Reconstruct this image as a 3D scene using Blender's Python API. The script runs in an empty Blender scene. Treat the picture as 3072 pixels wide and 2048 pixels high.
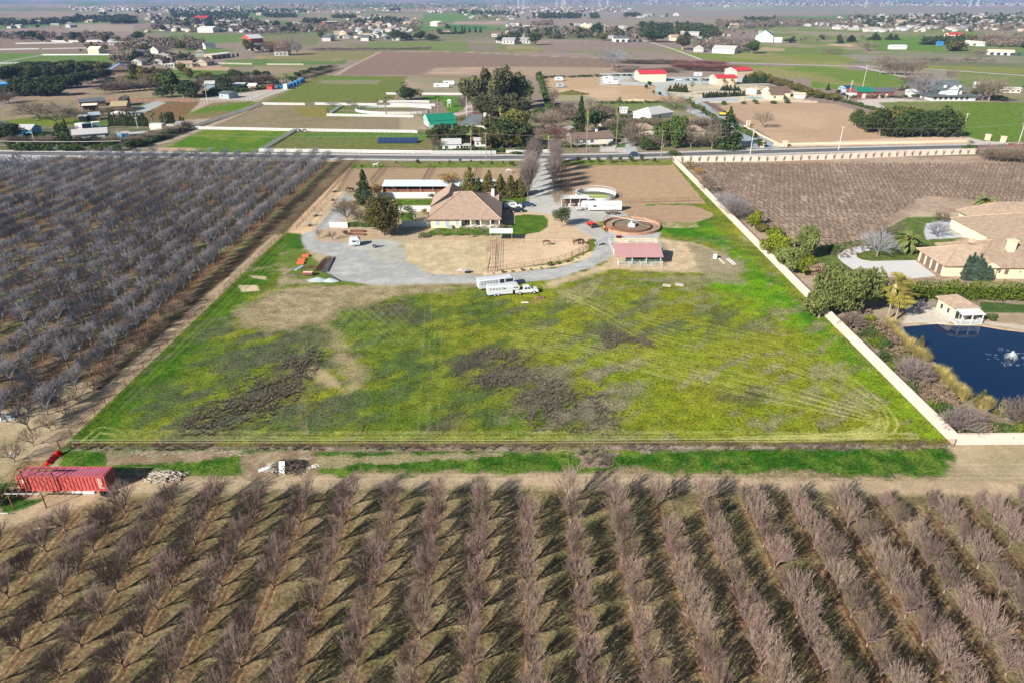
import bpy, bmesh, math, random
import numpy as np
from mathutils import Vector, Matrix
PI = math.pi
SC = bpy.context.scene
# ------------------------------------------------------------------ camera, sky, sun, exposure
H = 65.5; F = 2048.0; YH = -12.0
TH = math.atan((1024-YH)/F); S_, C_ = math.sin(TH), math.cos(TH)
cam = bpy.data.cameras.new('camera'); camo = bpy.data.objects.new('camera', cam)
SC.collection.objects.link(camo); SC.camera = camo
cam.sensor_width = 36; cam.sensor_fit = 'HORIZONTAL'; cam.lens = 24; cam.clip_start = 1; cam.clip_end = 60000
camo.location = (0, 0, H); camo.rotation_euler = (PI/2-TH, 0, 0)
SUN_EL = math.radians(29.5); SUN_DIR = math.radians(43)      # shadows fall towards SUN_DIR (from +X, counter-clockwise)
w = bpy.data.worlds.new('World'); SC.world = w; w.use_nodes = True
nt = w.node_tree; bg = nt.nodes['Background']
sky = nt.nodes.new('ShaderNodeTexSky'); sky.sky_type = 'NISHITA'; sky.sun_disc = False
sky.sun_elevation = SUN_EL; sky.sun_rotation = math.radians(90)-(SUN_DIR+PI); sky.air_density = 1.0; sky.dust_density = 0.6
nt.links.new(sky.outputs[0], bg.inputs[0]); bg.inputs[1].default_value = 0.05
sl = bpy.data.lights.new('sun', 'SUN'); sl.energy = 5.0; sl.angle = math.radians(0.5); sl.color = (1, 0.94, 0.84)
so = bpy.data.objects.new('sun', sl); SC.collection.objects.link(so)
d = Vector((math.cos(SUN_DIR)*math.cos(SUN_EL), math.sin(SUN_DIR)*math.cos(SUN_EL), -math.sin(SUN_EL)))
so.rotation_euler = d.to_track_quat('-Z', 'Y').to_euler(); so.location = (0, 0, 300)
SC.view_settings.view_transform = 'Standard'; SC.view_settings.look = 'None'
SC.view_settings.exposure = 0.82; SC.view_settings.gamma = 1
SC.render.engine = 'CYCLES'
SC.cycles.max_bounces = 5; SC.cycles.diffuse_bounces = 1; SC.cycles.volume_bounces = 0; SC.cycles.transparent_max_bounces = 6
# ------------------------------------------------------------------ survey sheets: point on the plan -> point on the ground
CR = dict(A1=(0,200,3.675),A2=(600,200,3.675),A3=(1200,200,3.675),A4=(1800,200,3.675),A5=(2432,200,3.675),B1=(860,460,3.92),
 B2=(1240,460,3.92),B3=(1640,460,3.563),B4=(2200,460,2.697),B5=(2400,760,2.613),B6=(0,460,2.735),B7=(0,1240,2.45),B8=(1300,1300,2.096),
 T1=(0,0,2.94),T2=(760,0,2.94),T3=(1520,0,2.94),T4=(2272,0,2.94),C3=(0,460,1.531),C4=(1536,460,1.531),M=(0,0,0.7656),
 D1=(0,1400,1.531),D2=(1536,1400,1.531),Z=(1380,780,7.84),E=(1640,540,4.9),K=(0,1350,3.3175),N=(0,880,3.0157),S=(0,0,1))
def pp(k, x, y):
    a, b, s = CR[k]; return a+x/s, b+y/s
def gs(px, py):
    v = (py-1024)/F; z = H/(S_+C_*v); return (px-1536)/F*z, z*(C_-S_*v)
def G(k, x, y): return gs(*pp(k, x, y))
def GL(k, *a): return [G(k, a[i], a[i+1]) for i in range(0, len(a), 2)]
def hz(X, Y, py):
    v = (py-1024)/F; return H-Y*(S_+C_*v)/(C_-S_*v)
def HT(k, x, yb, yt):                                 # height of something standing at (x,yb) whose top shows at yt
    X, Y = G(k, x, yb); return hz(X, Y, pp(k, x, yt)[1])
rnd = random.Random(7); nr = np.random.default_rng(7)
# ------------------------------------------------------------------ materials
MATS = {}
def mat(name, col, rough=0.85, var=0.12, scale=1.0, metal=0.0, spec=0.25, hue=0.0, bump=0.0, kind=None, c2=None):
    if name in MATS: return MATS[name]
    m = bpy.data.materials.new(name); m.use_nodes = True; n = m.node_tree.nodes; l = m.node_tree.links
    b = n['Principled BSDF']; b.inputs['Roughness'].default_value = rough; b.inputs['Metallic'].default_value = metal
    b.inputs['Specular IOR Level'].default_value = spec
    tc = n.new('ShaderNodeTexCoord'); nz = n.new('ShaderNodeTexNoise'); nz.inputs['Scale'].default_value = scale
    nz.inputs['Detail'].default_value = 4; l.new(tc.outputs['Object'], nz.inputs['Vector'])
    oi = n.new('ShaderNodeObjectInfo')
    mx = n.new('ShaderNodeMix'); mx.data_type = 'RGBA'
    lo = [max(0, c*(1-var*2.2)) for c in col]; hi = list(c2) if c2 else [min(1, c*(1+var*2.2)) for c in col]
    mx.inputs[6].default_value = (*lo, 1); mx.inputs[7].default_value = (*hi, 1)
    l.new(nz.outputs['Fac'], mx.inputs[0])
    hs = n.new('ShaderNodeHueSaturation')
    mr = n.new('ShaderNodeMapRange'); mr.inputs[3].default_value = 1-var*.8; mr.inputs[4].default_value = 1+var*.8
    l.new(oi.outputs['Random'], mr.inputs[0]); l.new(mr.outputs[0], hs.inputs['Value'])
    if hue:
        mh = n.new('ShaderNodeMapRange'); mh.inputs[3].default_value = 0.5-hue; mh.inputs[4].default_value = 0.5+hue
        wn = n.new('ShaderNodeTexWhiteNoise'); wn.noise_dimensions = '1D'; l.new(oi.outputs['Random'], wn.inputs['W'])
        l.new(wn.outputs['Value'], mh.inputs[0]); l.new(mh.outputs[0], hs.inputs['Hue'])
    l.new(mx.outputs[2], hs.inputs['Color']); src = hs.outputs['Color']
    if kind == 'tiles':                                # courses of roof tiles
        wv = n.new('ShaderNodeTexWave'); wv.wave_type = 'BANDS'; wv.bands_direction = 'Z'; wv.inputs['Scale'].default_value = 2.2; wv.inputs['Distortion'].default_value = 0.4
        l.new(tc.outputs['Object'], wv.inputs['Vector'])
        m2 = n.new('ShaderNodeMix'); m2.data_type = 'RGBA'; m2.blend_type = 'MULTIPLY'; m2.inputs[0].default_value = 0.35
        l.new(src, m2.inputs[6]); l.new(wv.outputs['Color'], m2.inputs[7]); src = m2.outputs[2]
    if bump:
        bp = n.new('ShaderNodeBump'); bp.inputs['Strength'].default_value = 0.6; bp.inputs['Distance'].default_value = bump
        l.new(nz.outputs['Fac'], bp.inputs['Height']); l.new(bp.outputs[0], b.inputs['Normal'])
    l.new(src, b.inputs['Base Color'])
    MATS[name] = m; return m
M_ = {}
def dm(k, *a, **kw): M_[k] = mat(k, *a, **kw)
dm('white', (.64,.645,.65), .6, .05, 3); dm('whitemetal', (.56,.59,.63), .4, .05, 2, spec=.5); dm('offwhite', (.70,.66,.56), .8, .05, 1)
dm('cream', (.72,.62,.42), .85, .06, .6); dm('stucco', (.66,.55,.48), .9, .10, .35, bump=.03); dm('peach', (.72,.53,.40), .9, .06, .4)
dm('tan_tile', (.44,.33,.245), .8, .2, .9, kind='tiles'); dm('pink_tile', (.44,.315,.24), .8, .18, .9, kind='tiles'); dm('shingle', (.20,.19,.185), .9, .12, 2, kind='tiles')
dm('brown_roof', (.20,.135,.11), .85, .1, 1.5, kind='tiles'); dm('slate_roof', (.12,.145,.16), .8, .1, 1.5, kind='tiles'); dm('metal_roof', (.62,.68,.74), .4, .05, .5, spec=.5)
dm('red_roof', (.52,.045,.06), .5, .06, .3); dm('green_roof', (.015,.20,.13), .45, .08, .3); dm('mauve_roof', (.42,.235,.235), .5, .05, .4)
dm('blue_roof', (.10,.32,.62), .5, .08, .4); dm('mint', (.30,.52,.42), .8, .05, 1); dm('red_barn', (.45,.06,.05), .7, .1, 1)
dm('glass', (.03,.04,.05), .15, .02, 1, spec=.6); dm('dark', (.03,.03,.03), .7, .1, 2); dm('rust', (.20,.085,.055), .8, .15, 2); dm('rail_brown', (.16,.07,.045), .8, .12, 2)
dm('wood', (.26,.18,.12), .9, .15, 2); dm('greywood', (.28,.25,.22), .9, .15, 2); dm('pole', (.33,.27,.21), .9, .1, 1); dm('bluegrey', (.30,.38,.46), .8, .06, 1)
dm('con_red', (.46,.055,.05), .6, .16, 1.2, c2=(.56,.13,.12)); dm('con_roof', (.38,.06,.10), .6, .2, .8, c2=(.50,.16,.22)); dm('con_dark', (.22,.035,.03), .6, .1, 1)
dm('red', (.55,.05,.035), .5, .08, 2); dm('orange', (.72,.15,.07), .6, .08, 2); dm('yellow', (.72,.55,.02), .5, .05, 2); dm('green_pipe', (.25,.38,.31), .6, .08, 2); dm('blue', (.04,.20,.45), .5, .05, 2)
dm('teal', (.10,.35,.36), .6, .1, 2); dm('steel', (.45,.46,.47), .4, .06, 2, metal=.3); dm('tyre', (.02,.02,.02), .9, .1, 2); dm('carblack', (.02,.022,.03), .3, .04, 1, spec=.6)
dm('darkblue', (.02,.045,.12), .3, .05, 1, spec=.6); dm('silver', (.42,.44,.46), .35, .04, 1, spec=.6); dm('horse', (.13,.05,.025), .8, .15, 2); dm('horse_dark', (.035,.02,.015), .8, .15, 2); dm('horse_grey', (.55,.52,.48), .8, .1, 2)
dm('log', (.46,.40,.34), .9, .2, 2); dm('brush', (.16,.13,.10), .95, .3, 2); dm('rock', (.38,.34,.30), .95, .15, 2); dm('concrete', (.56,.55,.54), .9, .05, .4); dm('pallet', (.62,.55,.48), .9, .1, 3)
dm('twig', (.165,.105,.09), .9, .16, .6, hue=.012, c2=(.33,.24,.205)); dm('twig_grey', (.19,.19,.215), .9, .16, .5, c2=(.37,.37,.42)); dm('twig_red', (.21,.10,.085), .9, .15, .5, c2=(.27,.14,.12))
dm('bark', (.27,.21,.17), .95, .2, 2); dm('bark_pale', (.50,.42,.34), .95, .15, 2); dm('twig_tan', (.19,.15,.115), .9, .16, .5); dm('twig_mauve', (.185,.15,.14), .9, .14, .5)
dm('leaf_dark', (.032,.058,.018), .8, .3, .45, hue=.02, c2=(.075,.11,.03)); dm('leaf_green', (.055,.10,.022), .8, .3, .5, hue=.02, c2=(.11,.17,.035)); dm('leaf_olive', (.09,.10,.025), .8, .25, .4, hue=.012, c2=(.20,.18,.045))
dm('leaf_bright', (.15,.19,.012), .8, .25, .5, hue=.01, c2=(.28,.31,.02)); dm('leaf_pepper', (.11,.145,.035), .8, .2, .35, c2=(.22,.25,.075)); dm('leaf_gold', (.30,.17,.04), .85, .25, .4, c2=(.42,.26,.07)); dm('leaf_blue', (.045,.085,.065), .8, .25, .3, hue=.01, c2=(.085,.13,.09))
dm('leaf_gum', (.07,.085,.035), .8, .25, .3, hue=.01, c2=(.15,.155,.07)); dm('hedge', (.08,.14,.008), .8, .3, .5, c2=(.19,.26,.012)); dm('frond', (.10,.15,.03), .6, .2, .6, c2=(.20,.24,.07)); dm('frond_yellow', (.30,.27,.04), .7, .2, .5, c2=(.42,.36,.08)); dm('frond_orange', (.75,.27,.01), .7, .15, .5)
dm('thatch', (.42,.34,.20), .9, .2, 1); dm('reed', (.42,.33,.09), .9, .25, .4, c2=(.55,.45,.17)); dm('shrub_brown', (.21,.15,.10), .95, .3, .3, c2=(.34,.25,.17)); dm('vine', (.21,.155,.12), .95, .25, .2, c2=(.36,.27,.22)); dm('reed_red', (.36,.17,.14), .95, .2, .05, c2=(.45,.25,.2))
dm('mast', (.62,.60,.56), .6, .05, 1); dm('wire', (.35,.33,.30), .6, .05, 1); dm('wire_pale', (.62,.58,.40), .5, .03, 1)
# ------------------------------------------------------------------ mesh building
class MB:
    def __init__(s): s.v = []; s.f = []; s.m = []
    def add(s, vs, fs, mi=0):
        o = len(s.v); s.v += [tuple(p) for p in vs]; s.f += [tuple(o+i for i in f) for f in fs]; s.m += [mi]*len(fs); return s
    def hexa(s, p, mi=0):                              # 8 points: lower 4 ccw, upper 4 ccw
        return s.add(p, [(3,2,1,0),(4,5,6,7),(0,1,5,4),(1,2,6,5),(2,3,7,6),(3,0,4,7)], mi)
    def box(s, x0, x1, y0, y1, z0, z1, mi=0):
        return s.hexa([(x0,y0,z0),(x1,y0,z0),(x1,y1,z0),(x0,y1,z0),(x0,y0,z1),(x1,y0,z1),(x1,y1,z1),(x0,y1,z1)], mi)
    def bar(s, p, q, w_, h_, mi=0):                    # beam between two points, w_ wide (horizontal), h_ tall
        p = Vector(p); q = Vector(q); d = q-p; n = Vector((-d.y, d.x, 0)); n = n.normalized()*w_/2 if n.length > 1e-6 else Vector((w_/2,0,0))
        u = d.cross(n).normalized()*-h_/2
        if u.z < 0: u = -u
        a = [p-n-u, p+n-u, q+n-u, q-n-u, p-n+u, p+n+u, q+n+u, q-n+u]
        return s.add(a, [(3,2,1,0),(4,5,6,7),(0,1,5,4),(1,2,6,5),(2,3,7,6),(3,0,4,7)], mi)
    def tube(s, p, q, r0, r1=None, n=6, mi=0, cap=True):
        r1 = r0 if r1 is None else r1; p = Vector(p); q = Vector(q); d = (q-p).normalized()
        a = d.orthogonal().normalized(); b = d.cross(a); o = len(s.v)
        for c, r in ((p, r0), (q, r1)):
            for i in range(n):
                t = 2*PI*i/n; s.v.append(tuple(c+a*(r*math.cos(t))+b*(r*math.sin(t))))
        for i in range(n):
            j = (i+1) % n; s.f.append((o+i, o+j, o+n+j, o+n+i)); s.m.append(mi)
        if cap: s.f.append(tuple(o+n-1-i for i in range(n))); s.f.append(tuple(o+n+i for i in range(n))); s.m += [mi, mi]
        return s
    def path(s, pts, r, n=4, mi=0):
        for a, b in zip(pts[:-1], pts[1:]): s.tube(a, b, r, r, n, mi, False)
        return s
    def prism(s, pts, z0, z1, mi=0):                   # pts ccw outline
        n = len(pts); return s.add([(x,y,z0) for x,y in pts]+[(x,y,z1) for x,y in pts], [tuple(range(n-1,-1,-1)), tuple(range(n,2*n))]+[(i,(i+1)%n,n+(i+1)%n,n+i) for i in range(n)], mi)
    def roof(s, x0, x1, y0, y1, z0, z1, axis='x', hip=0.0, t=.15, mi=0, gmi=None):   # gable / hip roof with a fascia of height t
        b = [(x0,y0),(x1,y0),(x1,y1),(x0,y1)]
        if axis == 'x':
            ym = (y0+y1)/2; r = [(x0+hip, ym, z1), (x1-hip, ym, z1)]; f = [(4,5,9,8),(6,7,8,9)]; g = [(7,4,8),(5,6,9)]
        else:
            xm = (x0+x1)/2; r = [(xm, y0+hip, z1), (xm, y1-hip, z1)]; f = [(5,6,9,8),(7,4,8,9)]; g = [(4,5,8),(6,7,9)]
        vs = [(x,y,z0) for x,y in b]+[(x,y,z0+t) for x,y in b]+r
        s.add(vs, [(3,2,1,0),(0,1,5,4),(1,2,6,5),(2,3,7,6),(3,0,4,7)]+f+(g if (gmi is None or hip) else []), mi)
        if gmi is not None and not hip: s.add(vs, g, gmi)
        if hip and x1-x0 > 9:                               # ridge and hip caps
            for a_, b_ in [(vs[8], vs[9])]+[(vs[4+i], vs[j]) for i, j in (((0,8),(3,8),(1,9),(2,9)) if axis == 'x' else ((0,8),(1,8),(2,9),(3,9)))]: s.tube(a_, b_, .17, .17, 5, mi, False)
        return s
    def build(s, name, mats, parent=None, loc=None, rz=0, smooth=False, org=None):
        me = bpy.data.meshes.new(name)
        v = s.v
        if org is not None: v = [(p[0]-org[0], p[1]-org[1], p[2]-(org[2] if len(org) > 2 else 0)) for p in v]
        me.from_pydata(v, [], s.f)
        for m in (mats if isinstance(mats, (list, tuple)) else [mats]): me.materials.append(M_[m] if isinstance(m, str) else m)
        me.polygons.foreach_set('material_index', s.m)
        if smooth: me.polygons.foreach_set('use_smooth', [True]*len(s.f))
        me.update(); o = bpy.data.objects.new(name, me); SC.collection.objects.link(o)
        if parent is not None: o.parent = parent
        if loc is not None: o.location = loc
        if rz: o.rotation_euler.z = rz
        return o
def npmesh(name, V, Q, mats, mi=None):                 # big quad mesh from arrays
    me = bpy.data.meshes.new(name); V = np.asarray(V, np.float32); Q = np.asarray(Q, np.int32); k = Q.shape[1]
    me.vertices.add(len(V)); me.vertices.foreach_set('co', V.ravel()); me.loops.add(Q.size); me.loops.foreach_set('vertex_index', Q.ravel())
    me.polygons.add(len(Q)); me.polygons.foreach_set('loop_start', np.arange(0, Q.size, k, dtype=np.int32))
    for m in (mats if isinstance(mats, (list, tuple)) else [mats]): me.materials.append(M_[m] if isinstance(m, str) else m)
    if mi is not None: me.polygons.foreach_set('material_index', np.asarray(mi, np.int32))
    me.update(calc_edges=True); return me
def link(name, me, parent=None, loc=None, rz=0, sc=None):
    o = bpy.data.objects.new(name, me); SC.collection.objects.link(o)
    if parent is not None: o.parent = parent
    if loc is not None: o.location = loc
    if rz: o.rotation_euler.z = rz
    if sc is not None: o.scale = sc
    return o
def tag(o, label=None, cat=None, group=None, kind=None):
    if label: o['label'] = label
    if cat: o['category'] = cat
    if group: o['group'] = group
    if kind: o['kind'] = kind
    return o
def thing(name, label, cat, loc=(0,0,0), rz=0, group=None):
    o = link(name, None, None, (loc[0], loc[1], loc[2] if len(loc) > 2 else 0), rz); o.empty_display_size = .5
    return tag(o, label, cat, group)
def dup(root, loc, rz=0, sc=None, label=None, group=None):
    r = root.copy(); SC.collection.objects.link(r); r.location = (loc[0], loc[1], loc[2] if len(loc) > 2 else 0); r.rotation_euler = (0, 0, rz)
    if sc is not None: r.scale = sc if not isinstance(sc, (int, float)) else (sc, sc, sc)
    if label: r['label'] = label
    if group: r['group'] = group
    for ch in list(root.children):
        c = ch.copy(); SC.collection.objects.link(c); c.parent = r
        for g in list(ch.children):
            d2 = g.copy(); SC.collection.objects.link(d2); d2.parent = c
    return r
# ------------------------------------------------------------------ noise and plan helpers for the ground cover
def _h(ix, iy, s):
    n = (ix*374761393+iy*668265263+s*974634777) & 0xffffffff; n = ((n ^ (n >> 13))*1274126177) & 0xffffffff; return ((n ^ (n >> 16)) & 0xffff)/65535.0
def vn(x, y, s=0):
    ix = np.floor(x).astype(np.int64); iy = np.floor(y).astype(np.int64); fx = x-ix; fy = y-iy; fx = fx*fx*(3-2*fx); fy = fy*fy*(3-2*fy)
    return (_h(ix,iy,s)*(1-fx)+_h(ix+1,iy,s)*fx)*(1-fy)+(_h(ix,iy+1,s)*(1-fx)+_h(ix+1,iy+1,s)*fx)*fy
def fbm(x, y, L, s=0, o=4):
    t = 0; a = .5; n = 0
    for i in range(o): t = t+a*vn(x/L+i*7.3, y/L-i*3.1, s+i); n += a; a *= .55; L /= 2.1
    return t/n
def sdist(X, Y, P):                                    # signed distance to polygon, positive inside
    d = np.full(X.shape, 1e9); ins = np.zeros(X.shape, bool); n = len(P)
    for i in range(n):
        x0, y0 = P[i]; x1, y1 = P[(i+1) % n]; ex, ey = x1-x0, y1-y0; L2 = ex*ex+ey*ey+1e-9
        t = np.clip(((X-x0)*ex+(Y-y0)*ey)/L2, 0, 1); d = np.minimum(d, (X-x0-t*ex)**2+(Y-y0-t*ey)**2)
        c = (y0 > Y) != (y1 > Y); ins ^= c & (X < ex*(Y-y0)/(ey if abs(ey) > 1e-9 else 1e-9)+x0)
    d = np.sqrt(d); return np.where(ins, d, -d)
def pdist(X, Y, P):
    d = np.full(X.shape, 1e9)
    for (x0, y0), (x1, y1) in zip(P[:-1], P[1:]):
        ex, ey = x1-x0, y1-y0; t = np.clip(((X-x0)*ex+(Y-y0)*ey)/(ex*ex+ey*ey+1e-9), 0, 1); d = np.minimum(d, (X-x0-t*ex)**2+(Y-y0-t*ey)**2)
    return np.sqrt(d)
# ------------------------------------------------------------------ the ground: one sheet to the horizon
us = np.unique(np.concatenate([np.linspace(-9000, -500, 30), np.linspace(-500, 3572, 1050), np.linspace(3572, 12000, 30)]))
vs = np.concatenate([np.linspace(2700, 2100, 60)[:-1], np.linspace(2100, 30, 960), np.array([28,24,20,16,12,8,4,0,-3,-6])])
vv = (vs-1024)/F; zz = H/(S_+C_*vv); Yr = zz*(C_-S_*vv)
GX = (us[None, :]-1536)/F*zz[:, None]; GY = np.repeat(Yr[:, None], len(us), 1)
nR, nC = GX.shape
GX = GX.ravel(); GY = GY.ravel()
col = np.zeros((len(GX), 4), np.float32)
N1 = fbm(GX, GY, 60, 1); N2 = fbm(GX, GY, 9, 5); N3 = fbm(GX, GY, 2.2, 9); N4 = fbm(GX, GY, 400, 21, 5); N5 = fbm(GX, GY, 1500, 31, 4)
def c3(*c): return np.array(c)[None, :]
def lerp(a, b, t): return a+(b-a)*np.clip(t, 0, 1)[:, None]
# far country: patchwork of pasture and bare fields
cellx = np.floor((GX+N5*260)/330+.3*np.floor(GY/400)).astype(np.int64); celly = np.floor(GY/400).astype(np.int64); hh = _h(cellx, celly, 3)
base = lerp(c3(.15,.165,.075), c3(.25,.19,.16), (hh-.42)*3.5); base = lerp(base, c3(.11,.19,.06), (.22-hh)*9); base = lerp(base, c3(.30,.235,.19), (N4-.5)*4)
col[:, :3] = base; col[:, 3] = .5
def dense(P, k=6):
    o = []
    for i in range(len(P)-1):
        p0 = P[max(i-1,0)]; p1 = P[i]; p2 = P[i+1]; p3 = P[min(i+2,len(P)-1)]
        for j in range(k):
            t = j/k; o.append(tuple(.5*((2*p1[c])+(-p0[c]+p2[c])*t+(2*p0[c]-5*p1[c]+4*p2[c]-p3[c])*t*t+(-p0[c]+3*p1[c]-3*p2[c]+p3[c])*t**3) for c in (0,1)))
    o.append(P[-1]); return o
L_ = []
def paint(P, color, soft=.6, amp=1.0, color2=None, n=None, nlo=.4, nhi=.6, grass=0.0, stripes=None, op=1.0, noise=None):
    P = [tuple(p) for p in P]; xs = [p[0] for p in P]; ys = [p[1] for p in P]; mg = 3*soft+amp+1
    idx = np.nonzero((GX > min(xs)-mg) & (GX < max(xs)+mg) & (GY > min(ys)-mg) & (GY < max(ys)+mg))[0]
    if not len(idx): return
    x = GX[idx]; y = GY[idx]; sd = sdist(x, y, P)
    sd = sd+((noise if noise is not None else N3*.6+N2*.4)[idx]-.5)*2*amp*1.6
    a = np.clip(sd/soft+.5, 0, 1)*op
    c = np.repeat(c3(*color), len(idx), 0)
    if color2 is not None:
        q = (n if n is not None else N2)[idx]; c = lerp(c, c3(*color2), (q-nlo)/(nhi-nlo))
    if stripes:
        ang, per, amt = stripes; u = (x*math.cos(ang)+y*math.sin(ang))/per*2*PI+N3[idx]*1.5; c = c*(1+amt*np.sin(u))[:, None]
    col[idx, :3] = lerp(col[idx, :3], c, a); col[idx, 3] = col[idx, 3]*(1-a)+grass*a
def track(P, color, wdt=.35, gap=0.0, op=.8, soft=.25):
    xs = [p[0] for p in P]; ys = [p[1] for p in P]; mg = wdt+gap+2
    idx = np.nonzero((GX > min(xs)-mg) & (GX < max(xs)+mg) & (GY > min(ys)-mg) & (GY < max(ys)+mg))[0]
    if not len(idx): return
    d = pdist(GX[idx], GY[idx], P)
    if gap: d = np.abs(d-gap/2)
    a = np.clip((wdt/2-d)/soft+.5, 0, 1)*op*(.35+1.1*np.clip(N3[idx]*1.6-.3, 0, 1)); a = np.clip(a, 0, 1)
    col[idx, :3] = lerp(col[idx, :3], np.repeat(c3(*color), len(idx), 0), a); col[idx, 3] *= 1-a*.6
SOIL = (.265,.205,.115); SOIL2 = (.175,.145,.07); SAND = (.62,.47,.31); GRAV = (.42,.42,.415); GRN = (.10,.20,.008); DGRN = (.035,.115,.006); YGRN = (.25,.255,.018); WEED = (.105,.098,.065); DRY = (.31,.255,.145); BRN = (.365,.255,.165)
def R(x0, x1, y0, y1): return [(x0,y0),(x1,y0),(x1,y1),(x0,y1)]
# far fields
paint(GL('M',0,365,0,250,120,240,240,205,560,210,700,180,770,180,700,250,500,320,380,365), (.13,.15,.05), 3, 3, (.24,.2,.12), N1, .42, .55, .6)
paint(GL('M',0,250,130,215,250,200,480,205,500,235,280,245,0,262), (.25,.195,.12), 2, 2, (.18,.18,.08), None, .45, .6, .3)
paint(GL('M',0,300,170,240,420,235,560,240,480,275,250,285,0,345), (.10,.17,.02), 2, 3, (.16,.13,.06), N1, .5, .6, .9)
paint(GL('T1',0,455,380,450,1020,480,1020,560,0,580), (.10,.19,.035), 2, 2, (.14,.2,.05), None, .4,.6,.8)
paint(GL('T1',0,260,1200,265,1200,330,0,340), (.26,.2,.17), 4, 3, None, None, .4,.6,.2)
paint(GL('T1',0,340,1100,340,1080,470,0,470), (.22,.165,.13), 3, 2, None, None, .4,.6,.2)
paint(GL('T1',660,185,900,190,880,212,640,212), (.17,.24,.07), 4, 2, grass=.5); paint(GL('T1',640,215,1180,225,1160,280,600,270), (.30,.25,.20), 4, 3)
paint(GL('T1',1200,270,2352,300,2352,340,1650,300,1180,300), (.20,.165,.13), 4, 3, (.13,.19,.06), N1, .5,.55,.3)
paint(GL('T1',1500,305,2150,310,2100,370,1400,378), (.13,.20,.05), 3, 2, grass=.7); paint(GL('T1',1500,385,2150,380,2160,440,1450,440), (.24,.195,.15), 3, 2)
paint(GL('T1',1650,425,2080,440,1900,470,1640,460), (.12,.19,.04), 3, 2, grass=.7); paint(GL('T1',1500,590,2000,585,2050,630,1500,625), (.40,.29,.19), 3, 2)
paint(GL('T1',1250,660,1500,615,2352,635,2352,700,1200,700), (.10,.18,.03), 3, 3, (.17,.18,.07), N1, .5,.6,.8)
paint(GL('T1',2000,530,2352,520,2352,600,1950,590), (.14,.19,.06), 3, 2, grass=.6)
paint(GL('T2',0,305,600,310,560,400,0,400), (.19,.17,.09), 4, 3, (.13,.18,.06), N1, .45,.6,.5)
paint(GL('T2',0,500,400,450,1100,455,1000,530,700,545,0,520), (.30,.235,.14), 3, 2, (.2,.19,.08), N1, .45,.6,.3)
paint(GL('T2',0,520,700,545,830,520,800,570,0,575), (.11,.18,.05), 3, 2, (.17,.19,.07), N1, .45,.6,.7)
paint(GL('T2',0,580,450,575,750,590,420,700,0,700), (.20,.20,.09), 3, 2, (.28,.22,.15), N1, .45,.6,.5)
paint(GL('T2',820,380,3400,390,3400,470,820,450), (.17,.195,.07), 4, 4, (.22,.18,.14), N1, .5,.65,.5)
paint(GL('T2',1020,368,1900,368,1900,460,1600,450,1000,440), (.16,.20,.065), 3, 2, grass=.6)
paint(GL('T2',1480,120,2000,120,1780,200,1450,190), (.12,.21,.06), 5, 3, grass=.5); paint(GL('T2',1780,195,2352,185,2352,215,1750,220), (.34,.25,.21), 5, 2)
paint(GL('T2',1680,225,2060,230,2060,265,1650,270), (.06,.16,.05), 4, 2, grass=.5); paint(GL('T2',560,130,1500,120,1500,165,560,170), (.24,.215,.14), 5, 4, grass=.4)
paint(GL('T2',0,140,100,140,100,165,0,170), (.10,.22,.05), 3, 2, grass=.5); paint(GL('T2',100,185,500,195,600,240,100,215), (.12,.18,.05), 4, 2, grass=.5)
paint(GL('T3',300,375,1200,360,1400,420,860,440,300,460), (.24,.185,.155), 3, 2, stripes=(.95, 9, .18))
paint(GL('T3',0,400,300,410,300,465,0,470), (.30,.235,.13), 3, 2, (.17,.19,.07), N1, .45,.6,.3)
paint(GL('T3',640,450,1000,430,1420,425,1560,480,1100,520,860,515), (.21,.195,.12), 3, 3, (.26,.2,.16), N1, .45,.6,.3)
paint(GL('T3',1350,420,1560,430,1520,470,1420,440), (.20,.24,.04), 3, 2, grass=.7)
paint(GL('T3',1500,470,1720,470,2352,470,3000,560,3000,590,2352,556,1860,545,1700,520), (.17,.225,.04), 3, 3, (.26,.25,.08), N1, .5,.6,.8)
paint(GL('T3',2000,575,2352,585,3000,590,3040,690,2500,700,2200,640), (.15,.22,.035), 3, 3, (.26,.25,.09), N1, .5,.6,.9)
paint(GL('T3',0,180,2352,130,2352,240,1200,235,0,250), (.27,.215,.19), 6, 4, (.24,.225,.15), N1, .4,.6,.1)
paint(GL('T3',-200,10,2352,20,3100,30,4700,20,4700,130,2352,128,0,180), (.27,.225,.21), 10, 10, (.24,.23,.18), N4, .4,.6,.1)
paint(GL('T3',1640,70,2200,35,2352,60,2352,75,1700,95), (.26,.29,.2), 10, 6); 
paint(GL('T4',0,235,900,240,2352,300,2352,460,900,470,100,470,0,400), (.155,.20,.055), 4, 5, (.27,.235,.15), N1, .5,.6,.6)
paint(GL('T4',600,390,900,390,900,415,700,410), (.46,.34,.23), 3, 2); paint(GL('T4',0,410,240,430,240,455,0,450), (.36,.28,.16), 3, 2)
paint(GL('T4',900,330,1650,320,1650,450,1100,450,900,400), (.12,.21,.035), 4, 4, grass=.8)
paint(GL('T4',700,490,1200,460,2352,490,2352,560,1200,560,900,545), (.24,.22,.17), 3, 3, (.2,.2,.12), N1, .45,.6,.2)
paint(GL('T4',0,480,700,480,920,550,0,560), (.185,.22,.045), 3, 3, (.24,.23,.08), N1, .5,.6,.8)
paint(GL('T4',1150,570,2352,600,2352,655,1700,620,1150,590), (.21,.22,.055), 3, 2, (.3,.23,.12), N1, .5,.6,.7)
paint(GL('A5',0,10,820,60,1150,130,1100,230,400,260,0,240), (.135,.215,.03), 3, 3, (.24,.23,.08), N1, .5,.6,.9)
paint(GL('A5',1560,60,2352,90,2352,400,2000,300,1600,250), (.16,.20,.055), 3, 3, (.25,.22,.13), N1, .45,.6,.6)
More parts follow.
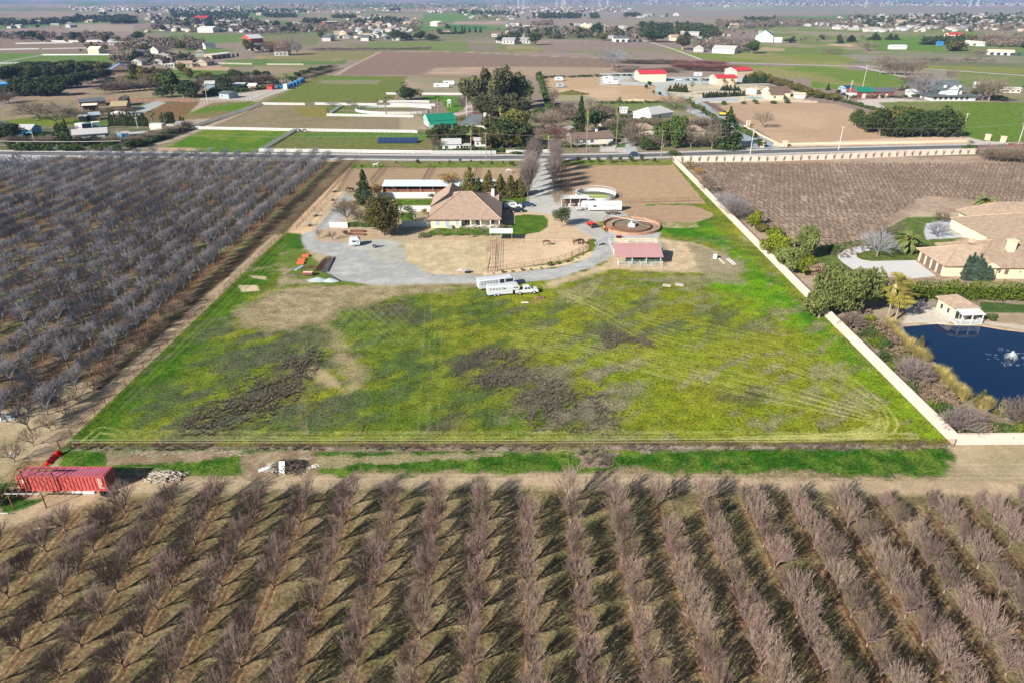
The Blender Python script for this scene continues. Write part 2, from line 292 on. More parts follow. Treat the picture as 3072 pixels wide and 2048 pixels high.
paint(GL('A5',1000,50,1600,40,1600,170,1200,160), (.25,.225,.17), 3, 3)
paint(GL('A5',700,420,900,385,2352,400,2352,860,1850,860,1650,760,1550,560,900,500), (.125,.205,.025), 1.5, 1.5, (.2,.2,.07), N1, .5,.65,1)
paint(GL('A5',500,370,900,350,1300,375,740,400,900,500,780,480,560,410), (.50,.45,.40), .8, .4)
paint(GL('A5',1660,760,1900,820,2352,850,2352,862,1830,862,1780,820), (.5,.46,.42), .8, .4)
paint(GL('A5',1300,372,1900,372,2000,385,1000,395), (.3,.32,.2), 1, .6)
# big ploughed field behind
paint(GL('T2',1120,460,1650,462,2352,490,3230,520,3240,640,2352,665,730,665,860,590), (.245,.17,.125), 2, 1, (.22,.155,.12), N4, .4,.6,0,(1.9,4.2,.05))
paint(GL('T2',1600,600,2352,590,3230,600,3240,650,2352,668,1500,655), (.43,.315,.215), 6, 5, (.34,.25,.18), N1, .4,.6)
track(GL('T2',730,665,860,590,1120,458,1650,455,2000,465,2352,490,3200,520), (.42,.33,.24), 4, op=.9, soft=1)
# plots this side of it, up to the road
paint(GL('A2',1300,100,2352,110,3400,120,3400,250,2200,300,2100,400,700,400,1000,260), (.24,.16,.04), 2, 2, (.145,.175,.04), N1, .42,.56,.8)
paint(GL('A2',1400,110,2050,120,2000,150,1350,150), (.12,.19,.03), 1.5, 1.5, grass=.8); paint(GL('A2',1350,150,1980,150,1950,200,1300,190), (.22,.21,.12), 1.5, 1.5, grass=.4)
paint(GL('A3',100,110,700,130,740,290,200,290,0,200), (.25,.225,.15), 1.5, 1.5, (.32,.26,.18), N1, .45,.6,.2)
paint(GL('A2',700,420,1950,440,2352,440,2352,700,0,690,640,410), (.245,.195,.125), 1, 1, (.17,.17,.06), N1, .5,.62,.3)
paint(GL('A2',1000,440,1400,450,1400,560,1150,555), (.22,.19,.05), 1.5, 1.5, grass=.6); paint(GL('A2',1400,440,1980,440,1900,545,1400,540), (.11,.18,.03), 1.5, 1.5, grass=.8)
paint(GL('A2',0,700,1040,715,650,920,660,965,-500,950,-300,860), (.085,.18,.012), 1, 1, (.16,.22,.02), N2, .5,.65,1)
paint(GL('A2',1060,715,2800,725,2450,960,670,950), (.15,.165,.045), 1, 1, (.22,.17,.09), N1, .45,.6,.7); paint(GL('A2',1060,740,2800,735,2780,790,1000,790), (.09,.19,.02), 1, 1, grass=1, op=.8)
paint(GL('A3',240,320,650,330,730,500,550,520,450,380,240,380), (.08,.20,.02), 1, 1, (.13,.22,.03), N2, .5,.65,1)
paint(GL('A3',740,330,830,450,800,500,640,545,540,530,700,480), (.44,.38,.32), 1, .6)
paint(GL('A3',-900,480,380,470,530,500,500,530,0,500,-500,500), (.22,.17,.12), 1, 1); paint(GL('A3',0,540,200,540,380,690,100,700,0,720), (.32,.26,.18), 1, 1)
paint(GL('A3',650,540,1500,560,1450,950,350,950,350,700), (.10,.12,.05), 1, 1.5, (.2,.17,.1), N2, .45,.6,.6)
paint(GL('A3',1400,480,2352,420,2352,960,1450,960), (.24,.195,.14), 1, 1.5, (.19,.18,.09), N2, .45,.6,.3)
paint(GL('A3',1560,120,2352,110,3500,140,3500,385,1700,380), (.43,.30,.185), 1.5, 1, (.50,.36,.24), N1, .45,.6)
paint(GL('A3',1740,300,2100,330,2200,385,1720,380), (.30,.28,.16), 2, 1.5, grass=.3)
paint(GL('A4',0,80,430,60,430,190,720,185,640,210,0,205), (.45,.47,.45), 1, .5); paint(GL('A4',430,180,720,120,1600,120,1900,200,1500,200,700,200), (.42,.45,.45), 1, .5)
paint(GL('A4',640,210,760,205,700,260,820,310,1000,330,1090,400,1060,430,900,330,640,320,600,270), (.38,.43,.44), .6, .3)
paint(GL('A4',740,210,1580,190,2200,260,2250,370,1100,400,1000,340,760,310), (.55,.47,.36), 1, 1, (.42,.38,.28), N2, .45,.6)
paint(GL('A4',300,400,1000,390,1300,600,1340,960,0,960,0,420), (.25,.21,.15), 1, 1.5, (.17,.18,.07), N2, .45,.6,.4)
paint(GL('A4',0,400,900,390,950,450,0,460), (.15,.20,.06), 1, 1, grass=.6)
paint(GL('A4',0,860,300,850,400,950,0,940), (.50,.47,.45), .6, .3); paint(GL('A4',380,950,800,930,1650,900,1640,940,500,965), (.33,.27,.18), .6, .6, grass=.2)
paint(GL('A4',180,860,290,855,300,890,170,900), (.08,.17,.02), .5, .3, grass=.9); paint(GL('A4',270,790,360,800,420,950,290,960), (.40,.42,.44), .6, .3)
paint(GL('A4',1110,400,1130,430,1250,540,1700,900,2000,900,1560,650,1230,480,1240,400), (.30,.34,.37), .5, .2)
paint(GL('A4',960,440,1120,490,1420,700,1700,900,1460,840,1200,600,960,500), (.36,.38,.39), .6, .3)
paint(GL('A4',1110,380,1210,385,1600,610,1560,630), (.16,.11,.08), .5, .4); paint(GL('A4',1090,340,1560,345,1560,385,1100,385), (.40,.43,.45), .6, .3)
paint(GL('A4',1540,330,2000,350,2400,380,2400,400,1200,400,1220,385,1540,385), (.60,.48,.36), .8, .5)
paint(GL('A4',1300,440,1620,380,2600,410,3050,560,3300,840,2100,890,1980,850), (.46,.325,.215), 1.5, 1, (.40,.28,.185), N1, .4,.6)
paint(GL('A5',180,510,560,560,960,790,560,850,80,850), (.41,.285,.19), 4, 2, op=.7); paint(GL('A5',-420,860,780,800,1640,760,1760,800,1740,850,-400,890), (.58,.43,.31), .8, .4)
# left of the lane
paint(GL('A1',0,480,250,400,800,380,1700,400,1500,480,800,520,0,600), (.25,.21,.13), 1.5, 1.5, (.17,.17,.07), N1, .45,.6,.3)
paint(GL('A1',300,330,900,250,1700,240,1700,340,800,375,300,370), (.29,.22,.15), 1.5, 1.5, (.2,.19,.1), N1, .45,.6,.3)
paint(GL('A1',850,350,2352,370,2352,385,1750,400,840,385), (.38,.23,.16), 1, .6); paint(GL('A1',1600,410,2900,400,2352,570,2100,640,1500,520), (.13,.17,.02), 1.5, 2, (.20,.12,.06), N1, .5,.58,.9)
paint(GL('A1',120,590,800,540,850,660,150,660), (.15,.20,.02), 1.5, 1.5, (.2,.13,.05), N1, .5,.6,.9)
paint(GL('A1',800,380,2000,385,1700,440,1400,560,700,560,700,470), (.22,.18,.12), 1, 1, (.13,.15,.06), N2, .5,.6,.3)
paint(GL('A1',1400,500,1720,380,1830,400,1500,560), (.35,.37,.36), .6, .4)
paint(GL('A1',0,660,2100,660,1600,900,1500,940,0,940), (.10,.12,.05), 1, 1.5, (.2,.17,.12), N2, .45,.6,.5)
paint(GL('A1',1650,930,1700,890,2150,900,2180,930,1900,945,1500,948), (.42,.31,.20), .8, .8); paint(GL('A1',580,870,640,870,640,940,560,940), (.45,.45,.45), .6, .3)
track(GL('A1',1560,900,1900,810,2352,640,2352+330,500,2205+700,330,2205+1200,80), (.38,.31,.24), 5, op=.95, soft=1); track(GL('A1',1560,905,1900,830,2352,668,2205+480,520,2205+830,360), (.20,.17,.10), 1.4, op=.9, soft=.8)
paint(GL('A2',0,390,500,380,560,420,0,620,-200,680,-250,660), (.37,.29,.22), .8, .8); paint(GL('A2',0,350,560,270,800,250,1100,180,1000,250,600,380,0,400), (.42,.38,.33), .8, .4)
paint(GL('A1',2352,400,2900,390,2352,570,1900,600), (.10,.19,.015), 1.5, 1, (.22,.17,.08), N1, .5,.6,1)
# the near land --------------------------------------------------------
paint([(-400,20),(400,20),(400,88.5),(-400,88.5)], SOIL, 1, 1, SOIL2, N2*.6+N3*.4, .42, .58, .75)
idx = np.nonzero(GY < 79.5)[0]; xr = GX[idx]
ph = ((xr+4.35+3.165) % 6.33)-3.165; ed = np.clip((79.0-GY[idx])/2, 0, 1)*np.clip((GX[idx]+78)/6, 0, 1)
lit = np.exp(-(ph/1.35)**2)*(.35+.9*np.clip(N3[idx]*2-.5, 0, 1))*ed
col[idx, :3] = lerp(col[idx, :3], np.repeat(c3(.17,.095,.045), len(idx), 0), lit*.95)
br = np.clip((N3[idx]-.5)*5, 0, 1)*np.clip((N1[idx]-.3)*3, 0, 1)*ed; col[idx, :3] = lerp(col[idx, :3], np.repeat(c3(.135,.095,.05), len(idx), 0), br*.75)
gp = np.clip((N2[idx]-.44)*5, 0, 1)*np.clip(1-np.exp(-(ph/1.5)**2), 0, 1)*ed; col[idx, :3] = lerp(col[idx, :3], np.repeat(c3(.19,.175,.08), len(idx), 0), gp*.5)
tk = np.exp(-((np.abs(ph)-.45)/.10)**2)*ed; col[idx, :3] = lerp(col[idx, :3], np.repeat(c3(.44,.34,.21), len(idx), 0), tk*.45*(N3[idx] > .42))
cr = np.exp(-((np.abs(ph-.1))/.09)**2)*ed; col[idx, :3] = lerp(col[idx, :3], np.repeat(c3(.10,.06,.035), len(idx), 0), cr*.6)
paint(GL('M',-300,1160,0,1120,420,1098,800,1088,1300,1085,1900,1100,2600,1100,2600,1150,1700,1122,900,1118,300,1135,-300,1290), (.43,.325,.215), 1.6, 1.0, (.36,.28,.18), N3, .4,.65)
paint(GL('M',2130,1020,2700,1020,2700,1110,2170,1100), (.40,.32,.21), 1.2, 1, (.3,.25,.15), N2, .4,.6)
for k in range(9):
    y0 = 82.4+k*.55; track([(-75, y0-1.2), (-30, y0+.3), (20, y0+.2), (78, y0+.6), (120, y0+1)], (.50,.39,.27) if k % 2 else (.34,.26,.17), .3, op=.45)
paint(GL('M',126,1034,700,1032,1300,1032,2175,1020,2205,1052,2160,1090,1900,1088,1700,1083,1300,1076,1000,1079,700,1084,430,1088,330,1080,120,1068), DGRN, 1.3, 2.0, (.10,.17,.02), N3, .4, .62, 1)
paint(GL('M',240,1036,560,1034,520,1048,440,1056,360,1066,250,1066), (.24,.17,.11), .8, 1, (.32,.25,.17), N3, .4,.6,.3)
paint(GL('M',560,1050,1150,1040,1150,1046,740,1068,560,1076), (.34,.27,.17), .7, 1.2, grass=.3, op=.8); paint(GL('M',700,1020,2180,1015,2180,1028,700,1036), (.34,.28,.22), .5, .8, (.24,.18,.13), N3, .4,.6,.4)
paint(GL('M',560,1040,720,1030,730,1090,560,1095), (.33,.26,.17), .8, 1.2, (.22,.16,.1), N3, .4,.6,.2)
paint(GL('M',1330,1045,1420,1040,1400,1070,1340,1070), (.26,.19,.15), .7, 1, grass=.4)
# property meadow
PM = [(-73.2,91.6),(72.3,92.6),(71.4,307),(-69.2,294),(-70.3,202)]
paint(PM, (.11,.165,.015), .4, 0, (.205,.225,.02), N2, .35, .65, 1)
for P, c, c2, ns in ((GL('M',150,1025,650,545,690,560,560,700,420,850,300,960,240,1020), (.032,.12,.004), (.065,.16,.006), N2),
    (GL('M',1560,470,1640,520,1845,700,1890,735,2160,1005,2100,1008,1990,900,1860,790,1760,690,1640,560,1500,530), (.045,.19,.005), (.12,.26,.006), N2),
    (GL('M',1620,640,1760,640,1860,760,1700,750,1640,700), (.13,.30,.005), (.19,.31,.006), N2)):
    paint(P, c, 3, 3, c2, ns, .4, .6, 1, op=.85)
paint(GL('M',1050,640,1620,660,1900,780,2140,1000,1300,1000,1300,800), YGRN, 8, 6, (.19,.245,.010), N2, .4,.65, 1, op=.8)
sx, sy = math.cos(.75), math.sin(.75); ST = fbm((GX*sx+GY*sy)/2.6, (-GX*sy+GY*sx), 3.2, 77, 4)     # streaky growth
def weeds(P, c, lo, hi, op=.9, soft=5, amp=3):
    P = [tuple(p) for p in P]; idx = np.nonzero((GX > min(p[0] for p in P)-10) & (GX < max(p[0] for p in P)+10) & (GY > min(p[1] for p in P)-10) & (GY < max(p[1] for p in P)+10))[0]
    sd = sdist(GX[idx], GY[idx], P)+(N2[idx]-.5)*2*amp; a = np.clip(sd/soft+.5, 0, 1)*np.clip((ST[idx]*.75+N3[idx]*.25-lo)/(hi-lo), 0, 1)*op
    col[idx, :3] = lerp(col[idx, :3], np.repeat(c3(*c), len(idx), 0), a)
weeds([(-73,92),(72,92),(71,200),(-70,200)], (.16,.165,.08), .54, .68, .6, 3)
weeds([(-73,92),(72,92),(71,200),(-70,200)], (.29,.26,.14), .55, .68, .55, 3)
weeds([(-73,92),(72,92),(71,200),(-70,200)], (.055,.09,.02), .50, .62, .45, 3) if False else None
weeds([(-73,92),(0,92),(0,160),(-66,160)], (.06,.11,.02), .45, .60, .8, 8)
for P in (GL('M',430,960,560,900,690,800,740,830,700,900,600,950,480,1000,420,985), GL('M',1040,830,1120,800,1180,810,1230,850,1330,890,1420,960,1380,990,1300,995,1200,950,1180,900,1060,870),
          GL('M',1380,770,1480,755,1500,790,1400,800), GL('M',960,970,1050,960,1060,990,980,1000), GL('M',830,700,960,690,960,740,880,750), GL('M',1640,900,1730,895,1720,920,1650,925)):
    weeds(P, (.08,.07,.055), .22, .50, .9, 4.5, 3.5)
weeds(GL('M',500,760,820,740,830,960,560,1000,300,1000), (.10,.105,.06), .42, .56, .8, 8, 5); weeds(GL('M',1150,700,1500,680,1600,760,1300,800), (.10,.12,.05), .42,.56,.75, 8, 5); weeds(GL('M',1700,680,1760,690,1740,760,1600,770,1500,740), (.09,.12,.04), .42,.56,.75, 6, 4)
weeds(GL('M',1180,820,1450,830,1480,1000,1200,1000), (.20,.18,.12), .42,.56,.7, 8, 5)
# dirt patches and tyre tracks in the meadow
paint(GL('M',650,655,900,658,1000,655,1090,650,1100,660,900,685,800,705,760,745,640,760,560,745,545,715,600,690), (.36,.285,.18), 4, 4, (.27,.22,.12), N3, .42, .62, .6)
paint(GL('M',740,745,775,745,800,800,845,850,830,890,790,905,800,870,760,800), (.33,.26,.15), 2, 2, grass=.5, op=.75); paint(GL('M',715,840,740,845,775,880,790,900,750,885,715,860), (.38,.30,.17), 1.5, 1.3, op=.85)
paint(GL('M',545,655,590,655,595,668,555,672), (.52,.41,.27), .4, .3); paint(GL('M',570,632,610,635,612,643,580,640), (.46,.37,.25), .4, .4)
paint(GL('M',1260,660,1290,625,1400,600,1640,625,1700,625,1660,580,1590,560,1530,565,1420,560,1400,590,1280,650), (.44,.345,.22), 2.5, 2.5, (.35,.29,.17), N3, .42,.6,.4)
paint(GL('M',1400,548,1520,548,1590,558,1655,580,1690,615,1630,628,1400,618,1300,648,1250,655,1390,605), (.54,.415,.27), 2, 1.6, (.45,.355,.22), N3, .42,.62,.2)
paint(GL('M',1420,640,1700,630,1720,655,1500,650), (.27,.24,.14), 1.5, 2, grass=.5, op=.7); paint(GL('M',1580,560,1660,580,1720,620,1660,650,1600,620), (.26,.23,.14), 1.5, 2, grass=.5, op=.8)
YT = (.42,.41,.13)
for i in range(7):
    o = i*9; track(dense(GL('M',1180,742+o,1350,768+o,1560,820+o,1760,870+o*.9,1900,915+o*.6,1990,945+o*.4,2032-o*.5,975,2000-o*1.5,1001,1800-o,1006)), YT, .25, 1.5 if i % 2 else 0, .7)
for i in range(6):
    o = i*13; track(dense(GL('M',1250+o,650+o*.5,1500,720+o,1700,760+o,1850,800+o,1960,868+o*.8,2040-o*.5,940,2058-o,985,1980-o*1.4,1004,1700,1008)), YT, .25, 1.5 if i % 2 else 0, .65)
track(GL('M',1310,695,1350,675,1366,655), YT, .25, 1.6, .6); track(GL('M',1330,700,1380,680,1385,660,1350,650), YT, .2, 0, .5)
for i in range(4): track(GL('M',195,1012+i*2,230,985,280,1000-i*3,700,1002-i*2,1400,1000-i*2,2100,1002-i), YT, .2, 1.4, .4)
for i in range(8): track(GL('M',700+i*22,800,790+i*24,700), (.26,.27,.10), .25, 1.5, .4)
for i in range(6): track(GL('M',780+i*22,700,900+i*16,790), (.26,.27,.10), .25, 1.5, .35)
for x in (985, 1010): track(GL('M',x,680,x-8,860,x-15,990), (.27,.26,.12), .25, 1.5, .35)
for i in range(5): track(GL('M',690+i*4,760,680+i*5,900,690+i*4,1000), (.30,.25,.12), .22, 0, .3)
for i in range(5): track([(-72.2+i*.8, 96), (-70.2+i*.8, 140), (-69+i*.8, 198)], (.10,.15,.02) if i % 2 else (.02,.06,.005), .3, 0, .7)
# yard
paint(GL('M',690,535,770,455,800,400,1215,370,1230,480,1230,640,1100,655,850,660,790,655,770,630,700,580), DRY, 1.2, 1, (.40,.33,.21), N2, .4,.6,.1)
paint(GL('M',640,585,700,560,720,600,790,640,850,655,640,655), (.30,.25,.15), 1.5, 2, (.12,.17,.03), N2, .45,.55,.5)
paint(GL('M',930,552,1120,548,1120,628,1010,634,960,620,920,600), (.54,.43,.275), 1, .8, (.44,.36,.22), N3, .4,.6,.1)
paint(GL('M',1125,545,1352,545,1350,575,1290,600,1120,628), SAND, .6, .4, (.49,.36,.23), N1, .4,.6); paint(GL('M',985,520,1180,545,1180,552,930,552,880,545), (.45,.34,.21), 1, .8)
paint(GL('M',1110,625,1290,605,1352,580,1380,570,1365,590,1290,612,1110,634), (.60,.47,.31), .4, .3)
paint(GL('M',1180,480,1290,480,1370,520,1395,545,1340,552,1180,548), (.52,.39,.26), .8, .5); paint(GL('M',1410,545,1520,548,1520,600,1410,605), (.50,.39,.26), .8, .5)
paint(GL('M',1410,545,1512,545,1512,562,1410,562), (.60,.52,.36), .5, .3)
paint(GL('M',763,470,800,440,810,470,790,500,750,528,735,552,850,560,930,572,928,600,985,630,1120,634,1290,614,1355,590,1372,560,1345,525,1400,535,1412,560,1405,590,1360,615,1270,642,1190,650,1060,652,850,655,770,640,745,615,760,590,700,572,688,545,720,512), GRAV, .7, .9, (.33,.335,.33), N2*.5+N3*.5, .4,.6)
paint(GL('M',850,555,930,570,930,600,870,600,850,585), (.37,.37,.32), 1, 1, grass=.1)
paint(GL('M',1195,460,1290,450,1420,470,1450,480,1440,500,1370,510,1400,545,1345,540,1290,495,1200,485), (.46,.45,.42), .7, .5, (.40,.39,.36), N2, .4,.6)
paint(GL('M',1395,530,1520,535,1510,548,1400,545), GRAV, .6, .3)
paint(GL('M',1203,370,1292,370,1292,465,1190,465), (.33,.27,.19), .6, .6, (.26,.24,.15), N3, .4,.6); paint(GL('M',1222,365,1270,365,1272,465,1215,465), (.43,.43,.41), .5, .4)
paint(GL('M',760,510,850,520,990,545,960,552,850,552,740,545), (.40,.32,.22), .8, .8); paint(GL('M',775,545,860,545,930,560,880,575,800,575), (.40,.40,.37), .8, .8)
# left pens beside the orchard, paddocks by the road
paint(GL('B1',0,935,180,950,330,905,700,460,820,150,775,135,400,475), (.60,.43,.27), .5, .3, (.50,.36,.23), N2, .4,.6)
pass
paint(GL('M',800,388,1200,385,1205,440,770,440), (.36,.265,.17), .5, .4, (.32,.23,.145), N1, .4,.6,0,(1.57,2.0,.03)); paint(GL('M',790,374,1212,370,1212,385,805,388), (.15,.20,.04), .6, .6, (.25,.2,.1), N2, .5,.6,.9)
paint(GL('M',1290,378,1545,376,1622,468,1425,470,1290,455), (.375,.26,.165), .4, .3, (.42,.30,.19), N1, .42,.6,0,(1.5,1.6,.025)); paint(GL('M',1285,368,1545,368,1545,380,1290,380), (.14,.20,.03), .5, .5, (.2,.22,.05), N2, .45,.6,1)
paint(GL('B3',770,540,1560,560,1780,640,1770,680,1600,740,1200,740,900,680,760,600), (.36,.25,.165), .5, .3, (.33,.23,.15), N1, .4,.6); paint(GL('B3',1050,545,1180,548,1150,565,1060,565), (.08,.2,.01), .3, .2, grass=1)
paint(GL('B3',1180,740,1600,740,1630,790,1500,805,1200,800), (.40,.33,.21), .8, .8, (.2,.22,.06), N3, .45,.6,.2)
# lawns and garden round the house
LAWN = (.06,.125,.012); LAWN2 = (.10,.17,.015)
for P in (GL('B2',160,930,300,875,1060,900,1190,830,1190,735,1300,722,1530,728,1580,780,1580,870,1480,930,1300,960,900,965,200,970), GL('B2',890,530,1330,520,1330,580,890,590), GL('B1',1260,540,1740,540,1740,610,1280,615), GL('B1',1345,700,1480,700,1480,800,1345,800)):
    paint(P, LAWN, .3, .15, LAWN2, N3, .35,.65,.6)
paint(GL('B1',0,940,160,960,200,1120,0,1120), (.05,.13,.01), 1, .8, grass=1)
paint(GL('B1',370,900,700,880,1000,900,1200,1000,700,1050,350,1030), (.42,.31,.21), .8, .6)
# neighbour's place: vineyard, lawns, courts
paint([(72.5,93),(400,93),(400,180),(72.5,180)], (.24,.195,.13), .8, .5, (.30,.25,.18), N2, .4,.6,.2)
paint([(71.8,160),(400,160),(400,330),(71.6,308)], (.32,.235,.17), .5, .2, (.40,.30,.225), N2, .4,.62,.4)
paint(GL('B4',380,690,850,740,1100,690,1080,660,1300,560,1500,480,1900,480,1900,520,1500,520,1300,590,760,760,600,750), (.45,.36,.25), .6, .6)
paint(GL('B4',640,830,700,750,1100,690,1400,520,1900,510,1950,640,1500,830,1400,1010,1000,1010,800,1000,640,960), (.10,.145,.03), .5, .3, (.13,.17,.04), N3, .4,.6,.8)
paint(GL('B4',1560,570,1700,545,1900,545,1960,580,1750,590,1760,620,1830,660,1900,680,1560,700,1540,640), (.48,.49,.52), .3, .1)
paint(GL('B4',610,1160,1150,1180,1180,1260,1660,1240,2352,1240,2352,1457,940,1457,730,1290), (.30,.24,.16), .8, .6, (.36,.28,.2), N3, .4,.6)
paint(GL('B4',1380,1240,1680,1250,1760,1340,1740,1375,1380,1375,1400,1300), (.56,.50,.43), .6, .3); paint(GL('B4',1990,1200,2400,1230,2400,1290,2000,1290), (.07,.12,.03), .5, .3, grass=.8)
paint(GL('B4',1980,1350,2400,1400,2400,1440,2000,1375), (.50,.43,.35), .5, .3)
paint(GL('B5',180,470,420,560,600,640,760,560,860,760,1160,1080,1500,1280,1756,1330,1756,1430,1200,1430,900,1130,600,870,380,640), (.30,.235,.165), .8, .6, (.22,.17,.12), N3, .4,.6,.3)
paint(GL('B5',1580,1250,1756,1290,1756,1330,1600,1300), (.34,.36,.28), .6, .4)
# left orchard floor
paint([(-900,92),(-73.6,92),(-70.6,202),(-69.4,294),(-69,318),(-900,330)], (.13,.10,.06), .4, 0, (.19,.145,.085), N2, .42, .6, .7)
idx = np.nonzero((GX < -70) & (GY > 84) & (GY < 322))[0]; x = GX[idx]; y = GY[idx]
ph = ((x+81.5+3.3) % 6.6)-3.3; ins = np.clip((-74.5-x)/1.0, 0, 1)*np.clip((y-70-(-77-x)*.9)/4, 0, 1)
col[idx, :3] = lerp(col[idx, :3], np.repeat(c3(.20,.105,.05), len(idx), 0), np.exp(-(ph/1.3)**2)*ins*(N3[idx]*1.7)*.8)
col[idx, :3] = lerp(col[idx, :3], np.repeat(c3(.14,.15,.055), len(idx), 0), np.clip((N2[idx]-.5)*5, 0, 1)*(np.abs(ph) > 1.2)*ins*.8)
paint(GL('M',-200,1150,0,940,130,925,150,880,200,870,240,905,60,1050,0,1100), (.38,.30,.19), 1.2, 1, (.30,.25,.14), N2, .4,.6,.1)
paint([(-73.9,88),(-73.5,91),(-70.6,202),(-73,202),(-77.5,95),(-79,88)], (.42,.32,.215), .6, .6, (.35,.27,.17), N3, .4,.6)
paint(GL('M',-100,1180,60,1130,137,1050,130,1075,60,1120,0,1180), (.40,.31,.20), .8, .6)
paint(GL('M',-60,345,60,358,120,362,60,372,0,385,-100,420), (.42,.43,.46), 1, .6); paint(GL('M',120,362,380,360,700,366,780,366,780,372,300,368), (.45,.35,.23), .8, .8)
paint(GL('K',0,420,110,400,250,470,200,580,0,640), (.05,.12,.015), .6, .6, grass=1); paint(GL('K',170,500,420,490,400,520,180,590), (.06,.13,.02), .5,.5, grass=1); paint(GL('K',0,340,110,310,110,400,0,410), (.05,.11,.015), .6,.6,grass=1)
# ground relief is faint: crop rows mounded a little
GZ = np.zeros_like(GX)
near = (GY < 80); GZ[near] = .10*np.exp(-((((GX[near]+4.35+3.165) % 6.33)-3.165)/.8)**2)*np.clip((79-GY[near])/2, 0, 1)
POND = GL('B5',815,570,1080,548,1180,560,1420,565,1560,590,1756,615,2400,700,2600,1300,1756,1360,1640,1275,1490,1235,1470,1180,1420,1120,1340,1110,1290,1090,1190,990,1100,900,1080,850,990,800,950,740,880,700,850,640)
i_ = np.nonzero((GX > 60) & (GY > 95) & (GY < 160))[0]; sd = sdist(GX[i_], GY[i_], POND); GZ[i_] -= np.clip(sd+.3, 0, 1.5)*1.2
V = np.stack([GX, GY, GZ], 1); r, c = np.mgrid[0:nR-1, 0:nC-1]; a = (r*nC+c).ravel()
gm = bpy.data.materials.new('ground_cover'); gm.use_nodes = True; M_['ground_cover'] = gm; n = gm.node_tree.nodes; l = gm.node_tree.links; b = n['Principled BSDF']
b.inputs['Roughness'].default_value = .95; b.inputs['Specular IOR Level'].default_value = .1
at = n.new('ShaderNodeAttribute'); at.attribute_name = 'Col'; geo = n.new('ShaderNodeNewGeometry')
def nz(sc, det=5, rough=.6):
    t = n.new('ShaderNodeTexNoise'); t.inputs['Scale'].default_value = sc; t.inputs['Detail'].default_value = det; t.inputs['Roughness'].default_value = rough; l.new(geo.outputs['Position'], t.inputs['Vector']); return t.outputs['Fac']
def mth(op, a_, b_):
    t = n.new('ShaderNodeMath'); t.operation = op
    for i, q in enumerate((a_, b_)):
        if isinstance(q, (int, float)): t.inputs[i].default_value = q
        else: l.new(q, t.inputs[i])
    return t.outputs[0]
fine = nz(2.2, 6, .75); mid = nz(.35, 6, .7); spk = nz(9, 3, .6)
amt = mth('ADD', mth('MULTIPLY', at.outputs['Alpha'], .9), .45)
dv = mth('ADD', mth('MULTIPLY', mth('SUBTRACT', fine, .5), 3.6), mth('ADD', mth('MULTIPLY', mth('SUBTRACT', mid, .5), 1.7), mth('MULTIPLY', mth('SUBTRACT', spk, .5), 1.0)))
val = mth('MAXIMUM', mth('ADD', 1.0, mth('MULTIPLY', dv, amt)), .25)
hs = n.new('ShaderNodeHueSaturation'); l.new(at.outputs['Color'], hs.inputs['Color']); l.new(val, hs.inputs['Value'])
hu = mth('ADD', .5, mth('MULTIPLY', mth('MULTIPLY', mth('SUBTRACT', nz(1.3, 4), .5), -.22), at.outputs['Alpha'])); l.new(hu, hs.inputs['Hue'])
l.new(hs.outputs['Color'], b.inputs['Base Color'])
bp = n.new('ShaderNodeBump'); bp.inputs['Distance'].default_value = .28; l.new(mth('ADD', fine, mth('MULTIPLY', spk, .3)), bp.inputs['Height']); l.new(mth('ADD', .25, mth('MULTIPLY', at.outputs['Alpha'], .75)), bp.inputs['Strength']); l.new(bp.outputs[0], b.inputs['Normal'])
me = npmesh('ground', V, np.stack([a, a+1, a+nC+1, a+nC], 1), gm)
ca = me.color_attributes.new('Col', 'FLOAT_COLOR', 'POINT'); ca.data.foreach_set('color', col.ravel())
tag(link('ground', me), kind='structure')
del V, N1, N4, N5, ST
# roads, paths, water ---------------------------------------------------
def ribbon(P, wd, z=.02, step=None):
    P = [Vector((x, y)) for x, y in P]; vs_ = []; L = 0
    for i, p in enumerate(P):
        t = (P[min(i+1, len(P)-1)]-P[max(i-1, 0)]).normalized(); nn = Vector((-t.y, t.x))*wd/2
        vs_ += [(p.x-nn.x, p.y-nn.y, z), (p.x+nn.x, p.y+nn.y, z)]
    return MB().add(vs_, [(2*i, 2*i+2, 2*i+3, 2*i+1) for i in range(len(P)-1)])
dm('asphalt', (.095,.105,.13), .9, .12, .25, bump=.01); dm('shoulder', (.44,.42,.40), .95, .12, .5); dm('paint_white', (.7,.7,.7), .8, .05, 1); dm('paint_yellow', (.6,.42,.06), .8, .05, 1)
ROAD = dense(GL('S',-900,444,-300,456,0,460,300,463,640,467,1000,470.5,1240,473,1540,473,1840,469,2100,462,2440,452,2800,443,3072,437,3600,424), 8)
tag(ribbon(ROAD, 13.5, .012).build('road_shoulder', 'shoulder'), kind='structure'); tag(ribbon(ROAD, 7.4, .03).build('main_road', 'asphalt'), kind='structure')
def offs(P, d_):
    o = []
    for i, p in enumerate(P):
        q = P[min(i+1,len(P)-1)]; r_ = P[max(i-1,0)]; tx, ty = q[0]-r_[0], q[1]-r_[1]; k = math.hypot(tx, ty); o.append((p[0]-ty/k*d_, p[1]+tx/k*d_))
    return o
mk = MB()
for d_ in (3.45, -3.45): r_ = ribbon(offs(ROAD, d_), .22, .05); mk.add(r_.v, r_.f, 0)
for d_ in (.15, -.15): r_ = ribbon(offs(ROAD, d_), .13, .05); mk.add(r_.v, r_.f, 1)
tag(mk.build('road_markings', ['paint_white', 'paint_yellow']), kind='structure')
FR = dense(GL('T3',1720,545,2352,565,2352+600,590,2352+1200,630,2352+2352,690), 5)
tag(ribbon(dense(GL('T4',-1400,505,-500,545,0,563,900,588,1400,605,2352,668,2900,700), 5), 7, .03).build('back_road', 'shoulder'), kind='structure')
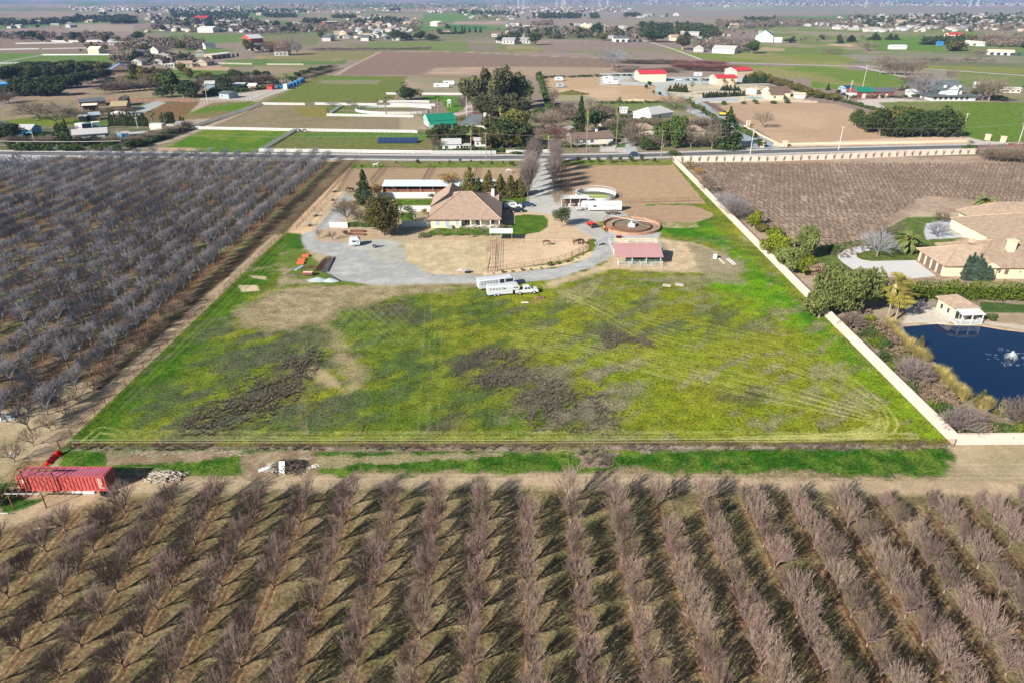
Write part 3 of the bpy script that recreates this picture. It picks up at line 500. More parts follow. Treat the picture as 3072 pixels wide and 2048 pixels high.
tag(ribbon(dense(GL('T4',900,590,1200,660,1370,695), 4), 6, .06).build('farm_track', 'shoulder'), kind='structure')
tag(ribbon(dense(GL('T3',1180,352,1450,430,1720,530), 4), 4, .03).build('dirt_lane', 'shoulder'), kind='structure')
# neighbour's concrete drive
DRV = dense(GL('B4',1470,870,1150,872,1010,840,995,820,1060,795,1110,740,950,765,850,800,845,830,880,880,960,930,1100,975,1200,1000,1460,1015,1640,990,1560,900,1470,868), 5)
def ngon(P, z): return MB().add([(x, y, z) for x, y in P], [tuple(range(len(P)))])
o = ngon(GL('B4',1470,866,1120,874,1040,862,1000,842,1000,820,1040,802,1100,790,1125,748,1010,755,930,775,860,800,842,822,850,852,890,890,950,930,1010,965,1080,985,1200,1000,1440,1015,1640,995), .02)
bm = bmesh.new(); me = o.build('tmp', 'concrete'); bm.from_mesh(me.data); bmesh.ops.triangulate(bm, faces=bm.faces); bm.to_mesh(me.data); bm.free(); me.name = 'concrete_drive'; me.data.name = 'concrete_drive'; tag(me, kind='structure')
for f_ in me.data.polygons:
    if f_.normal.z < 0: f_.flip()
# pond
wm = bpy.data.materials.new('pond_water'); wm.use_nodes = True; M_['pond_water'] = wm; n = wm.node_tree.nodes; l = wm.node_tree.links; b = n['Principled BSDF']
b.inputs['Base Color'].default_value = (.001,.016,.055,1); b.inputs['Roughness'].default_value = .06; b.inputs['IOR'].default_value = 1.33
t = n.new('ShaderNodeTexNoise'); t.inputs['Scale'].default_value = 1.5; t.inputs['Detail'].default_value = 3; g2 = n.new('ShaderNodeNewGeometry'); l.new(g2.outputs['Position'], t.inputs['Vector']); bp = n.new('ShaderNodeBump'); bp.inputs['Strength'].default_value = .25; bp.inputs['Distance'].default_value = .06
l.new(t.outputs['Fac'], bp.inputs['Height']); l.new(bp.outputs[0], b.inputs['Normal'])
xs = [p[0] for p in POND]; ys = [p[1] for p in POND]
tag(MB().add([(min(xs)-4,min(ys)-4,-.22),(max(xs)+4,min(ys)-4,-.22),(max(xs)+4,max(ys)+4,-.22),(min(xs)-4,max(ys)+4,-.22)], [(0,1,2,3)]).build('pond_water', 'pond_water'), kind='structure')
# air
hv = bpy.data.materials.new('haze'); hv.use_nodes = True; n = hv.node_tree.nodes; n.clear(); ou = n.new('ShaderNodeOutputMaterial'); pv = n.new('ShaderNodeVolumePrincipled'); pv.inputs['Color'].default_value = (.30,.50,1,1); pv.inputs['Density'].default_value = HAZE = .00007
hv.node_tree.links.new(pv.outputs[0], ou.inputs['Volume']); M_['haze'] = hv
# ------------------------------------------------------------------ vegetation builders
def branches(seed, h, spread, trunk, nl=(6,3,5,4), r0=.09, up=.55, twr=.014, droop=0.0, wob=.25):
    rg = random.Random(seed); tr = MB(); cr = MB(); top = Vector((rg.uniform(-.06,.06)*trunk, rg.uniform(-.06,.06)*trunk, trunk))
    tr.tube((0,0,-.1), top, r0*1.35, r0, 6, 0, False)
    L = h-trunk; seg = [L*.36, L*.38, L*.34, L*.20]
    def go(p, d_, r, k):
        if k >= len(nl): return
        for i in range(nl[k]):
            a = 2*PI*(i+rg.random()*.8)/nl[k]+k*1.3
            if k == 0: nd = Vector((math.cos(a)*spread, math.sin(a)*spread, 1)).normalized()
            else:
                o = d_.orthogonal().normalized(); o2 = d_.cross(o); nd = (d_+(o*math.cos(a)+o2*math.sin(a))*rg.uniform(wob, wob+.45)+Vector((0,0,up*.35-droop*k))).normalized()
            ln = seg[min(k,3)]*rg.uniform(.75, 1.2); st = p if k == 0 else p-d_*rg.uniform(0, seg[k-1]*.55); q = st+nd*ln
            r1 = max(twr*.7, r*.62); (tr if k == 0 and False else cr).tube(st, q, r if k < 2 else max(r, twr), r1, 4 if k == 0 else 3, 0, False)
            go(q, nd, r1, k+1)
    go(top, Vector((0,0,1)), r0*.72, 0); return tr, cr
def bare_proto(name, label, seed, h, spread, trunk, leaf, bark, nl=(6,3,5,4), group=None, flat=False, cat='tree', **kw):
    tr, cr = branches(seed, h, spread, trunk, nl, **kw)
    if flat:
        o = len(tr.v); tr.add(cr.v, cr.f, 1); r = tr.build(name, [bark, leaf]); return tag(r, label, cat, group)
    r = thing(name, label, cat, group=group); tr.build('trunk', bark, r); cr.build('branches', leaf, r); return r
def leaves(rg, lobes, n, size, rand=.9, squash=1.0, hang=0.0):
    """lobes: (x,y,z,rx,ry,rz,weight); returns quads spread through the outer part of every lobe"""
    lb = np.array([q[:6] for q in lobes], float); wt = np.array([q[6] if len(q) > 6 else q[3]*q[4] for q in lobes], float); wt /= wt.sum()
    ix = rg.choice(len(lb), n, p=wt); d_ = rg.normal(size=(n,3)); d_ /= np.linalg.norm(d_, axis=1)[:, None]; rr = rg.uniform(.55, 1.05, (n,1))**.6
    bump = 1+.16*np.sin(d_[:, :1]*7+ix[:, None])*np.cos(d_[:, 1:2]*6+ix[:, None]*2)
    p = lb[ix, :3]+d_*lb[ix, 3:6]*rr*bump
    nrm = d_+rg.normal(size=(n,3))*rand; nrm /= np.linalg.norm(nrm, axis=1)[:, None]
    u = np.cross(nrm, rg.normal(size=(n,3))); u /= np.linalg.norm(u, axis=1)[:, None]
    if hang: u = u*(1-hang)+np.array([0,0,-1.0])*hang; u /= np.linalg.norm(u, axis=1)[:, None]
    v = np.cross(nrm, u); s = size*rg.uniform(.6, 1.35, (n,1)); u = u*s*(1.0+hang*1.2); v = v*s*.62*squash
    V = np.stack([p-u*.5, p+v*.5, p+u*.5, p-v*.5], 1).reshape(-1, 3); return V, np.arange(4*n).reshape(-1, 4)
def lobes_round(rg, rx, ry, h0, h1, n, k=.5):
    o = []; cz = (h0+h1)/2; rz = (h1-h0)/2
    for i in range(n):
        d_ = rg.normal(size=3); d_ /= np.linalg.norm(d_); q = rg.uniform(.35, .8); s = rg.uniform(.7, 1.2)*k
        o.append((d_[0]*rx*q, d_[1]*ry*q, cz+d_[2]*rz*q*.95, rx*s, ry*s, rz*s*.9))
    return o+[(0,0,cz,rx*.6,ry*.6,rz*.6,rx*ry*.4)]
def leafy(name, label, seed, mt, h, r, h0=None, n=700, size=.5, nl=9, trunk=.2, kind='round', group=None, flat=False, bark='bark', cat='tree', hang=0.0, k=.5, tname='trunk', crown='crown'):
    rg = np.random.default_rng(seed); h0 = h*.18 if h0 is None else h0
    if kind == 'round': V, Q = leaves(rg, lobes_round(rg, r, r, h0, h, nl, k), n, size, hang=hang)
    elif kind == 'cone':                                # tiers of sagging boughs
        L = []
        for i in range(int(h*2.2)):
            t = i/(h*2.2); z = h0+(h-h0)*t; rr = r*(1-t)**.8*rg.uniform(.75, 1.15); m_ = max(3, int(7*(1-t)))
            for j in range(m_):
                a = rg.uniform(0, 6.28); L.append((math.cos(a)*rr*.6, math.sin(a)*rr*.6, z-rr*.12, rr*.5, rr*.5, .28*r*(1-t*.6)+.1, rr+.1))
        V, Q = leaves(rg, L, n, size)
    elif kind == 'column': V, Q = leaves(rg, [(rg.uniform(-.1,.1), rg.uniform(-.1,.1), h0+(h-h0)*(i+.5)/7, r*(1-.75*(i/6)**2.2)*rg.uniform(.85,1.1), r*(1-.75*(i/6)**2.2), (h-h0)/9, 1) for i in range(7)], n, size, hang=.4)
    elif kind == 'flat': V, Q = leaves(rg, [(rg.uniform(-r,r)*.8, rg.uniform(-r,r)*.8, h*.5, r*.35, r*.35, h*.5) for i in range(nl)], n, size)
    tr = MB(); tr.tube((0,0,-.1), (0,0,h0+(h-h0)*.35), trunk, trunk*.6, 6, 0, False)
    for i in range(5):
        a = i*1.26+seed; tr.tube((0,0,h0*.8), (math.cos(a)*r*.5, math.sin(a)*r*.5, h0+(h-h0)*.5), trunk*.5, trunk*.2, 4, 0, False)
    if flat:
        o = len(tr.v); V = np.concatenate([np.array(tr.v), V]); Qt = np.array([f for f in tr.f]); Q = np.concatenate([Qt, Q+o]); mi = [0]*len(Qt)+[1]*(len(Q)-len(Qt))
        return tag(link(name, npmesh(name, V, Q, [bark, mt], mi)), label, cat, group)
    rt = thing(name, label, cat, group=group); tr.build(tname, bark, rt); link(crown, npmesh(crown, V, Q, mt), rt); return rt
def palm_fan(name, label, seed, h, r, lt='frond', skirt='thatch', group=None, flat=False):
    rg = random.Random(seed); tr = MB().tube((0,0,-.1), (0,0,h-r*.5), .26, .18, 7); cr = MB(); sk = MB()
    for i in range(46):
        a = rg.uniform(0, 6.28); e = rg.uniform(-.9, 1.35); ln = r*rg.uniform(.75, 1.05); o = Vector((0,0,h-r*.6)); d_ = Vector((math.cos(a)*math.cos(e), math.sin(a)*math.cos(e), math.sin(e)))
        p = o+d_*ln*.45; q = o+d_*ln-Vector((0,0,.18*ln)); s = d_.cross(Vector((0,0,1))).normalized()*ln*.34
        cr.tube(o, p, .03, .02, 3, 0, False)
        for j in range(6):
            t0 = -1+j*2/6; cr.add([p, p+(q-p)*.8+s*t0, q+s*(t0+.17)*1.15, p+(q-p)*.8+s*(t0+.20)], [(0,1,2,3)])
    for i in range(40):
        a = rg.uniform(0, 6.28); z = h-r*.6-rg.uniform(0, r*.9); s = Vector((-math.sin(a), math.cos(a), 0))*.3; c = Vector((math.cos(a)*.45, math.sin(a)*.45, z))
        sk.add([Vector((math.cos(a)*.2, math.sin(a)*.2, z+.5)), c+s, c-Vector((0,0,.5))+s*.6, c-s], [(0,1,2,3)])
    if flat:
        t = tr; t.add(cr.v, cr.f, 1); t.add(sk.v, sk.f, 2); return tag(t.build(name, ['bark', lt, skirt]), label, 'palm tree', group)
    rt = thing(name, label, 'palm tree', group=group); tr.build('trunk', 'bark', rt); cr.build('fronds', lt, rt); sk.build('skirt', skirt, rt); return rt
def palm_date(name, label, seed, h, r):
    rg = random.Random(seed); rt = thing(name, label, 'palm tree'); MB().tube((0,0,-.1), (0,0,h), .5, .42, 9).build('trunk', 'bark', rt); cr = MB(); hb_ = MB()
    for i in range(95):
        a = rg.uniform(0, 6.28); e = rg.uniform(-.35, 1.45); ln = r*rg.uniform(.85, 1.1); pts = []; p = Vector((0,0,h)); 
        for j in range(7):
            ee = e-j*.24; p = p+Vector((math.cos(a)*math.cos(ee), math.sin(a)*math.cos(ee), math.sin(ee)))*ln/7; pts.append(p.copy())
        s = Vector((-math.sin(a), math.cos(a), 0)); wds = (.1,.38,.5,.52,.45,.32,.08); dn = Vector((0,0,-.22))
        for j in range(6):
            for sg in (1,-1): cr.add([pts[j], pts[j+1], pts[j+1]+s*sg*wds[j+1]+dn*(wds[j+1]*2), pts[j]+s*sg*wds[j]+dn*(wds[j]*2)], [(0,1,2,3)])
    for i in range(60):
        a = rg.uniform(0, 6.28); e = rg.uniform(-.2, 1.0); d_ = Vector((math.cos(a)*math.cos(e), math.sin(a)*math.cos(e), math.sin(e))); hb_.tube(Vector((0,0,h-.1))+d_*.2, Vector((0,0,h-.1))+d_*rg.uniform(1.2, 2.3), .17, .07, 4, 0, False)
    cr.build('fronds', 'frond', rt); hb_.build('fruit_stalks', 'frond_orange', rt); return rt
def put(protos, pts, rot=True, label=None, group=None, used=None):
    """first use moves the proto itself, later uses copy it; pts: (X, Y, scale or (sx,sy,sz))"""
    used = used if used is not None else USED
    for p in pts:
        o = protos[rnd.randrange(len(protos))]; s = p[2] if len(p) > 2 else 1; s = s if isinstance(s, tuple) else (s, s, s); lb = p[3] if len(p) > 3 else label
        if o.name not in used:
            used.add(o.name); o.location = (p[0], p[1], 0); o.rotation_euler.z = (rnd.choice((0, PI)) if rot == 'h' else rnd.uniform(0, 6.28)) if rot else 0; o.scale = s
            if lb: o['label'] = lb
            if group: o['group'] = group
        else: dup(o, (p[0], p[1], 0), (rnd.choice((0, PI)) if rot == 'h' else rnd.uniform(0, 6.28)) if rot else 0, s, lb, group)
USED = set()
def drop_unused(protos):
    for o in protos:
        if o.name not in USED:
            for c in list(o.children_recursive): bpy.data.objects.remove(c)
            bpy.data.objects.remove(o)
# ------------------------------------------------------------------ near orchard
gN = 'bare almond trees in the near orchard rows'; lN = 'leafless reddish-brown almond tree standing in the rows nearest the camera'
PR = [bare_proto('almond_tree', lN, 100+i, 4.0+.35*(i % 3), .50+.08*(i % 2), .6, 'twig', 'bark', (7,4,4,4), gN, wob=.15, up=.7, twr=.017) for i in range(6)]
pts = []
skip = {(3,2),(3,7),(6,1),(-2,7)}
ORD = 'first second third fourth fifth sixth seventh eighth ninth tenth eleventh twelfth thirteenth fourteenth fifteenth sixteenth seventeenth eighteenth nineteenth twentieth twenty-first twenty-second twenty-third twenty-fourth twenty-fifth twenty-sixth'.split(); RN = 0
for k in range(-11, 15):
    vis = 0; cnt = 0; XX = -4.35+k*6.33 if k < 7 else 39.9+(k-7)*6.6
    if abs(XX) < (77*C_+H*S_)*.75: RN += 1; vis = 1
    X0 = -4.35+k*6.33 if k < 7 else 39.9+(k-7)*6.6
    for j in range(10):
        Y0 = 76.3-j*3.82+(.9 if -7 < k < 6 else 0)-(.9 if k < -7 else 0); zc = Y0*C_+H*S_
        if abs(X0) > zc*.82 or (k == 1 and j == 0): continue
        if (k < -8 and j < (-8-k)*.8): continue
        if (k, j) in {(-4,5),(4,1)}: continue
        s = rnd.uniform(.82, 1.1)*(.72 if (k > 8 and j == 0) else 1)
        pts.append((X0+rnd.uniform(-.2,.2), Y0+rnd.uniform(-.2,.2), (s*rnd.uniform(.78,.92), s*rnd.uniform(1.0,1.25), s*1.05), f'bare almond tree, {ORD[cnt]} from the track in the {ORD[RN-1]} near row from the left' if vis else 'bare almond tree in the near rows reaching past the picture edge')); cnt += 1
put(PR, pts, rot='h'); drop_unused(PR)
print('near trees', len(pts))
x, y = G('B8', 845, 408); st = bare_proto('dead_tree', 'small pale sawn-off dead tree with stub branches beside the dirt track', 4, 2.3, .5, .5, 'bark_pale', 'bark_pale', (5,2), None, twr=.04, r0=.11); st.location = (x, y, 0)
# ------------------------------------------------------------------ left orchard
gL = 'grey bare orchard trees left of the meadow'; lL = 'large leafless silver-grey orchard tree in the block left of the meadow'
PL = [bare_proto('orchard_tree', lL, 200+i, 4.9+.4*(i % 3), .62, 1.1, 'twig_grey', 'bark', (6,3,5,4), gL, r0=.12, wob=.24, up=.45, twr=.021) for i in range(5)]
for o in PL:
    for c in o.children:
        for v in c.data.vertices: v.co.x *= .66
LP = []
for k in range(0, 34):
    X0 = -81.5-k*6.6
    for j in range(0, 56):
        Y0 = 96+(6*k if k < 3 else 6*k*.93)*.55+j*4.7
        if k >= 1: Y0 -= 0
        zc = Y0*C_+H*S_
        if Y0 > 312 or X0 < -zc*.80 or (Y0 > 300 and X0 < -190): continue
        if rnd.random() < .05: continue
        LP.append((X0+rnd.uniform(-.2,.2), Y0+rnd.uniform(-.5,.5)))
LP.sort(key=lambda p: p[1]*C_-S_*0+abs(p[0])*.1)
put(PL, [(p[0], p[1], (s_q, s_q*1.35, s_q)) for p in LP[:290] for s_q in (rnd.uniform(.9, 1.1),)], rot='h'); drop_unused(PL)
def scatter_mesh(name, tris, pts, mats, mi=None):        # many plants as one mesh: stuff
    VV = []; QQ = []; MI = []; o = 0
    for (x, y, s, a) in pts:
        V, Q = tris[rnd.randrange(len(tris))][:2]; c, s2 = math.cos(a), math.sin(a); W = np.stack([V[:,0]*c-V[:,1]*s2, V[:,0]*s2+V[:,1]*c, V[:,2]], 1)*s+np.array([x, y, 0]); VV.append(W); QQ.append(Q+o); o += len(V)
    return link(name, npmesh(name, np.concatenate(VV), np.concatenate(QQ), mats))
def quads_only(mb): return np.array(mb.v), np.array([f if len(f) == 4 else (*f, f[-1]) for f in mb.f])
fv = []
for i in range(3):
    t, c = branches(300+i, 5.2, .62, 1.1, (5,3,4,3), .13, .45, .033, 0, .26); c.add(t.v, t.f); q_ = quads_only(c); q_[0][:,0] *= .66; q_[0][:,1] *= 1.35; fv.append(q_)
tag(scatter_mesh('far_orchard', fv, [(p[0], p[1], rnd.uniform(.9,1.12), rnd.choice((0,PI))) for p in LP[290:]], 'twig_grey'), 'rest of the grey bare orchard running back to the road as one mass', 'orchard', kind='stuff')
print('left trees', len(LP))
# the thin row of small reddish trees between the orchard and the fence
PSm = [bare_proto('young_orchard_tree', 'small leafless pinkish-brown tree in the single row beside the left fence', 400+i, 3.4, .8, .5, 'twig', 'bark', (6,3,4,4), 'small trees in the row beside the left fence', wob=.3, r0=.07) for i in range(3)]
pts = []
for i in range(15):
    yy = 87.5+i*4.3; pts.append((-78.2+(yy-87)*.02+rnd.uniform(-.2,.2), yy, rnd.uniform(.85,1.15)))
put(PSm, pts); drop_unused(PSm)
CR.update(V=(2650,600,3.185), W=(1180,330,3.537), U=(860,740,6.72), X0=(0,380,2.8), Y=(1230,560,3.126))
# ------------------------------------------------------------------ fences and walls
def resample(P, sp):
    out = [P[0]]
    for a, b in zip(P[:-1], P[1:]):
        L = math.hypot(b[0]-a[0], b[1]-a[1]); n = max(1, round(L/sp)); out += [(a[0]+(b[0]-a[0])*i/n, a[1]+(b[1]-a[1])*i/n) for i in range(1, n+1)]
    return out
def fence(name, label, P, h, rails, sp, mt, r=.04, pr=.06, flat=False, board=None, group=None, mats=None, cat='fence'):
    """pipe rails (tubes) or boards (board=(height, thickness)) carried by posts; rails at the given fractions of h"""
    P = list(P); o = P[0]; Q = resample(P, sp); loc = (o[0], o[1], 0)
    rt = MB() if flat else thing(name, label, cat, loc, group=group)
    px = [(x-o[0], y-o[1]) for x, y in Q]; pl = [(x-o[0], y-o[1]) for x, y in P]
    for fr in rails:
        m = rt if flat else MB()
        for a, b in zip(pl[:-1], pl[1:]):
            if board: m.bar((*a, h*fr), (*b, h*fr), board[1], board[0])
            else: m.tube((*a, h*fr), (*b, h*fr), r, r, 5, 0, False)
        if not flat: m.build('rail', (mats or {}).get(fr, mt), rt)
    pm = MB()
    if board: pm.box(-pr, pr, -pr, pr, -.1, h*1.05)
    else: pm.tube((0,0,-.1), (0,0,h*1.04), pr, pr, 6)
    if flat:
        for x, y in px: rt.add([(a+x, b+y, c) for a, b, c in pm.v], pm.f)
        return tag(rt.build(name, mt, None, loc), label, cat, group)
    p0 = pm.build('post', mt, rt, (*px[0], 0))
    for x, y in px[1:100]: link('post', p0.data, rt, (x, y, 0))
    return rt
fence('pipe_fence', 'rusty pipe rail fence along the near side of the green meadow', [(-73.3,91.0),(0,90.9),(72.0,91.6)], 1.4, (1.0,.72,.44), 3.2, 'rail_brown', .032, .05)
fence('wire_fence', 'pale taut wires strung just inside the near meadow fence', [(-71.5,91.6),(0,91.5),(40,91.9)], 1.35, (1.0,.6), 14, 'wire_pale', .018, .02)
fence('pipe_fence', 'long rusty pipe fence climbing the left side of the meadow', [(-73.4,91),(-70.3,201.5)], 1.45, (1.0,.68,.36), 3.3, 'rail_brown', .045, .06)
fence('pipe_fence', 'rusty pipe fence between the grey orchard and the sandy pens', [(-70.3,202.5),(-69.2,312)], 1.5, (1.0,.66,.33), 3.6, 'rail_brown', .05, .06)
fence('pipe_fence', 'green-brown pipe fence on the driveway side of the sandy pens', GL('B1',300,920,700,460), 1.5, (1.0,.66,.33), 3.4, 'green_pipe', .045, .06)
fence('pipe_fence', 'inner rusty pipe fence running lengthwise down the sandy pens', GL('B1',120,905,400,615,555,440,760,150), 1.5, (1.0,.66,.33), 3.6, 'rail_brown', .045, .06)
for i, (a, lb) in enumerate((((30,800,190,790),'first'),((245,690,420,700),'second'),((470,560,600,545),'third'),((545,455,700,455),'fourth'))):
    fence('pipe_fence', f'short rusty cross rail dividing the sandy pens, {lb} from the meadow', GL('B1',*a), 1.4, (1.0,.5), 3.2, 'rail_brown', .04, .06)
fence('pipe_fence', 'dark pipe fence between the road strip and the left paddocks', GL('B1',800,165,1270,168,1780,168), 1.5, (1.0,.5), 3.6, 'rail_brown', .035, .06)
fence('pipe_fence', 'dark pipe fence starting at the white horse and crossing the left paddock', GL('B1',1145,165,985,350), 1.6, (1.0,.66,.33), 3, 'rail_brown', .055, .08)
fence('pipe_fence', 'dark pipe fence crossing the paddock behind the long white roof', GL('B1',1700,168,1595,360), 1.6, (1.0,.66,.33), 3, 'rail_brown', .055, .08)
fence('pipe_fence', 'dark pipe fence crossing the paddock behind the row of conifers', GL('B2',755,165,715,335), 1.6, (1.0,.66,.33), 3, 'rail_brown', .05, .07)
fence('pipe_fence', 'brown pipe fence beside the bare trees right of the driveway', GL('B3',150,115,150,480), 1.7, (1.0,.66,.33), 3, 'rail_brown', .06, .08)
fence('pipe_fence', 'second brown pipe fence a few steps right of the driveway trees', GL('B3',205,140,205,480), 1.7, (1.0,.5), 3, 'rail_brown', .06, .08)
fence('pipe_fence', 'brown pipe fence between the plain arena and the oval track', GL('E',1085,345,1225,348,2254,322), 1.7, (1.0,.66,.33), 4.2, 'rail_brown', .04, .06)
fence('pipe_fence', 'left rail of the alley beside the sandy corral', GL('Z',655,310,720,0)+[G('B2',905,1040)], 1.5, (1.0,.66,.33), 3, 'rust', .045, .06)
fence('pipe_fence', 'right rail of the alley beside the sandy corral', GL('B2',965,1395,985,1045), 1.5, (1.0,.66,.33), 3, 'rust', .045, .06)
fence('pipe_fence', 'curved rusty pipe fence round the front of the sandy corral', GL('B2',880,1408,1095,1375,1305,1350,1515,1315,1710,1275,1860,1225,1960,1180)+GL('E',540,1070,620,1000,632,960), 1.5, (1.0,.66,.33), 3.0, 'rust', .04, .06)
fence('pipe_fence', 'inner curved rail at the right end of the sandy corral', GL('E',370,1120,470,1070,530,1000,540,950), 1.5, (1.0,.5), 3, 'rust', .04, .06)
fence('pipe_fence', 'thin rusty rail along the back of the sandy corral', GL('B2',1160,1075,1445,1060,1880,1060)+GL('E',385,925), 1.5, (1.0,.6), 4.5, 'rust', .03, .05)
# white vinyl fences across the road
vb = dict(board=(.30,.10))
def vinyl(label, P, sp=2.6, flat=False): return fence('white_fence', label, P, 1.55, (.92,.58,.24), sp, 'white', pr=.11, flat=flat, board=(.34,.10))
vinyl('white rail fence along the far side of the road', GL('A2',655,945,1400,950,2352,965)+GL('A3',350,965))
vinyl('white rail fence sloping back between the two green paddocks', GL('A2',680,930,1045,715))
vinyl('long white rail fence behind both green paddocks', GL('A2',-515,660,0,695,1100,718,2352,735)+GL('A3',190,738))
vinyl('white rail fence beside the dirt lane, seen end on', GL('A2',-100,690,690,420))
vinyl('white rail fence at the back of the brown paddock', GL('A2',690,425,1155,430))
vinyl('white rail fence right of the gap behind the brown paddock', GL('A2',1270,425,1950,435))
vinyl('white rail fence in front of the oval ring', GL('A2',1400,550,2352,565)+GL('A3',110,565))
vinyl('short white fence from the palm back to the ring', GL('A2',1440,520,1560,440))
vinyl('white rail fence behind the oval ring', GL('A2',1960,400,2352,400)+GL('A3',320,403), flat=True)
vinyl('second white rail fence behind the oval ring', GL('A2',2100,430,2352,435)+GL('A3',385,440), flat=True)
vinyl('white rail fence beyond the green lawn behind the barn', GL('A3',245,315,700,318), flat=True)
vinyl('white rail fence at the far end of the grass behind the palms', GL('A2',2050,312,2250,315), flat=True)
e = [G('A2', 2060+345*math.cos(t)+ (200 if math.cos(t) > 0 else 0), 492+38*math.sin(t)) for t in np.linspace(.6, 5.7, 26)]
vinyl('curved white rail fence of the oval riding ring', e)
vinyl('white fence between the cottage and the road', GL('A3',350,968,1055,968), flat=True); vinyl('short white fence left of the shaded gateway', GL('A3',1170,960,1400,960), flat=True); vinyl('short white fence right of the shaded gateway', GL('A3',1580,955,1720,955), flat=True)
fence('white_fence', 'white post fence following the lane past the blue tarpaulins', GL('A2',430,375,560,365,680,315,790,280), 1.2, (.9,.5), 2.6, 'white', pr=.1, flat=True, board=(.12,.06))
fence('white_fence', 'long white rail fence crossing the far left green field', GL('T1',375,495,1100,492), 1.8, (.9,.5), 8, 'white', pr=.12, flat=True, board=(.7,.1))
fence('white_fence', 'upper far left white rail fence beside the brown field', GL('T1',0,447,345,440), 1.8, (.9,.5), 8, 'white', pr=.12, flat=True, board=(.8,.1))
fence('white_fence', 'far left white rail fence slanting down the green field', GL('T1',-20,565,170,530,370,495), 1.8, (.9,.5), 4, 'white', pr=.2, flat=True, board=(.3,.1))
fence('white_fence', 'thin white fence behind the dark trees at far left', GL('T1',0,568,480,563), 1.6, (.9,.4), 8, 'white', pr=.1, flat=True, board=(.3,.1))
fence('white_fence', 'white fence right of the palms in the far left fields', GL('T1',370,440,760,432), 1.6, (.9,.4), 8, 'white', pr=.1, flat=True, board=(.5,.1))
fence('white_fence', 'white fence behind the small pens far left', GL('T1',1000,518,1480,515), 1.6, (.9,.4), 8, 'white', pr=.1, flat=True, board=(.4,.1))
for i, (a, b) in enumerate((((140,393,640,385),'lowest'),((390,372,1050,375),'middle'),((740,368,1040,362),'upper'))):
    fence('white_fence', f'{b} of the three white fences round the far left horse farm', GL('T1',*a), 1.9, (.9,.45), 8, 'white', pr=.12, flat=True, board=(.8,.1))
fence('white_fence', 'white fence in the far left pasture past the blue-roofed barn', GL('T1',1680,565,2220,575), 1.6, (.9,.4), 8, 'offwhite', pr=.1, flat=True, board=(.3,.1))
fence('white_fence', 'white fence beside the reddish bare tree', GL('T2',120,578,440,580), 1.7, (.9,.4), 5, 'offwhite', pr=.12, flat=True, board=(.3,.1))
fence('iron_fence', 'white pale fence in front of the hill drive garden', GL('A4',1120,350,1600,322), 1.9, (.95,.2), 1.6, 'offwhite', pr=.16, flat=True, board=(.1,.1))
fence('iron_fence', 'rusty rail fence beside the dark sheds left of the lane', GL('A1',840,385,1700,385), 1.6, (.9,.5), 4, 'rust', pr=.1, flat=True, board=(.25,.08)); fence('iron_fence', 'rusty rail fence in front of the small grey house by the lane', GL('A1',1830,398,2700,395), 1.4, (.9,.5), 4, 'rust', pr=.08, flat=True, board=(.2,.06))
def wall(name, label, P, h, t, mt, panel=None, cap=True, cat='wall'):
    o = P[0]; rt = thing(name, label, cat, (o[0], o[1], 0)); m = MB(); c = MB(); pl = [(x-o[0], y-o[1]) for x, y in P]
    for a, b in zip(pl[:-1], pl[1:]): m.bar((*a, h/2-.1), (*b, h/2-.1), t, h+.2); c.bar((*a, h+.045), (*b, h+.045), t+.08, .09)
    m.build('wall_face', mt, rt)
    if cap: c.build('coping', mt, rt)
    if panel:
        Q = resample(pl, panel); p0 = None
        for i, (x, y) in enumerate(Q[:100]):
            if p0 is None: p0 = MB().box(-.22, .22, -.22, .22, -.1, h+.12).build('pier', mt, rt, (x, y, 0))
            else: link('pier', p0.data, rt, (x, y, 0))
    return rt
wall('stucco_wall', 'long pale pink stucco wall running down the right side of the meadow', [(72.3,92.4),(71.7,154),(71.5,307)], 2.0, .3, 'stucco')
wall('stucco_wall', 'pale pink stucco wall at the bottom right corner behind the pond shrubs', [(72.35,92.2),(150,93.5)], 2.0, .3, 'stucco')
RW = GL('S',2020,487,2300,485,2500,479,2780,467,2925,463)
wall('stucco_wall', 'pink panelled wall between the vineyard and the road', RW, 2.5, .3, 'stucco', 3.9)
# bare creepers on the piers of the panelled wall
m = MB(); rg = random.Random(5); Qp = resample(RW, 3.9)
cv = thing('creeper', 'dark leafless creepers growing up the piers of the pink roadside wall', 'climbing plant', (Qp[0][0], Qp[0][1], 0), group=None)
for x, y in Qp:
    for j in range(16):
        a = Vector((x-Qp[0][0], y-Qp[0][1]-.25, 0)); b = a+Vector((rg.uniform(-.7,.7), -.1, rg.uniform(1.2, 2.9))); m.tube(a, b, .05, .02, 3, 0, False)
m.build('stems', 'brush', cv)
wall('garden_wall', 'low tan wall along the far verge right of the gate drive', GL('A5',-410,870,0,862,1200,845,1720,830), .9, .3, 'peach')
wall('garden_wall', 'low pale wall beside the gate drive', GL('A4',1590,665,1760,760,2020,890), .8, .3, 'peach', 5)
def gpost(k, x, y, lb): 
    X, Y = G(k, x, y); r = thing('gate_post', lb, 'gate post', (X, Y, 0)); MB().box(-.9,.9,-.9,.9,-.1,2.6).build('pier', 'peach', r); MB().box(-1.05,1.05,-1.05,1.05,2.6,2.9).build('cap', 'peach', r)
gpost('A4',2035,885,'tan gate pillar right of the mouth of the gate drive'); gpost('A4',1780,890,'tan gate pillar left of the mouth of the gate drive'); gpost('A4',1628,655,'tan pillar at the upper gate'); gpost('A5',1945,812,'tan pillar at the right-hand entrance beside the green field'); gpost('A5',1215+900,835,'second tan pillar beside the right-hand green field')
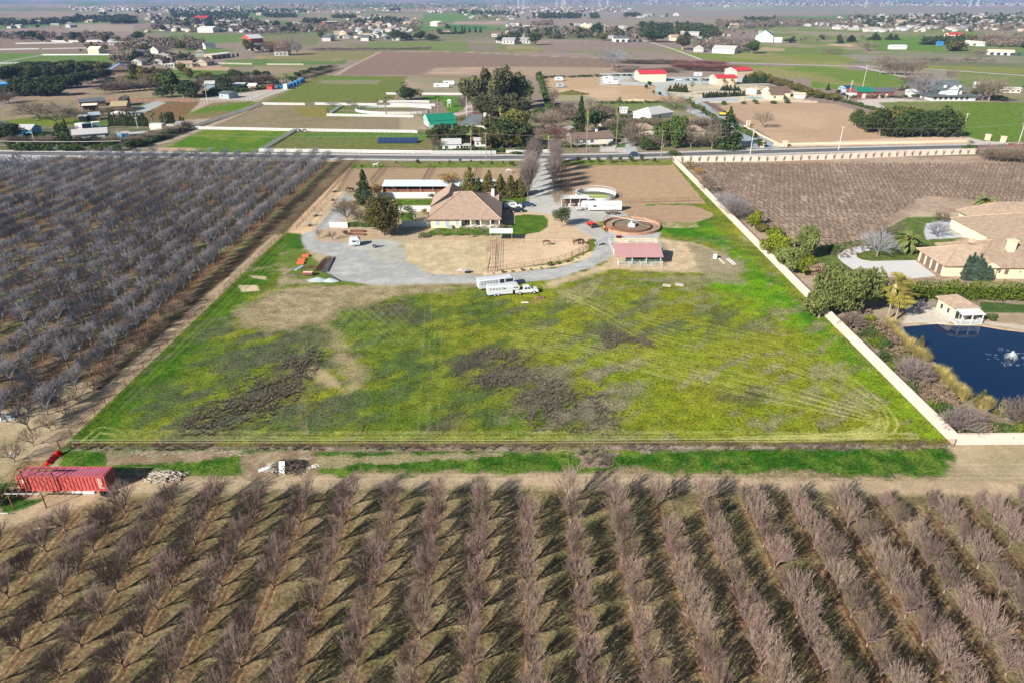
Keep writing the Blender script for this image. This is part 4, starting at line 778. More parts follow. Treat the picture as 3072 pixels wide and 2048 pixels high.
# white solid fences of the house garden
def solid(label, P, h=1.8, t=.12, mt='white'):
    o = P[0]; r = thing('privacy_fence', label, 'fence', (o[0], o[1], 0)); pl = [(x-o[0], y-o[1]) for x, y in P]; m = MB()
    for a, b in zip(pl[:-1], pl[1:]): m.bar((*a, h/2), (*b, h/2), t, h)
    m.build('panel', mt, r); p0 = None
    for x, y in resample(pl, 2.4):
        if p0 is None: p0 = MB().box(-.11,.11,-.11,.11,0,h+.15).build('post', mt, r, (x, y, 0))
        else: link('post', p0.data, r, (x, y, 0))
solid('white panel fence in front of the long stable behind the house', GL('B1',1085,530,1740,528), 2.1); solid('white panel fence between the garden lawns left of the house', GL('B1',1310,688,1770,688), 2.0)
solid('short white panel fence left of the clipped hedge', GL('B1',510,872,715,876), 1.7); solid('white panel fence in shade beside the round tree', GL('B1',1360,866,1730,864), 1.9)
# ------------------------------------------------------------------ the foreground yard at the lower left
def container():
    r = thing('shipping_container', 'long faded red corrugated shipping container on timbers by the dirt track', 'container', (-72.5, 80.0, 0)); L, W_, Hh = 12.9, 2.45, 2.62
    m = MB(); z0, z1 = .35, .35+Hh; n = 46; pr = [(.25+(L-.5)*i/n) for i in range(n+1)]
    for side, y, s in ((0, .06, 1), (1, W_-.06, -1)):
        for i in range(n):
            o0 = .055*s*(1 if (i//1) % 2 else -1); a, b = pr[i], pr[i+1]; f = .25*(b-a)
            pts = [(a, y-o0), (a+f, y+o0), (b-f, y+o0), (b, y-o0)] if i % 2 == 0 else [(a, y-o0), (b, y-o0)]
            pts = [(a, y), (a+f, y+.07*s*(1 if i % 2 else 0)), (b-f, y+.07*s*(1 if i % 2 else 0)), (b, y)]
            for (xa, ya), (xb, yb) in zip(pts[:-1], pts[1:]): m.add([(xa,ya,z0+.15),(xb,yb,z0+.15),(xb,yb,z1-.1),(xa,ya,z1-.1)], [(0,1,2,3) if side == 0 else (3,2,1,0)], 0)
    m.build('side_walls', 'con_red', r)
    m = MB()
    for i in range(n):
        a, b = pr[i], pr[i+1]; f = .25*(b-a); h1 = .03 if i % 2 else 0; pts = [(a, z1-.04), (a+f, z1-.04+h1), (b-f, z1-.04+h1), (b, z1-.04)]
        for (xa, za), (xb, zb) in zip(pts[:-1], pts[1:]): m.add([(xa,.1,za),(xb,.1,zb),(xb,W_-.1,zb),(xa,W_-.1,za)], [(0,1,2,3)])
    m.build('roof', 'con_roof', r)
    m = MB()
    for y in (0, W_-.12): m.box(0,L,y,y+.12,z0,z0+.15); m.box(.15,L-.15,y,y+.12,z1-.1,z1)
    for x in (0, L-.14):
        for y in (-.004, W_-.146): m.box(x,x+.14,y,y+.15,z0+.01,z1+.01)
        m.box(x,x+.14,.15,W_-.15,z1-.12,z1-.01); m.box(x,x+.14,.15,W_-.15,z0,z0+.12)
    m.build('frame', 'con_red', r)
    d_ = MB()
    for k_ in (0, 1):
        y = .16+k_*1.07; d_.box(L-.08, L-.02, y, y+1.05, z0+.13, z1-.13)
        for q in (.25,.8): d_.tube((L+.02, y+q, z0+.15), (L+.02, y+q, z1-.15), .03, None, 5, 1)
        d_.build('door', ['con_dark', 'steel'], r); d_ = MB()
    MB().box(.02,.08,.16,W_-.16,z0+.13,z1-.13).build('end_wall', 'con_dark', r)
    lm = MB()                                            # vertical white lettering strip and numbers near the doors
    lm.box(L-1.02,L-.94,-.055,-.05,z0+.6,z1-.25); lm.box(L-.62,L-.56,-.055,-.05,z0+1.2,z1-.3)
    for i in range(9): lm.box(L-.90,L-.74,-.055,-.05,z1-.32-i*.2,z1-.24-i*.2)
    for i in range(6): lm.box(L-.98+i*.13,L-.90+i*.13,-.055,-.05,z0+.55,z0+.68)
    lm.box(.75,.95,-.055,-.05,z0+1.5,z0+2.1); lm.build('markings', 'offwhite', r)
    b = MB(); b.box(7.6,10.9,-.25,.1,.02,.34); b.build('white_skid', 'white', r)
    b = MB()
    for x in (.3, 4.2, 11.2): b.box(x,x+.5,-.1,W_+.1,-.05,.34)
    b.build('timber', 'wood', r)
container()
x, y = G('K', 1070, 440); r = thing('tyre_heap', 'heap of dark tyres and rubble by the container door end', 'tyres', (x, y, 0)); rg = random.Random(3)
for i in range(6):
    m = MB(); cx, cy, cz = rg.uniform(-.8,.8), rg.uniform(-.3,.4), .15+.12*(i//3)
    for j in range(12):
        a0, a1 = j*PI/6, (j+1)*PI/6; m.tube((cx+.36*math.cos(a0), cy+.36*math.sin(a0), cz+.1*math.sin(a0+i)), (cx+.36*math.cos(a1), cy+.36*math.sin(a1), cz+.1*math.sin(a1+i)), .12, None, 5, 0, False)
    m.build('tyre', 'tyre', r)
# steel canopy frame in front of the container
x0, y0 = G('K', 135, 575); x1 = G('K', 465, 575)[0]; r = thing('steel_frame', 'bare rusty steel canopy frame standing in front of the red container', 'frame', (x0, y0, 0)); w_ = x1-x0
zf, zr = 2.55, 3.0
for x in (0, w_): MB().tube((x,0,-.1), (x,0,zf), .09, None, 6).build('post', 'rust', r)
for x in (.2, w_-.1): MB().tube((x,3.2,-.1), (x,3.2,4.35), .09, None, 6).build('post', 'rust', r)
MB().bar((-.5,0,zf+.08), (w_+.1,0,zf+.08), .12, .16).build('front_beam', 'steel', r); MB().bar((-.3,3.2,4.35), (w_+.5,3.2,4.35), .14, .2).build('rear_beam', 'rust', r)
for i in range(6):
    xx = -.45+i*(w_+.4)/5; MB().path([(xx-.15,-.5,zf-.15), (xx,0,zf+.2), (xx+.35,3.2,4.5), (xx+.55,3.8,4.35)], .055, 5).build('rafter', 'rust', r)
# log pile, brush heap with white boards, debris
def logs(label, k, x, y, n, L, mt, sx, sy, hh_, seed, rr=.07, name='log_pile', cat='wood pile'):
    X, Y = G(k, x, y); rg = random.Random(seed); r = thing(name, label, cat, (X, Y, 0)); m = MB()
    for i in range(n):
        a = rg.uniform(0, PI); t = rg.uniform(-1, 1); u = rg.uniform(-1, 1); hz_ = max(.05, hh_*(1-(t*t+u*u)*.6))*rg.uniform(.2, 1); l = L*rg.uniform(.5, 1); c = Vector((t*sx, u*sy, hz_)); d_ = Vector((math.cos(a), math.sin(a)*.7, rg.uniform(-.25,.25)))*l/2
        m.tube(c-d_, c+d_, rr*rg.uniform(.6,1.2), rr*.6, 5)
    m.build('branches', mt, r); return r
logs('heap of pale sawn logs beside the container shadow', 'B7', 1215, 470, 150, 1.5, 'log', 2.6, 1.2, .9, 11)
logs('dark brush heap behind the white boards', 'B7', 2120, 400, 240, 1.6, 'brush', 2.3, 1.6, 1.5, 12, .05, 'brush_heap', 'brush'); logs('small heap of pale dry branches left of the dark brush', 'B7', 2010, 400, 90, 1.3, 'log', 1.1, 1.3, .7, 13, .04, 'brush_heap', 'brush')
def board(label, k, a, b, wd, h0, h1, mt='white', name='board'):
    A = G(k, *a); B = G(k, *b); c = ((A[0]+B[0])/2, (A[1]+B[1])/2); r = thing(name, label, 'board', (*c, 0)); MB().bar((A[0]-c[0], A[1]-c[1], h0), (B[0]-c[0], B[1]-c[1], h1), wd, .12).build('slab', mt, r); return r
board('white board lying flat left of the brush heap', 'B7', (1900,425), (1995,400), .75, .1, .35); X, Y = G('B7', 2070, 445)
r = thing('old_door', 'white door leaning upright against the dark brush heap', 'door', (X, Y, 0)); MB().hexa([(-.45,0,0),(.45,0,0),(.45,.08,0),(-.45,.08,0),(-.45,.9,1.75),(.45,.9,1.75),(.45,.98,1.75),(-.45,.98,1.75)]).build('leaf', 'white', r)
X, Y = G('B7', 2285, 385); logs('low scatter of pale sticks right of the brush heap', 'B7', 2300, 385, 25, 1.0, 'offwhite', 1.0, .6, .15, 17, .04, 'stick_scatter', 'sticks')
logs('thin scatter of prunings on the meadow side of the track', 'B7', 1650, 290, 60, 1.1, 'log', 3.5, .8, .12, 18, .025, 'prunings', 'sticks'); logs('grey rubbish and prunings under the near fence', 'B7', 1150, 290, 50, .8, 'rock', 4.5, .8, .12, 19, .05, 'rubble', 'rubble')
# red mesh fencing at the fence corner
A = G('K', 430, 165); B = G('K', 572, 42); r = thing('mesh_fencing', 'crumpled bright red plastic fencing at the meadow corner', 'plastic fence', (*A, 0)); m = MB(); d_ = Vector((B[0]-A[0], B[1]-A[1], 0)); rg = random.Random(8); n = 22
P_ = [d_*(i/n)+Vector((rg.uniform(-.25,.25), rg.uniform(-.2,.2), 0)) for i in range(n+1)]; Hh = [rg.uniform(.25, .45)+.6*(i/n) for i in range(n+1)]
for i in range(n): m.add([P_[i], P_[i+1], P_[i+1]+Vector((.2,.1,Hh[i+1])), P_[i]+Vector((.2,.1,Hh[i]))], [(0,1,2,3)]); m.add([P_[i]+Vector((.2,.1,Hh[i])), P_[i+1]+Vector((.2,.1,Hh[i+1])), P_[i+1]+Vector((.75,.35,.05)), P_[i]+Vector((.75,.35,.05))], [(0,1,2,3)])
dm('mesh_red', (.75,.02,.01), .6, .08, 2); m.build('sheet', 'mesh_red', r)
def pump(label, k, x, y, s=1.0):
    X, Y = G(k, x, y); r = thing('pump', label, 'pump', (X, Y, 0), .4); MB().box(-1.1*s,1.1*s,-.5*s,.5*s,-.05,.15).build('slab', 'concrete', r); MB().tube((-.4*s,0,.15), (-.4*s,0,1.1*s), .35*s, None, 10).build('tank', 'white', r)
    MB().box(.1*s,.7*s,-.3*s,.3*s,.15,.75*s).build('motor', 'bluegrey', r); m = MB(); m.tube((-.4*s,-.3*s,.5*s),(-.4*s,-1.1*s,.3*s),.07*s).tube((.7*s,0,.4*s),(1.3*s,0,.4*s),.07*s); m.build('pipe', 'steel', r)
pump('white irrigation pump and tank on bare ground at the left picture edge', 'N', 60, 1135, 1.2); pump('small white valve box near the end of the little tree row', 'N', 115, 1465, .5)
fence('low_rail', 'short low white rail at the left picture edge below the frame', GL('K',-60,655,85,650), .5, (1.0,), 2, 'white', .05, .05); board('long weathered red plank lying under the first orchard row', 'K', (320,790), (570,765), .3, .15, .2, 'peach')
# bottom left scrub
bs = leafy('scrub_bush', 'dark green scrub bush at the left edge below the steel frame', 31, 'leaf_dark', 2.2, 2.6, .1, 900, .35, 7, .1); bs.location = (*G('K', 20, 520), 0)
# ------------------------------------------------------------------ buildings
def house(name, label, k, a, b, depth, eave, ridge, roof='tan_tile', wallm='cream', axis='x', hip=0, over=.5, wins=(), doors=(), chim=(), group=None, porch=None, open_front=False, glass='glass', cat='house', frames=True, posts=0, t=.18):
    """a, b: front corners on the plan; local x runs along the front, y goes back"""
    A = G(k, *a) if k else a; B = G(k, *b) if k else b; L = math.hypot(B[0]-A[0], B[1]-A[1]); rz = math.atan2(B[1]-A[1], B[0]-A[0])
    r = thing(name, label, cat, (A[0], A[1], 0), rz, group); D = depth
    if not open_front: MB().box(0,L,0,D,-.2,eave).build('wall', wallm, r)
    else:
        m = MB(); m.box(0,L,D-.15,D,-.1,eave); m.box(0,.15,0,D-.15,-.1,eave); m.box(L-.15,L,0,D-.15,-.1,eave); m.build('wall', wallm, r)
        for i in range(posts): MB().box(L*(i+.5)/posts-.1, L*(i+.5)/posts+.1, 0, .2, -.1, eave).build('post', wallm, r)
    rf = MB().roof(-over, L+over, -over, D+over, eave-.02, ridge, axis, hip, t, 0, 1 if (wallm and not hip) else None).build('roof', [roof, wallm], r)
    for (face, u, z, w, h) in list(wins)+[(*q, 1) if False else q for q in ()]:
        _open(r, face, u, z, w, h, L, D, 'window', glass, frames)
    for (face, u, w, h) in doors: _open(r, face, u, 0, w, h, L, D, 'door', 'offwhite' if name != 'barn' else 'white', False)
    for (x, y, z1, s) in chim: c_ = MB().box(x-s,x+s,y-s,y+s,eave,z1); c_.box(x-s-.1,x+s+.1,y-s-.1,y+s+.1,z1,z1+.15); c_.build('chimney', wallm, rf)
    return r
def _open(r, face, u, z, w, h, L, D, nm, mt, frame, fm='white'):
    e = .05
    def bx(u0, u1, z0, z1, d0, d1):
        if face == 'f': return (u0,u1,-d1,-d0,z0,z1)
        if face == 'b': return (u0,u1,D+d0,D+d1,z0,z1)
        if face == 'l': return (-d1,-d0,u0,u1,z0,z1)
        return (L+d0,L+d1,u0,u1,z0,z1)
    o = MB().box(*bx(u, u+w, z, z+h, -.02, .03)).build(nm, mt, r)
    if frame:
        m = MB(); f = .09; m.box(*bx(u-f, u+w+f, z-f, z, 0, e)); m.box(*bx(u-f, u+w+f, z+h, z+h+f, 0, e)); m.box(*bx(u-f, u, z, z+h, 0, e)); m.box(*bx(u+w, u+w+f, z, z+h, 0, e)); m.box(*bx(u+w/2-.03, u+w/2+.03, z, z+h, .035, e)); m.build('frame', fm, o)
# --- the ranch house
r = thing('ranch_house', 'single-storey cream ranch house with big tan tiled hip roofs and front porch', 'house', (-25.6, 208.8, 0))
m = MB(); m.box(0,9.2,0,26,-.2,2.9); m.box(9.2,21.6,2.2,16,-.2,2.9); m.build('wall', 'cream', r)
MB().box(9.2,21.9,-.5,2.2,-.1,.35).build('porch_floor', 'offwhite', r)
rf = MB().roof(-1.2,22.3,-.9,28,2.9,8.1,'x',9.8,.2).build('roof', 'pink_tile', r); c = MB().box(18.6,19.6,20,21,2.9,7.2); c.build('chimney', 'white', rf)
MB().roof(-1.6,11.2,13,27.4,2.95,7.7,'y',0,.2,0,1).build('wing_roof', ['pink_tile','dark'], r)
MB().roof(13.2,21.2,17.5,26.5,2.97,5.6,'x',0,.2,0,1).build('side_roof', ['pink_tile','cream'], r)
m = MB(); m.box(14,20.7,16,26,-.2,2.95).build('side_wall', 'cream', r)
p0 = None
for x in (9.5, 12.6, 15.7, 18.8, 21.6): MB().box(x-.16,x+.16,-.45,-.13,.35,2.9).build('porch_post', 'white', r)
for x0, x1 in ((9.66,12.44),(12.76,15.54),(15.86,18.64),(18.96,21.44)):
    m = MB(); n = 8
    for i in range(n):
        t0, t1 = i/n, (i+1)/n; zc = lambda t: 2.9-.55*(2*t-1)**4-.12
        m.add([(x0+(x1-x0)*t0,-.35,zc(t0)),(x0+(x1-x0)*t1,-.35,zc(t1)),(x0+(x1-x0)*t1,-.35,2.9),(x0+(x1-x0)*t0,-.35,2.9),(x0+(x1-x0)*t0,-.2,zc(t0)),(x0+(x1-x0)*t1,-.2,zc(t1)),(x0+(x1-x0)*t1,-.2,2.9),(x0+(x1-x0)*t0,-.2,2.9)], [(0,1,2,3),(7,6,5,4),(0,4,5,1)])
    m.build('arch', 'cream', r)
L, D = 9.2, 26
for (u, z, w, h) in ((1.6,.9,1.1,1.5),(4.6,.3,1.2,2.1),(7.9,.9,.8,1.3)): _open(r, 'f', u, z, w, h, L, D, 'window', 'bluegrey', True)
for (u, z, w, h) in ((10.6,.6,1.5,1.8),(14.2,.4,1.5,2.0),(18.4,.6,1.5,1.8)):
    o = MB().box(u,u+w,2.15,2.23,z,z+h).build('window', 'glass', r); m = MB(); m.box(u-.1,u,2.12,2.2,z-.1,z+h+.1); m.box(u+w,u+w+.1,2.12,2.2,z-.1,z+h+.1); m.box(u+w/2-.05,u+w/2+.05,2.12,2.15,z,z+h); m.build('frame', 'white', o)
for (x, y) in ((6,-.9),(5.2,-.8)): MB().box(x,x+.8,y,y+.7,0,1.1).build('cooling_unit', 'steel', r)
hr = leafy('porch_hedge', 'low clipped hedge with pale flowers along the ranch house porch', 41, 'leaf_olive', .9, .5, .1, 10, .2, 3, .02, flat=True); bpy.data.objects.remove(hr)
V_, Q_ = leaves(np.random.default_rng(5), [(i*.5, 0, .35, .45, .35, .4, 1) for i in range(26)], 900, .22); o = link('porch_hedge', npmesh('porch_hedge', V_, Q_, 'leaf_olive'), None, (-16.3, 208.0, 0)); tag(o, 'low hedge along the ranch house porch', 'hedge')
# long stable with white roof behind, its fascia open to the front
A = G('B1', 1130, 462); B = G('B2', 970, 462); r = thing('long_stable', 'long low stable with a pale metal roof behind the ranch house', 'stable', (*A, 0)); L = B[0]-A[0]
MB().hexa([(0,-1,2.5),(L,-1,2.5),(L,5.5,3.3),(0,5.5,3.3),(0,-1,2.62),(L,-1,2.62),(L,5.5,3.42),(0,5.5,3.42)]).build('roof', 'metal_roof', r); m = MB(); m.box(0,L,5,5.15,-.1,3.2); m.box(0,.15,0,5,-.1,2.6); m.box(L-.15,L,0,5,-.1,2.6)
for i in range(1, 9): m.box(L*i/9, L*i/9+.1, 1.2, 5, -.1, 2.0)
m.build('wall', 'greywood', r)
for i in range(10): MB().box(.05+(L-.3)*i/9, .2+(L-.3)*i/9, 0, .15, -.1, 2.5).build('post', 'greywood', r)
m = MB(); m.box(0,L,.9,1.0,.0,1.2); m.build('stall_front', 'rust', r)
# mauve-roofed pen shelter
r = thing('pole_barn', 'open livestock shelter with a mauve metal roof and white pipe pens', 'shelter', (28.9, 176.0, 0)); L = 11.6
MB().hexa([(-.6,-.6,2.2),(L+.6,-.6,2.2),(L+.5,5.6,4.1),(-.9,5.6,4.1),(-.6,-.6,2.32),(L+.6,-.6,2.32),(L+.5,5.6,4.22),(-.9,5.6,4.22)]).build('roof', 'mauve_roof', r)
MB().hexa([(-.9,5.62,4.1),(L+.5,5.62,4.1),(L+.5,8.2,2.9),(-.9,8.2,2.9),(-.9,5.62,4.2),(L+.5,5.62,4.2),(L+.5,8.2,3.0),(-.9,8.2,3.0)]).build('rear_roof', 'mauve_roof', r)
for x in (0, L/3, 2*L/3, L):
    for y, h in ((-.1,2.2),(7.8,2.9)): MB().box(x-.1,x+.1,y,y+.2,-.1,h).build('post', 'white', r)
for x in (L/3, 2*L/3): m = MB(); m.bar((x,.3,.7), (x,7.6,.7), .06, 1.3); m.build('divider', 'green_pipe', r)
MB().box(0,L,7.95,8.05,-.1,2.3).build('rear_wall', 'greywood', r)
fence('pipe_pen', 'white pipe pen fence in front of the mauve-roofed shelter', [(28.9,176),(28.7,173.8),(40.6,173.8),(40.5,176)], 1.6, (1.0,.75,.5,.25), 2.9, 'white', .03, .05)
fence('pipe_pen', 'green pipe gates between the posts of the mauve-roofed shelter', [(28.9,175.6),(40.4,175.6)], 1.5, (1.0,.8,.6,.4,.2), 1.45, 'green_pipe', .03, .04)
fence('pipe_pen', 'white pipe pen fence behind the mauve-roofed shelter', [(28.8,184.5),(28.6,193),(42.3,193),(42,184.5)], 1.7, (1.0,.66,.33), 2.6, 'white', .04, .05)
fence('pipe_pen', 'row of slanting green pipe panels right of the shelter pen', [(42.6,183.5),(43.4,192.5)], 1.7, (1.0,.75,.5,.25), .8, 'green_pipe', .03, .04)
logs('pale sand heap with branches behind the mauve-roofed shelter', 'E', 1190, 935, 45, 1.4, 'log', 1.1, .6, .6, 23, .06, 'branch_heap', 'branches')
# white open canopy over the corral corner
A = G('B2', 905, 1048); r = thing('canopy', 'flat white shade canopy over the corner of the sandy corral', 'canopy', (*A, 0)); MB().hexa([(-.3,.2,2.7),(6.7,.2,2.7),(6.7,3.9,3.0),(-.3,3.9,3.0),(-.3,.2,2.8),(6.7,.2,2.8),(6.7,3.9,3.1),(-.3,3.9,3.1)]).build('roof', 'white', r)
for x in (0,3.2,6.4):
    for y in (.4,3.7): MB().tube((x,y,-.1), (x,y,2.75), .06).build('post', 'steel', r)
# --- round pen
cx, cy = 30.6, 246.9; Rr = 7.3; r = thing('round_pen', 'white circular horse pen with solid lower wall and upright rails', 'pen', (cx, cy, 0)); n = 44
m = MB(); u = MB()
for i in range(n):
    a0, a1 = 2*PI*i/n, 2*PI*(i+1)/n; p0 = (Rr*math.cos(a0), Rr*math.sin(a0)); p1 = (Rr*math.cos(a1), Rr*math.sin(a1)); m.bar((*p0,.6), (*p1,.6), .08, 1.25); u.tube((*p0,2.1), (*p1,2.1), .06, None, 4, 0, False); u.tube((*p0,0), (*p0,2.12), .055, None, 4, 0, False)
m.build('kick_wall', 'white', r); u.build('uprights', 'white', r); dm('turf', (.26,.34,.03), .9, .2, 1); dm('pen_ground_shade', (.12,.13,.10), .9, .2, 1); dm('white_yellow', (.65,.62,.2), .8, .1, 1)
MB().prism([(5.6*math.cos(t)-.3, 4.9*math.sin(t)-1.6) for t in np.linspace(0, 2*PI, 24, endpoint=False)], .02, .06).build('grass_patch', 'turf', r)
MB().prism([(Rr*.97*math.cos(t), Rr*.97*math.sin(t)) for t in np.linspace(0, 2*PI, 32, endpoint=False)], -.02, .03).build('pen_floor', 'pen_ground_shade', r)  # floor colour darkened to carry the ring of shadow inside the wall
# --- horse walker
cx, cy = 38.0, 210.2; r = thing('horse_walker', 'circular horse walker with rusty kick walls and a spoked white hub', 'horse walker', (cx, cy, 0)); n = 36
def ring(R0, h0, h1, t, ys=1.0):
    m = MB()
    for i in range(n):
        a0, a1 = 2*PI*i/n, 2*PI*(i+1)/n; m.bar((R0*math.cos(a0), R0*ys*math.sin(a0), (h0+h1)/2), (R0*math.cos(a1), R0*ys*math.sin(a1), (h0+h1)/2), t, h1-h0)
    return m
dm('clay', (.36,.20,.13), .9, .15, 1); dm('clay2', (.38,.27,.19), .95, .15, 1); ring(9.0,-.1,.75,.12).build('outer_wall', 'clay', r); ring(6.1,-.1,.6,.12).build('inner_wall', 'rail_brown', r)
MB().prism([(8.9*math.cos(t), 8.9*math.sin(t)) for t in np.linspace(0, 2*PI, 36, endpoint=False)], -.05, .03).build('sand_track', 'clay2' if 'clay2' in M_ else 'peach', r); MB().prism([(6.0*math.cos(t), 6.0*math.sin(t)) for t in np.linspace(0, 2*PI, 36, endpoint=False)], 0, .06).build('inner_floor', 'shrub_brown', r)
m = MB()
for i in range(18): a = 2*PI*i/18; m.tube((9.05*math.cos(a), 9.05*math.sin(a), 0), (9.05*math.cos(a), 9.05*math.sin(a), 2.0), .05, None, 4)
for z in (2.0,1.4): m.path([(9.05*math.cos(t), 9.05*math.sin(t), z) for t in np.linspace(PI*1.05, PI*2.0, 20)], .035); m.path([(9.05*math.cos(t), 9.05*math.sin(t), z) for t in np.linspace(.1, PI, 20)], .035)
m.build('outer_rails', 'rust', r); m = MB(); m.box(-1,1,-.8,.8,0,1.1); m.tube((0,0,1.1),(0,0,2.4),.35,.3,10); m.build('hub', 'white', r)
for i in range(8):
    a = 2*PI*i/8+.4; MB().tube((0,0,2.2), (6.9*math.cos(a), 6.9*math.sin(a), 2.9 if math.sin(a) > -.3 else 2.2), .09, .06, 5).build('arm', 'whitemetal' if i % 2 else 'green_pipe', r)
# --- vehicles
def wheels(r, xs, yw, R0, tk=.25):
    for x in xs:
        for s in (-1, 1):
            w_ = MB().tube((x, s*yw-tk/2, R0), (x, s*yw+tk/2, R0), R0, None, 14).build('wheel', 'tyre', r); MB().tube((x, s*(yw+tk*.02)-tk*.53, R0), (x, s*(yw+tk*.02)+tk*.53, R0), R0*.55, None, 10).build('rim', 'whitemetal', w_)
def sideprof(pts, w, mi=0, tap=0.0):
    m = MB(); n = len(pts); zt = max(p[1] for p in pts); zb = min(p[1] for p in pts)
    yy = [w/2-tap*(p[1]-zb)/(zt-zb+1e-6) for p in pts]
    m.add([(p[0],-y,p[1]) for p, y in zip(pts, yy)]+[(p[0],y,p[1]) for p, y in zip(pts, yy)], [tuple(range(n)), tuple(range(2*n-1, n-1, -1))]+[(i, n+i, n+(i+1)%n, (i+1)%n) for i in range(n)], mi); return m
def pickup(label, X, Y, rz, mt='white', L=5.8, utility=False, sc=1.0, name='pickup_truck'):
    r = thing(name, label, 'pickup truck', (X, Y, 0), rz); r.scale = (sc,)*3
    sideprof([(0,.5),(.7,.5),(L,.45),(L+.02,.95),(L-.15,1.12),(L-1.35,1.22),(L-1.4,1.25),(2.0,1.25),(0,1.2)], 1.95).build('body', mt, r)
    cb = sideprof([(2.0,1.22),(L-1.45,1.22),(L-2.1,1.92),(2.2,1.95)], 1.85, 0, .16).build('cab', mt, r)
    m = MB(); y = .90
    for s in (-1, 1):
        for a, b in ((2.25,3.0),(3.1,3.85)): m.add([(a,s*(y+.03),1.32),(b,s*(y+.03),1.32),(b-.25 if b > 3.5 else b,s*(y-.10),1.8),(a+.05,s*(y-.10),1.8)], [(0,1,2,3) if s < 0 else (3,2,1,0)])
    m.add([(L-1.49,-.8,1.27),(L-1.49,.8,1.27),(L-2.07,.72,1.86),(L-2.07,-.72,1.86)], [(0,1,2,3)]); m.build('windows', 'glass', cb)
    MB().box(.15,1.9,-.8,.8,1.22,1.27).build('bed', 'dark', r)
    if utility:
        m = MB(); m.box(.05,1.9,-.95,-.6,1.25,1.75); m.box(.05,1.9,.6,.95,1.25,1.75); m.tube((-.3,-.9,2.3),(3.6,-.9,2.3),.04); m.tube((-.3,.9,2.3),(3.6,.9,2.3),.04)
        for x in (0,1.8,3.4):
            for s in (-.9,.9): m.tube((x,s,1.3),(x,s,2.3),.04)
        m.build('rack', mt, r)
    for s in (-.7,.7): MB().box(L-.02,L+.05,s-.18,s+.18,.75,.92).build('headlight', 'steel', r)
    MB().box(L-.05,L+.1,-.95,.95,.42,.6).build('bumper', 'steel', r); wheels(r, (1.05, L-1.05), .9, .42); return r
def car(label, X, Y, rz, mt='carblack', L=4.6, hh_=1.45, name='car'):
    r = thing(name, label, 'car', (X, Y, 0), rz)
    sideprof([(0,.35),(L,.35),(L,.7),(L-.9,.85),(L-1.1,.9),(.7,.95),(0,.85)], 1.8).build('body', mt, r); cb = sideprof([(.45,.93),(L-1.1,.9),(L-1.75,hh_),(1.0,hh_)], 1.7, 0, .2).build('cabin', 'glass', r)
    sideprof([(1.0,hh_),(L-1.75,hh_),(L-1.8,hh_+.04),(1.05,hh_+.04)], 1.32).build('roof', mt, r)
    wheels(r, (.85, L-.85), .82, .32, .2); return r
def trailer(label, X, Y, rz, L=8.5, W_=2.3, hh_=2.75, goose=2.6, slats=True, wins=(), name='horse_trailer', ax=(3.0,3.8), mt='whitemetal', wh=True):
    r = thing(name, label, 'horse trailer', (X, Y, 0), rz); z0 = .5
    m = MB(); pf = [(-W_/2,z0),(W_/2,z0),(W_/2,hh_-.25),(W_/2-.25,hh_),(-W_/2+.25,hh_),(-W_/2,hh_-.25)]
    m.add([(0,y,z) for y, z in pf]+[(L,y,z) for y, z in pf], [tuple(range(5,-1,-1)), tuple(range(6,12))]+[(i,(i+1)%6,6+(i+1)%6,6+i) for i in range(6)]); m.build('body', mt, r)
    if goose: sideprof([(L+.005,1.35),(L+goose*.8,1.35),(L+goose,1.6),(L+goose,2.3),(L+goose*.75,hh_-.02),(L+.005,hh_-.02)], W_-.02).build('nose', mt, r); MB().tube((L+goose*.7,0,.9),(L+goose*.7,0,1.4),.08).build('hitch', 'dark', r)
    else: m = MB().tube((L,-.6,.55),(L+1.3,0,.5),.07); m.tube((L,.6,.55),(L+1.3,0,.5),.07); m.build('drawbar', 'dark', r)
    m = MB()
    if slats:
        for s in (-1, 1):
            for z in slats if isinstance(slats, tuple) else (1.85, 2.15):
                x = .5
                while x < L*.62: m.box(x,x+.55,s*W_/2-.02,s*W_/2+.02,z,z+.11); x += .75
        m.build('vents', 'dark', r)
    for (x, z, w, h) in wins: MB().box(x,x+w,-W_/2-.03,-W_/2+.02,z,z+h).build('window', 'glass', r)
    if wh: wheels(r, ax, W_/2-.08, .36, .22); m = MB(); [m.box(x-.45,x+.45,-W_/2-.1,-W_/2+.02,.72,.82) for x in ax]; m.build('fender', mt, r)
    MB().box(-.03,.02,-W_/2+.15,W_/2-.15,z0+.1,hh_-.35).build('rear_door', mt, r); return r
# the white truck with the trailers in the meadow
a = math.atan2(155.3-154.2, 6.4-.8)
trailer('white horse trailer hitched to the white truck in the meadow', -6.1, 154.3, a, 6.2, 2.2, 2.65, 1.7, (1.75,2.05), ((4.0,1.75,.2,.3),(4.3,1.75,.2,.3),(6.5,1.85,.4,.3),(7.1,1.85,.4,.3)), ax=(1.7,2.6))
pickup('white crew-cab pickup truck parked on the meadow grass', .7, 155.4, a, 'white', 5.7, sc=1.0)
trailer('long pale stock trailer with slatted sides behind the hitched one', -8.5, 158.2, math.atan2(160.9-158.0, 9.2), 6.9, 2.3, 2.8, 2.3, (1.5,1.85,2.2), ((5.4,1.0,1.1,1.5),(6.9,1.6,1.9,.8)), name='stock_trailer', ax=(2.6,3.5))
trailer('large white horse trailer with a row of small windows by the round pen', 37.3, 228.7, PI, 11.4, 2.4, 3.1, 2.3, False, (), ax=(1.6,2.5,3.4), mt='white')
o = SC.objects[-1]
r = [q for q in bpy.data.objects if q.get('label', '').startswith('large white horse trailer')][0]
for i in range(5): MB().box(1.2+i*.95,1.55+i*.95,1.18,1.23,2.0,2.3).build('window', 'glass', r)
